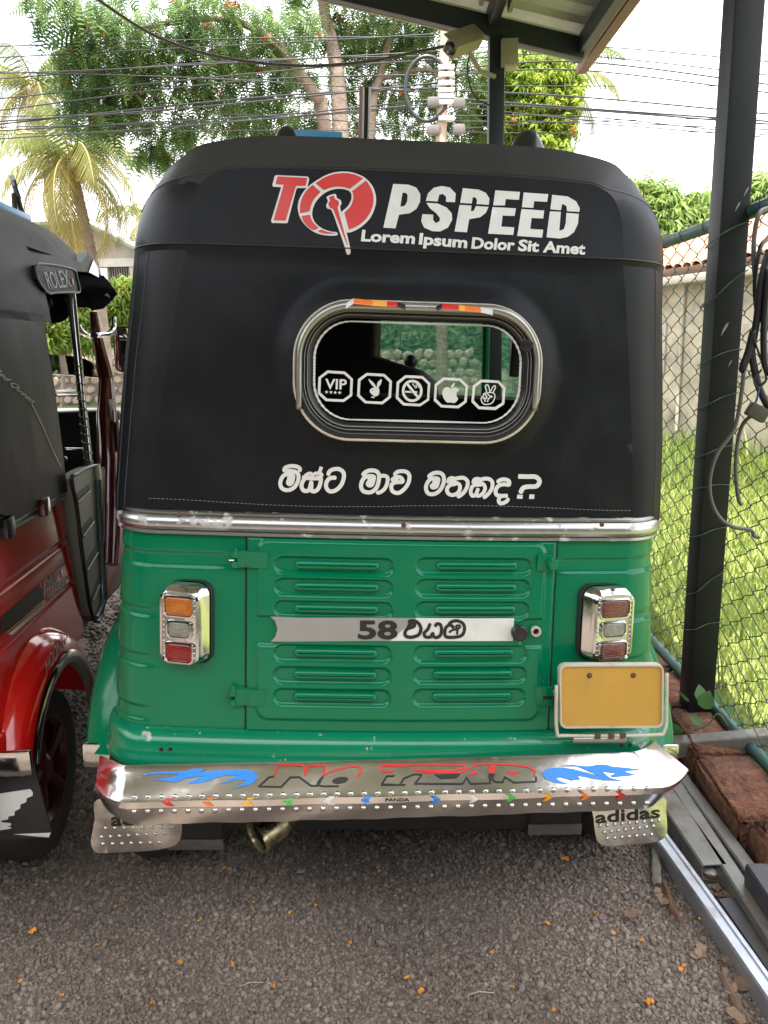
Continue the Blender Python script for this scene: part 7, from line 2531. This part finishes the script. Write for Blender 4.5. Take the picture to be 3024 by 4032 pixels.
# concrete building at the left
BY = 24.0
bl0, br0 = pxY(60, 600, BY), pxY(420, 600, BY)
bd = thing('concrete_building', 'weathered concrete building with grilled window openings and green roof', 'building', ((bl0[0] + br0[0]) / 2, BY, 0))
bx_ = bd.location.x
zb_ = lambda y: pxY(250, y, BY)[2]
xb_ = lambda x: pxY(x, 570, BY)[0] - bx_
z_eL, z_eR = pxY(190, 490, BY)[2], pxY(300, 548, BY)[2]
wz1 = zb_(572)
wz0 = zb_(640)
xL, xR = xb_(20), xb_(430)
ztop = lambda x: z_eL + (z_eR - z_eL) * (x - xb_(190)) / (xb_(300) - xb_(190))
xs_ = [xL, xb_(170), xb_(190), xR]
# wall pieces round the openings
def wallq(nm, x0, x1, z0, z1, m_=M_CONC, y=0.0, d=.2):
    return MB().box(((x0 + x1) / 2, y + d / 2, (z0 + z1) / 2), (x1 - x0, d, z1 - z0), .01).build(nm, m_, bd, 25)
wo0, wo1 = zb_(612), zb_(575)
wallq('lower_wall', xL, xR, 0, wo0)
gable = [(xL, wo1), (xR, wo1), (xR, max(ztop(xR), wo1 + .1)), (xb_(190), ztop(xb_(190))), (xL, ztop(xb_(190)) - .2)]
fix_normals(MB().prism(gable, lambda x, z: (x, 0, z), lambda x, z: (x, .2, z)).build('upper_wall', M_CONC, bd, 25))
ops = [(xb_(232), xb_(278)), (xb_(291), xb_(335)), (xb_(345), xb_(395))]
edges_ = [xL] + [e for o_ in ops for e in o_] + [xR]
for a, b in zip(edges_[0::2], edges_[1::2]):
    wallq('pier', a, b, wo0, wo1)
for a, b in ops:
    g_ = MB().add([(a, .15, wo0), (b, .15, wo0), (b, .15, wo1), (a, .15, wo1)], [(0, 1, 2, 3)]).build('window_opening', mat('dark_room', (.05, .045, .04), .9), bd)
    for k in range(9):
        u = a + (b - a) * (k + .5) / 9
        MB().tube([(u, .05, wo0), (u, .05, wo1)], .014, 5).build('grille_bar', M_STEEL, g_)
wallq('string_course', xL, xR, wo1 - .02, wo1 + .22, mat('pale_band', (.50, .46, .42), .85), -.06, .1)
wallq('pale_panel', xb_(205), xb_(231), zb_(635), wo1 - .05, M_VINYL, -.05, .05)
rz = [(xb_(185), ztop(xb_(185)) + .12), (xR + .5, ztop(xR + .5) + .12)]
rfm = MB().box(((rz[0][0] + rz[1][0]) / 2, 1.2, (rz[0][1] + rz[1][1]) / 2), (math.hypot(rz[1][0] - rz[0][0], rz[1][1] - rz[0][1]), 3.4, .10), .01, Matrix.Rotation(math.atan2(rz[0][1] - rz[1][1], rz[1][0] - rz[0][0]), 3, 'Y'))
rfm.build('roof', M_GREENROOF, bd, 25)
MB().box(((xL + xb_(190)) / 2, 1.2, ztop(xb_(190)) + .05), (xb_(190) - xL, 3.4, .10), .01).build('flat_roof', M_GREENROOF, bd, 25)

# utility pole and its fittings
UY = 10.8
u0, u1 = pxY(966, 100, UY), pxY(960, 320, UY)
up_ = thing('utility_pole', 'concrete utility pole with white insulator clamps behind the rickshaw', 'utility pole', (u1[0] - .05, UY, 0))
MB().tube([(0, 0, 0), (0, 0, u1[2]), (u0[0] - u1[0] + .05, 0, u0[2] + .6)], [.085, .07, .062], 8).build('shaft', M_POLE, up_, 30)
for y in (150, 166, 184, 200, 213, 225, 260):
    p = pxY(963, y, UY)
    c = MB().box((p[0] - up_.location.x, -.06, p[2]), (.20, .12, .05), .01).build('clamp', M_WHITEINS, up_)
ring = pxY(922, 195, UY)
MB().tube([(ring[0] - up_.location.x + .28 * math.cos(a), -.05, ring[2] + .38 * math.sin(a)) for a in np.linspace(0, 2 * math.pi, 40)[:-1]], .025, 6, closed=True).build('cable_coil', M_CABLE, up_, 180)
for x, y in ((935, 225), (990, 227), (935, 285), (990, 283)):
    p = pxY(x, y, UY)
    MB().box((p[0] - up_.location.x, -.08, p[2]), (.16, .10, .12), .03).build('splice', M_CABLEG, up_)
# overhead wires
WIRES = [((0, 100), (560, 82), (1010, 80), .010), ((0, 124), (540, 96), (1000, 70), .010), ((0, 158), (230, 150), (960, 110), .011), ((0, 170), (500, 132), (960, 120), .010), ((0, 213), (640, 150), (960, 128), .012), ((0, 238), (520, 175), (955, 160), .012), ((0, 262), (420, 232), (955, 178), .014), ((0, 268), (560, 210), (955, 190), .014), ((0, 282), (600, 248), (955, 212), .012), ((0, 300), (420, 270), (955, 222), .012), ((0, 156), (420, 168), (955, 200), .010), ((0, 275), (480, 262), (955, 228), .010), ((0, 290), (500, 282), (955, 282), .008), ((0, 252), (480, 246), (955, 278), .008),
         ((970, 112), (1250, 84), (1659, 118), .008), ((970, 120), (1260, 100), (1659, 133), .010), ((970, 130), (1230, 118), (1659, 162), .010), ((970, 148), (1260, 134), (1659, 182), .013), ((970, 160), (1260, 152), (1659, 200), .012), ((970, 185), (1240, 186), (1659, 186), .008), ((970, 195), (1260, 210), (1659, 246), .014), ((970, 212), (1230, 232), (1659, 262), .015), ((970, 222), (1240, 236), (1659, 268), .014), ((970, 250), (1260, 252), (1560, 282), .010), ((970, 262), (1260, 266), (1600, 292), .010), ((970, 280), (1250, 262), (1659, 255), .008), ((970, 228), (1300, 262), (1659, 280), .010), ((970, 285), (1240, 288), (1500, 285), .007)]
for i, (a, b, c, r) in enumerate(WIRES):
    left = i < 14
    A_, B_, C_ = pxY(*a, 11.8 if left else UY), pxY(*b, 11.3), pxY(*c, UY if left else 12.0)
    if left:
        A2 = A_ + (A_ - B_) * .6
        P = [A2, A_, B_, C_]
    else:
        C2 = C_ + (C_ - B_) * .6
        P = [A_, B_, C_, C2]
    o = MB().tube(smooth_path(P, 8), r * .8, 5).build('overhead_wire', M_CABLE, None, 180)
    tag(o, 'thin black overhead wire sagging towards the utility pole from the palm side' if left else 'thin black overhead wire running from the utility pole past the steel post', 'wire', 'overhead wires over the road')
P = [pxY(*p, 4.6) for p in ((190, -20), (230, 12), (330, 75), (440, 115), (560, 136), (680, 142), (800, 132), (900, 112), (1000, 92))]
tag(MB().tube(smooth_path(P, 6), .0085, 8).build('sagging_cable', M_CABLEG, None, 180), 'thick sagging cable that ends at the security camera', 'cable')

# out of view behind and left: an added leafy hedge that blocks low sky
HT = tuft_template(9, .42, .14, 21)
for i, (x0, y0, x1, y1, hh, lb) in enumerate(((-9, -5.0, 7, -5.0, 4.2, 'tall dense green hedge added behind the camera to block low sky'), (-7.5, -5, -7.5, 7, 3.0, 'tall dense green hedge added left of view to block low sky'))):
    hg = thing('blocker_hedge', lb, 'blocker_hedge', ((x0 + x1) / 2, (y0 + y1) / 2, 0))
    n = 3600
    t = rng.uniform(0, 1, n)
    C = np.stack([x0 + (x1 - x0) * t + rng.normal(0, .45, n), y0 + (y1 - y0) * t + rng.normal(0, .45, n), rng.uniform(.1, 1, n) ** .8 * hh * (1 + .12 * np.sin(t * 23))], 1) - np.array(((x0 + x1) / 2, (y0 + y1) / 2, 0))
    big_mesh('foliage', *scatter(HT, C, np.exp(rng.normal(0, .2, n)), np.clip(rng.normal(.4, .25, n), 0, 1), None, .2), leaf_mat('blocker_hedge_leaf', (.030, .060, .016), (.08, .13, .03), .2), hg)
    for k in range(9):
        q = (k + .5) / 9 - .5
        MB().tube([(q * (x1 - x0), q * (y1 - y0), 0), (q * (x1 - x0) + .1, q * (y1 - y0), hh * .7)], .06, 6).build('stem', M_BARK, hg)
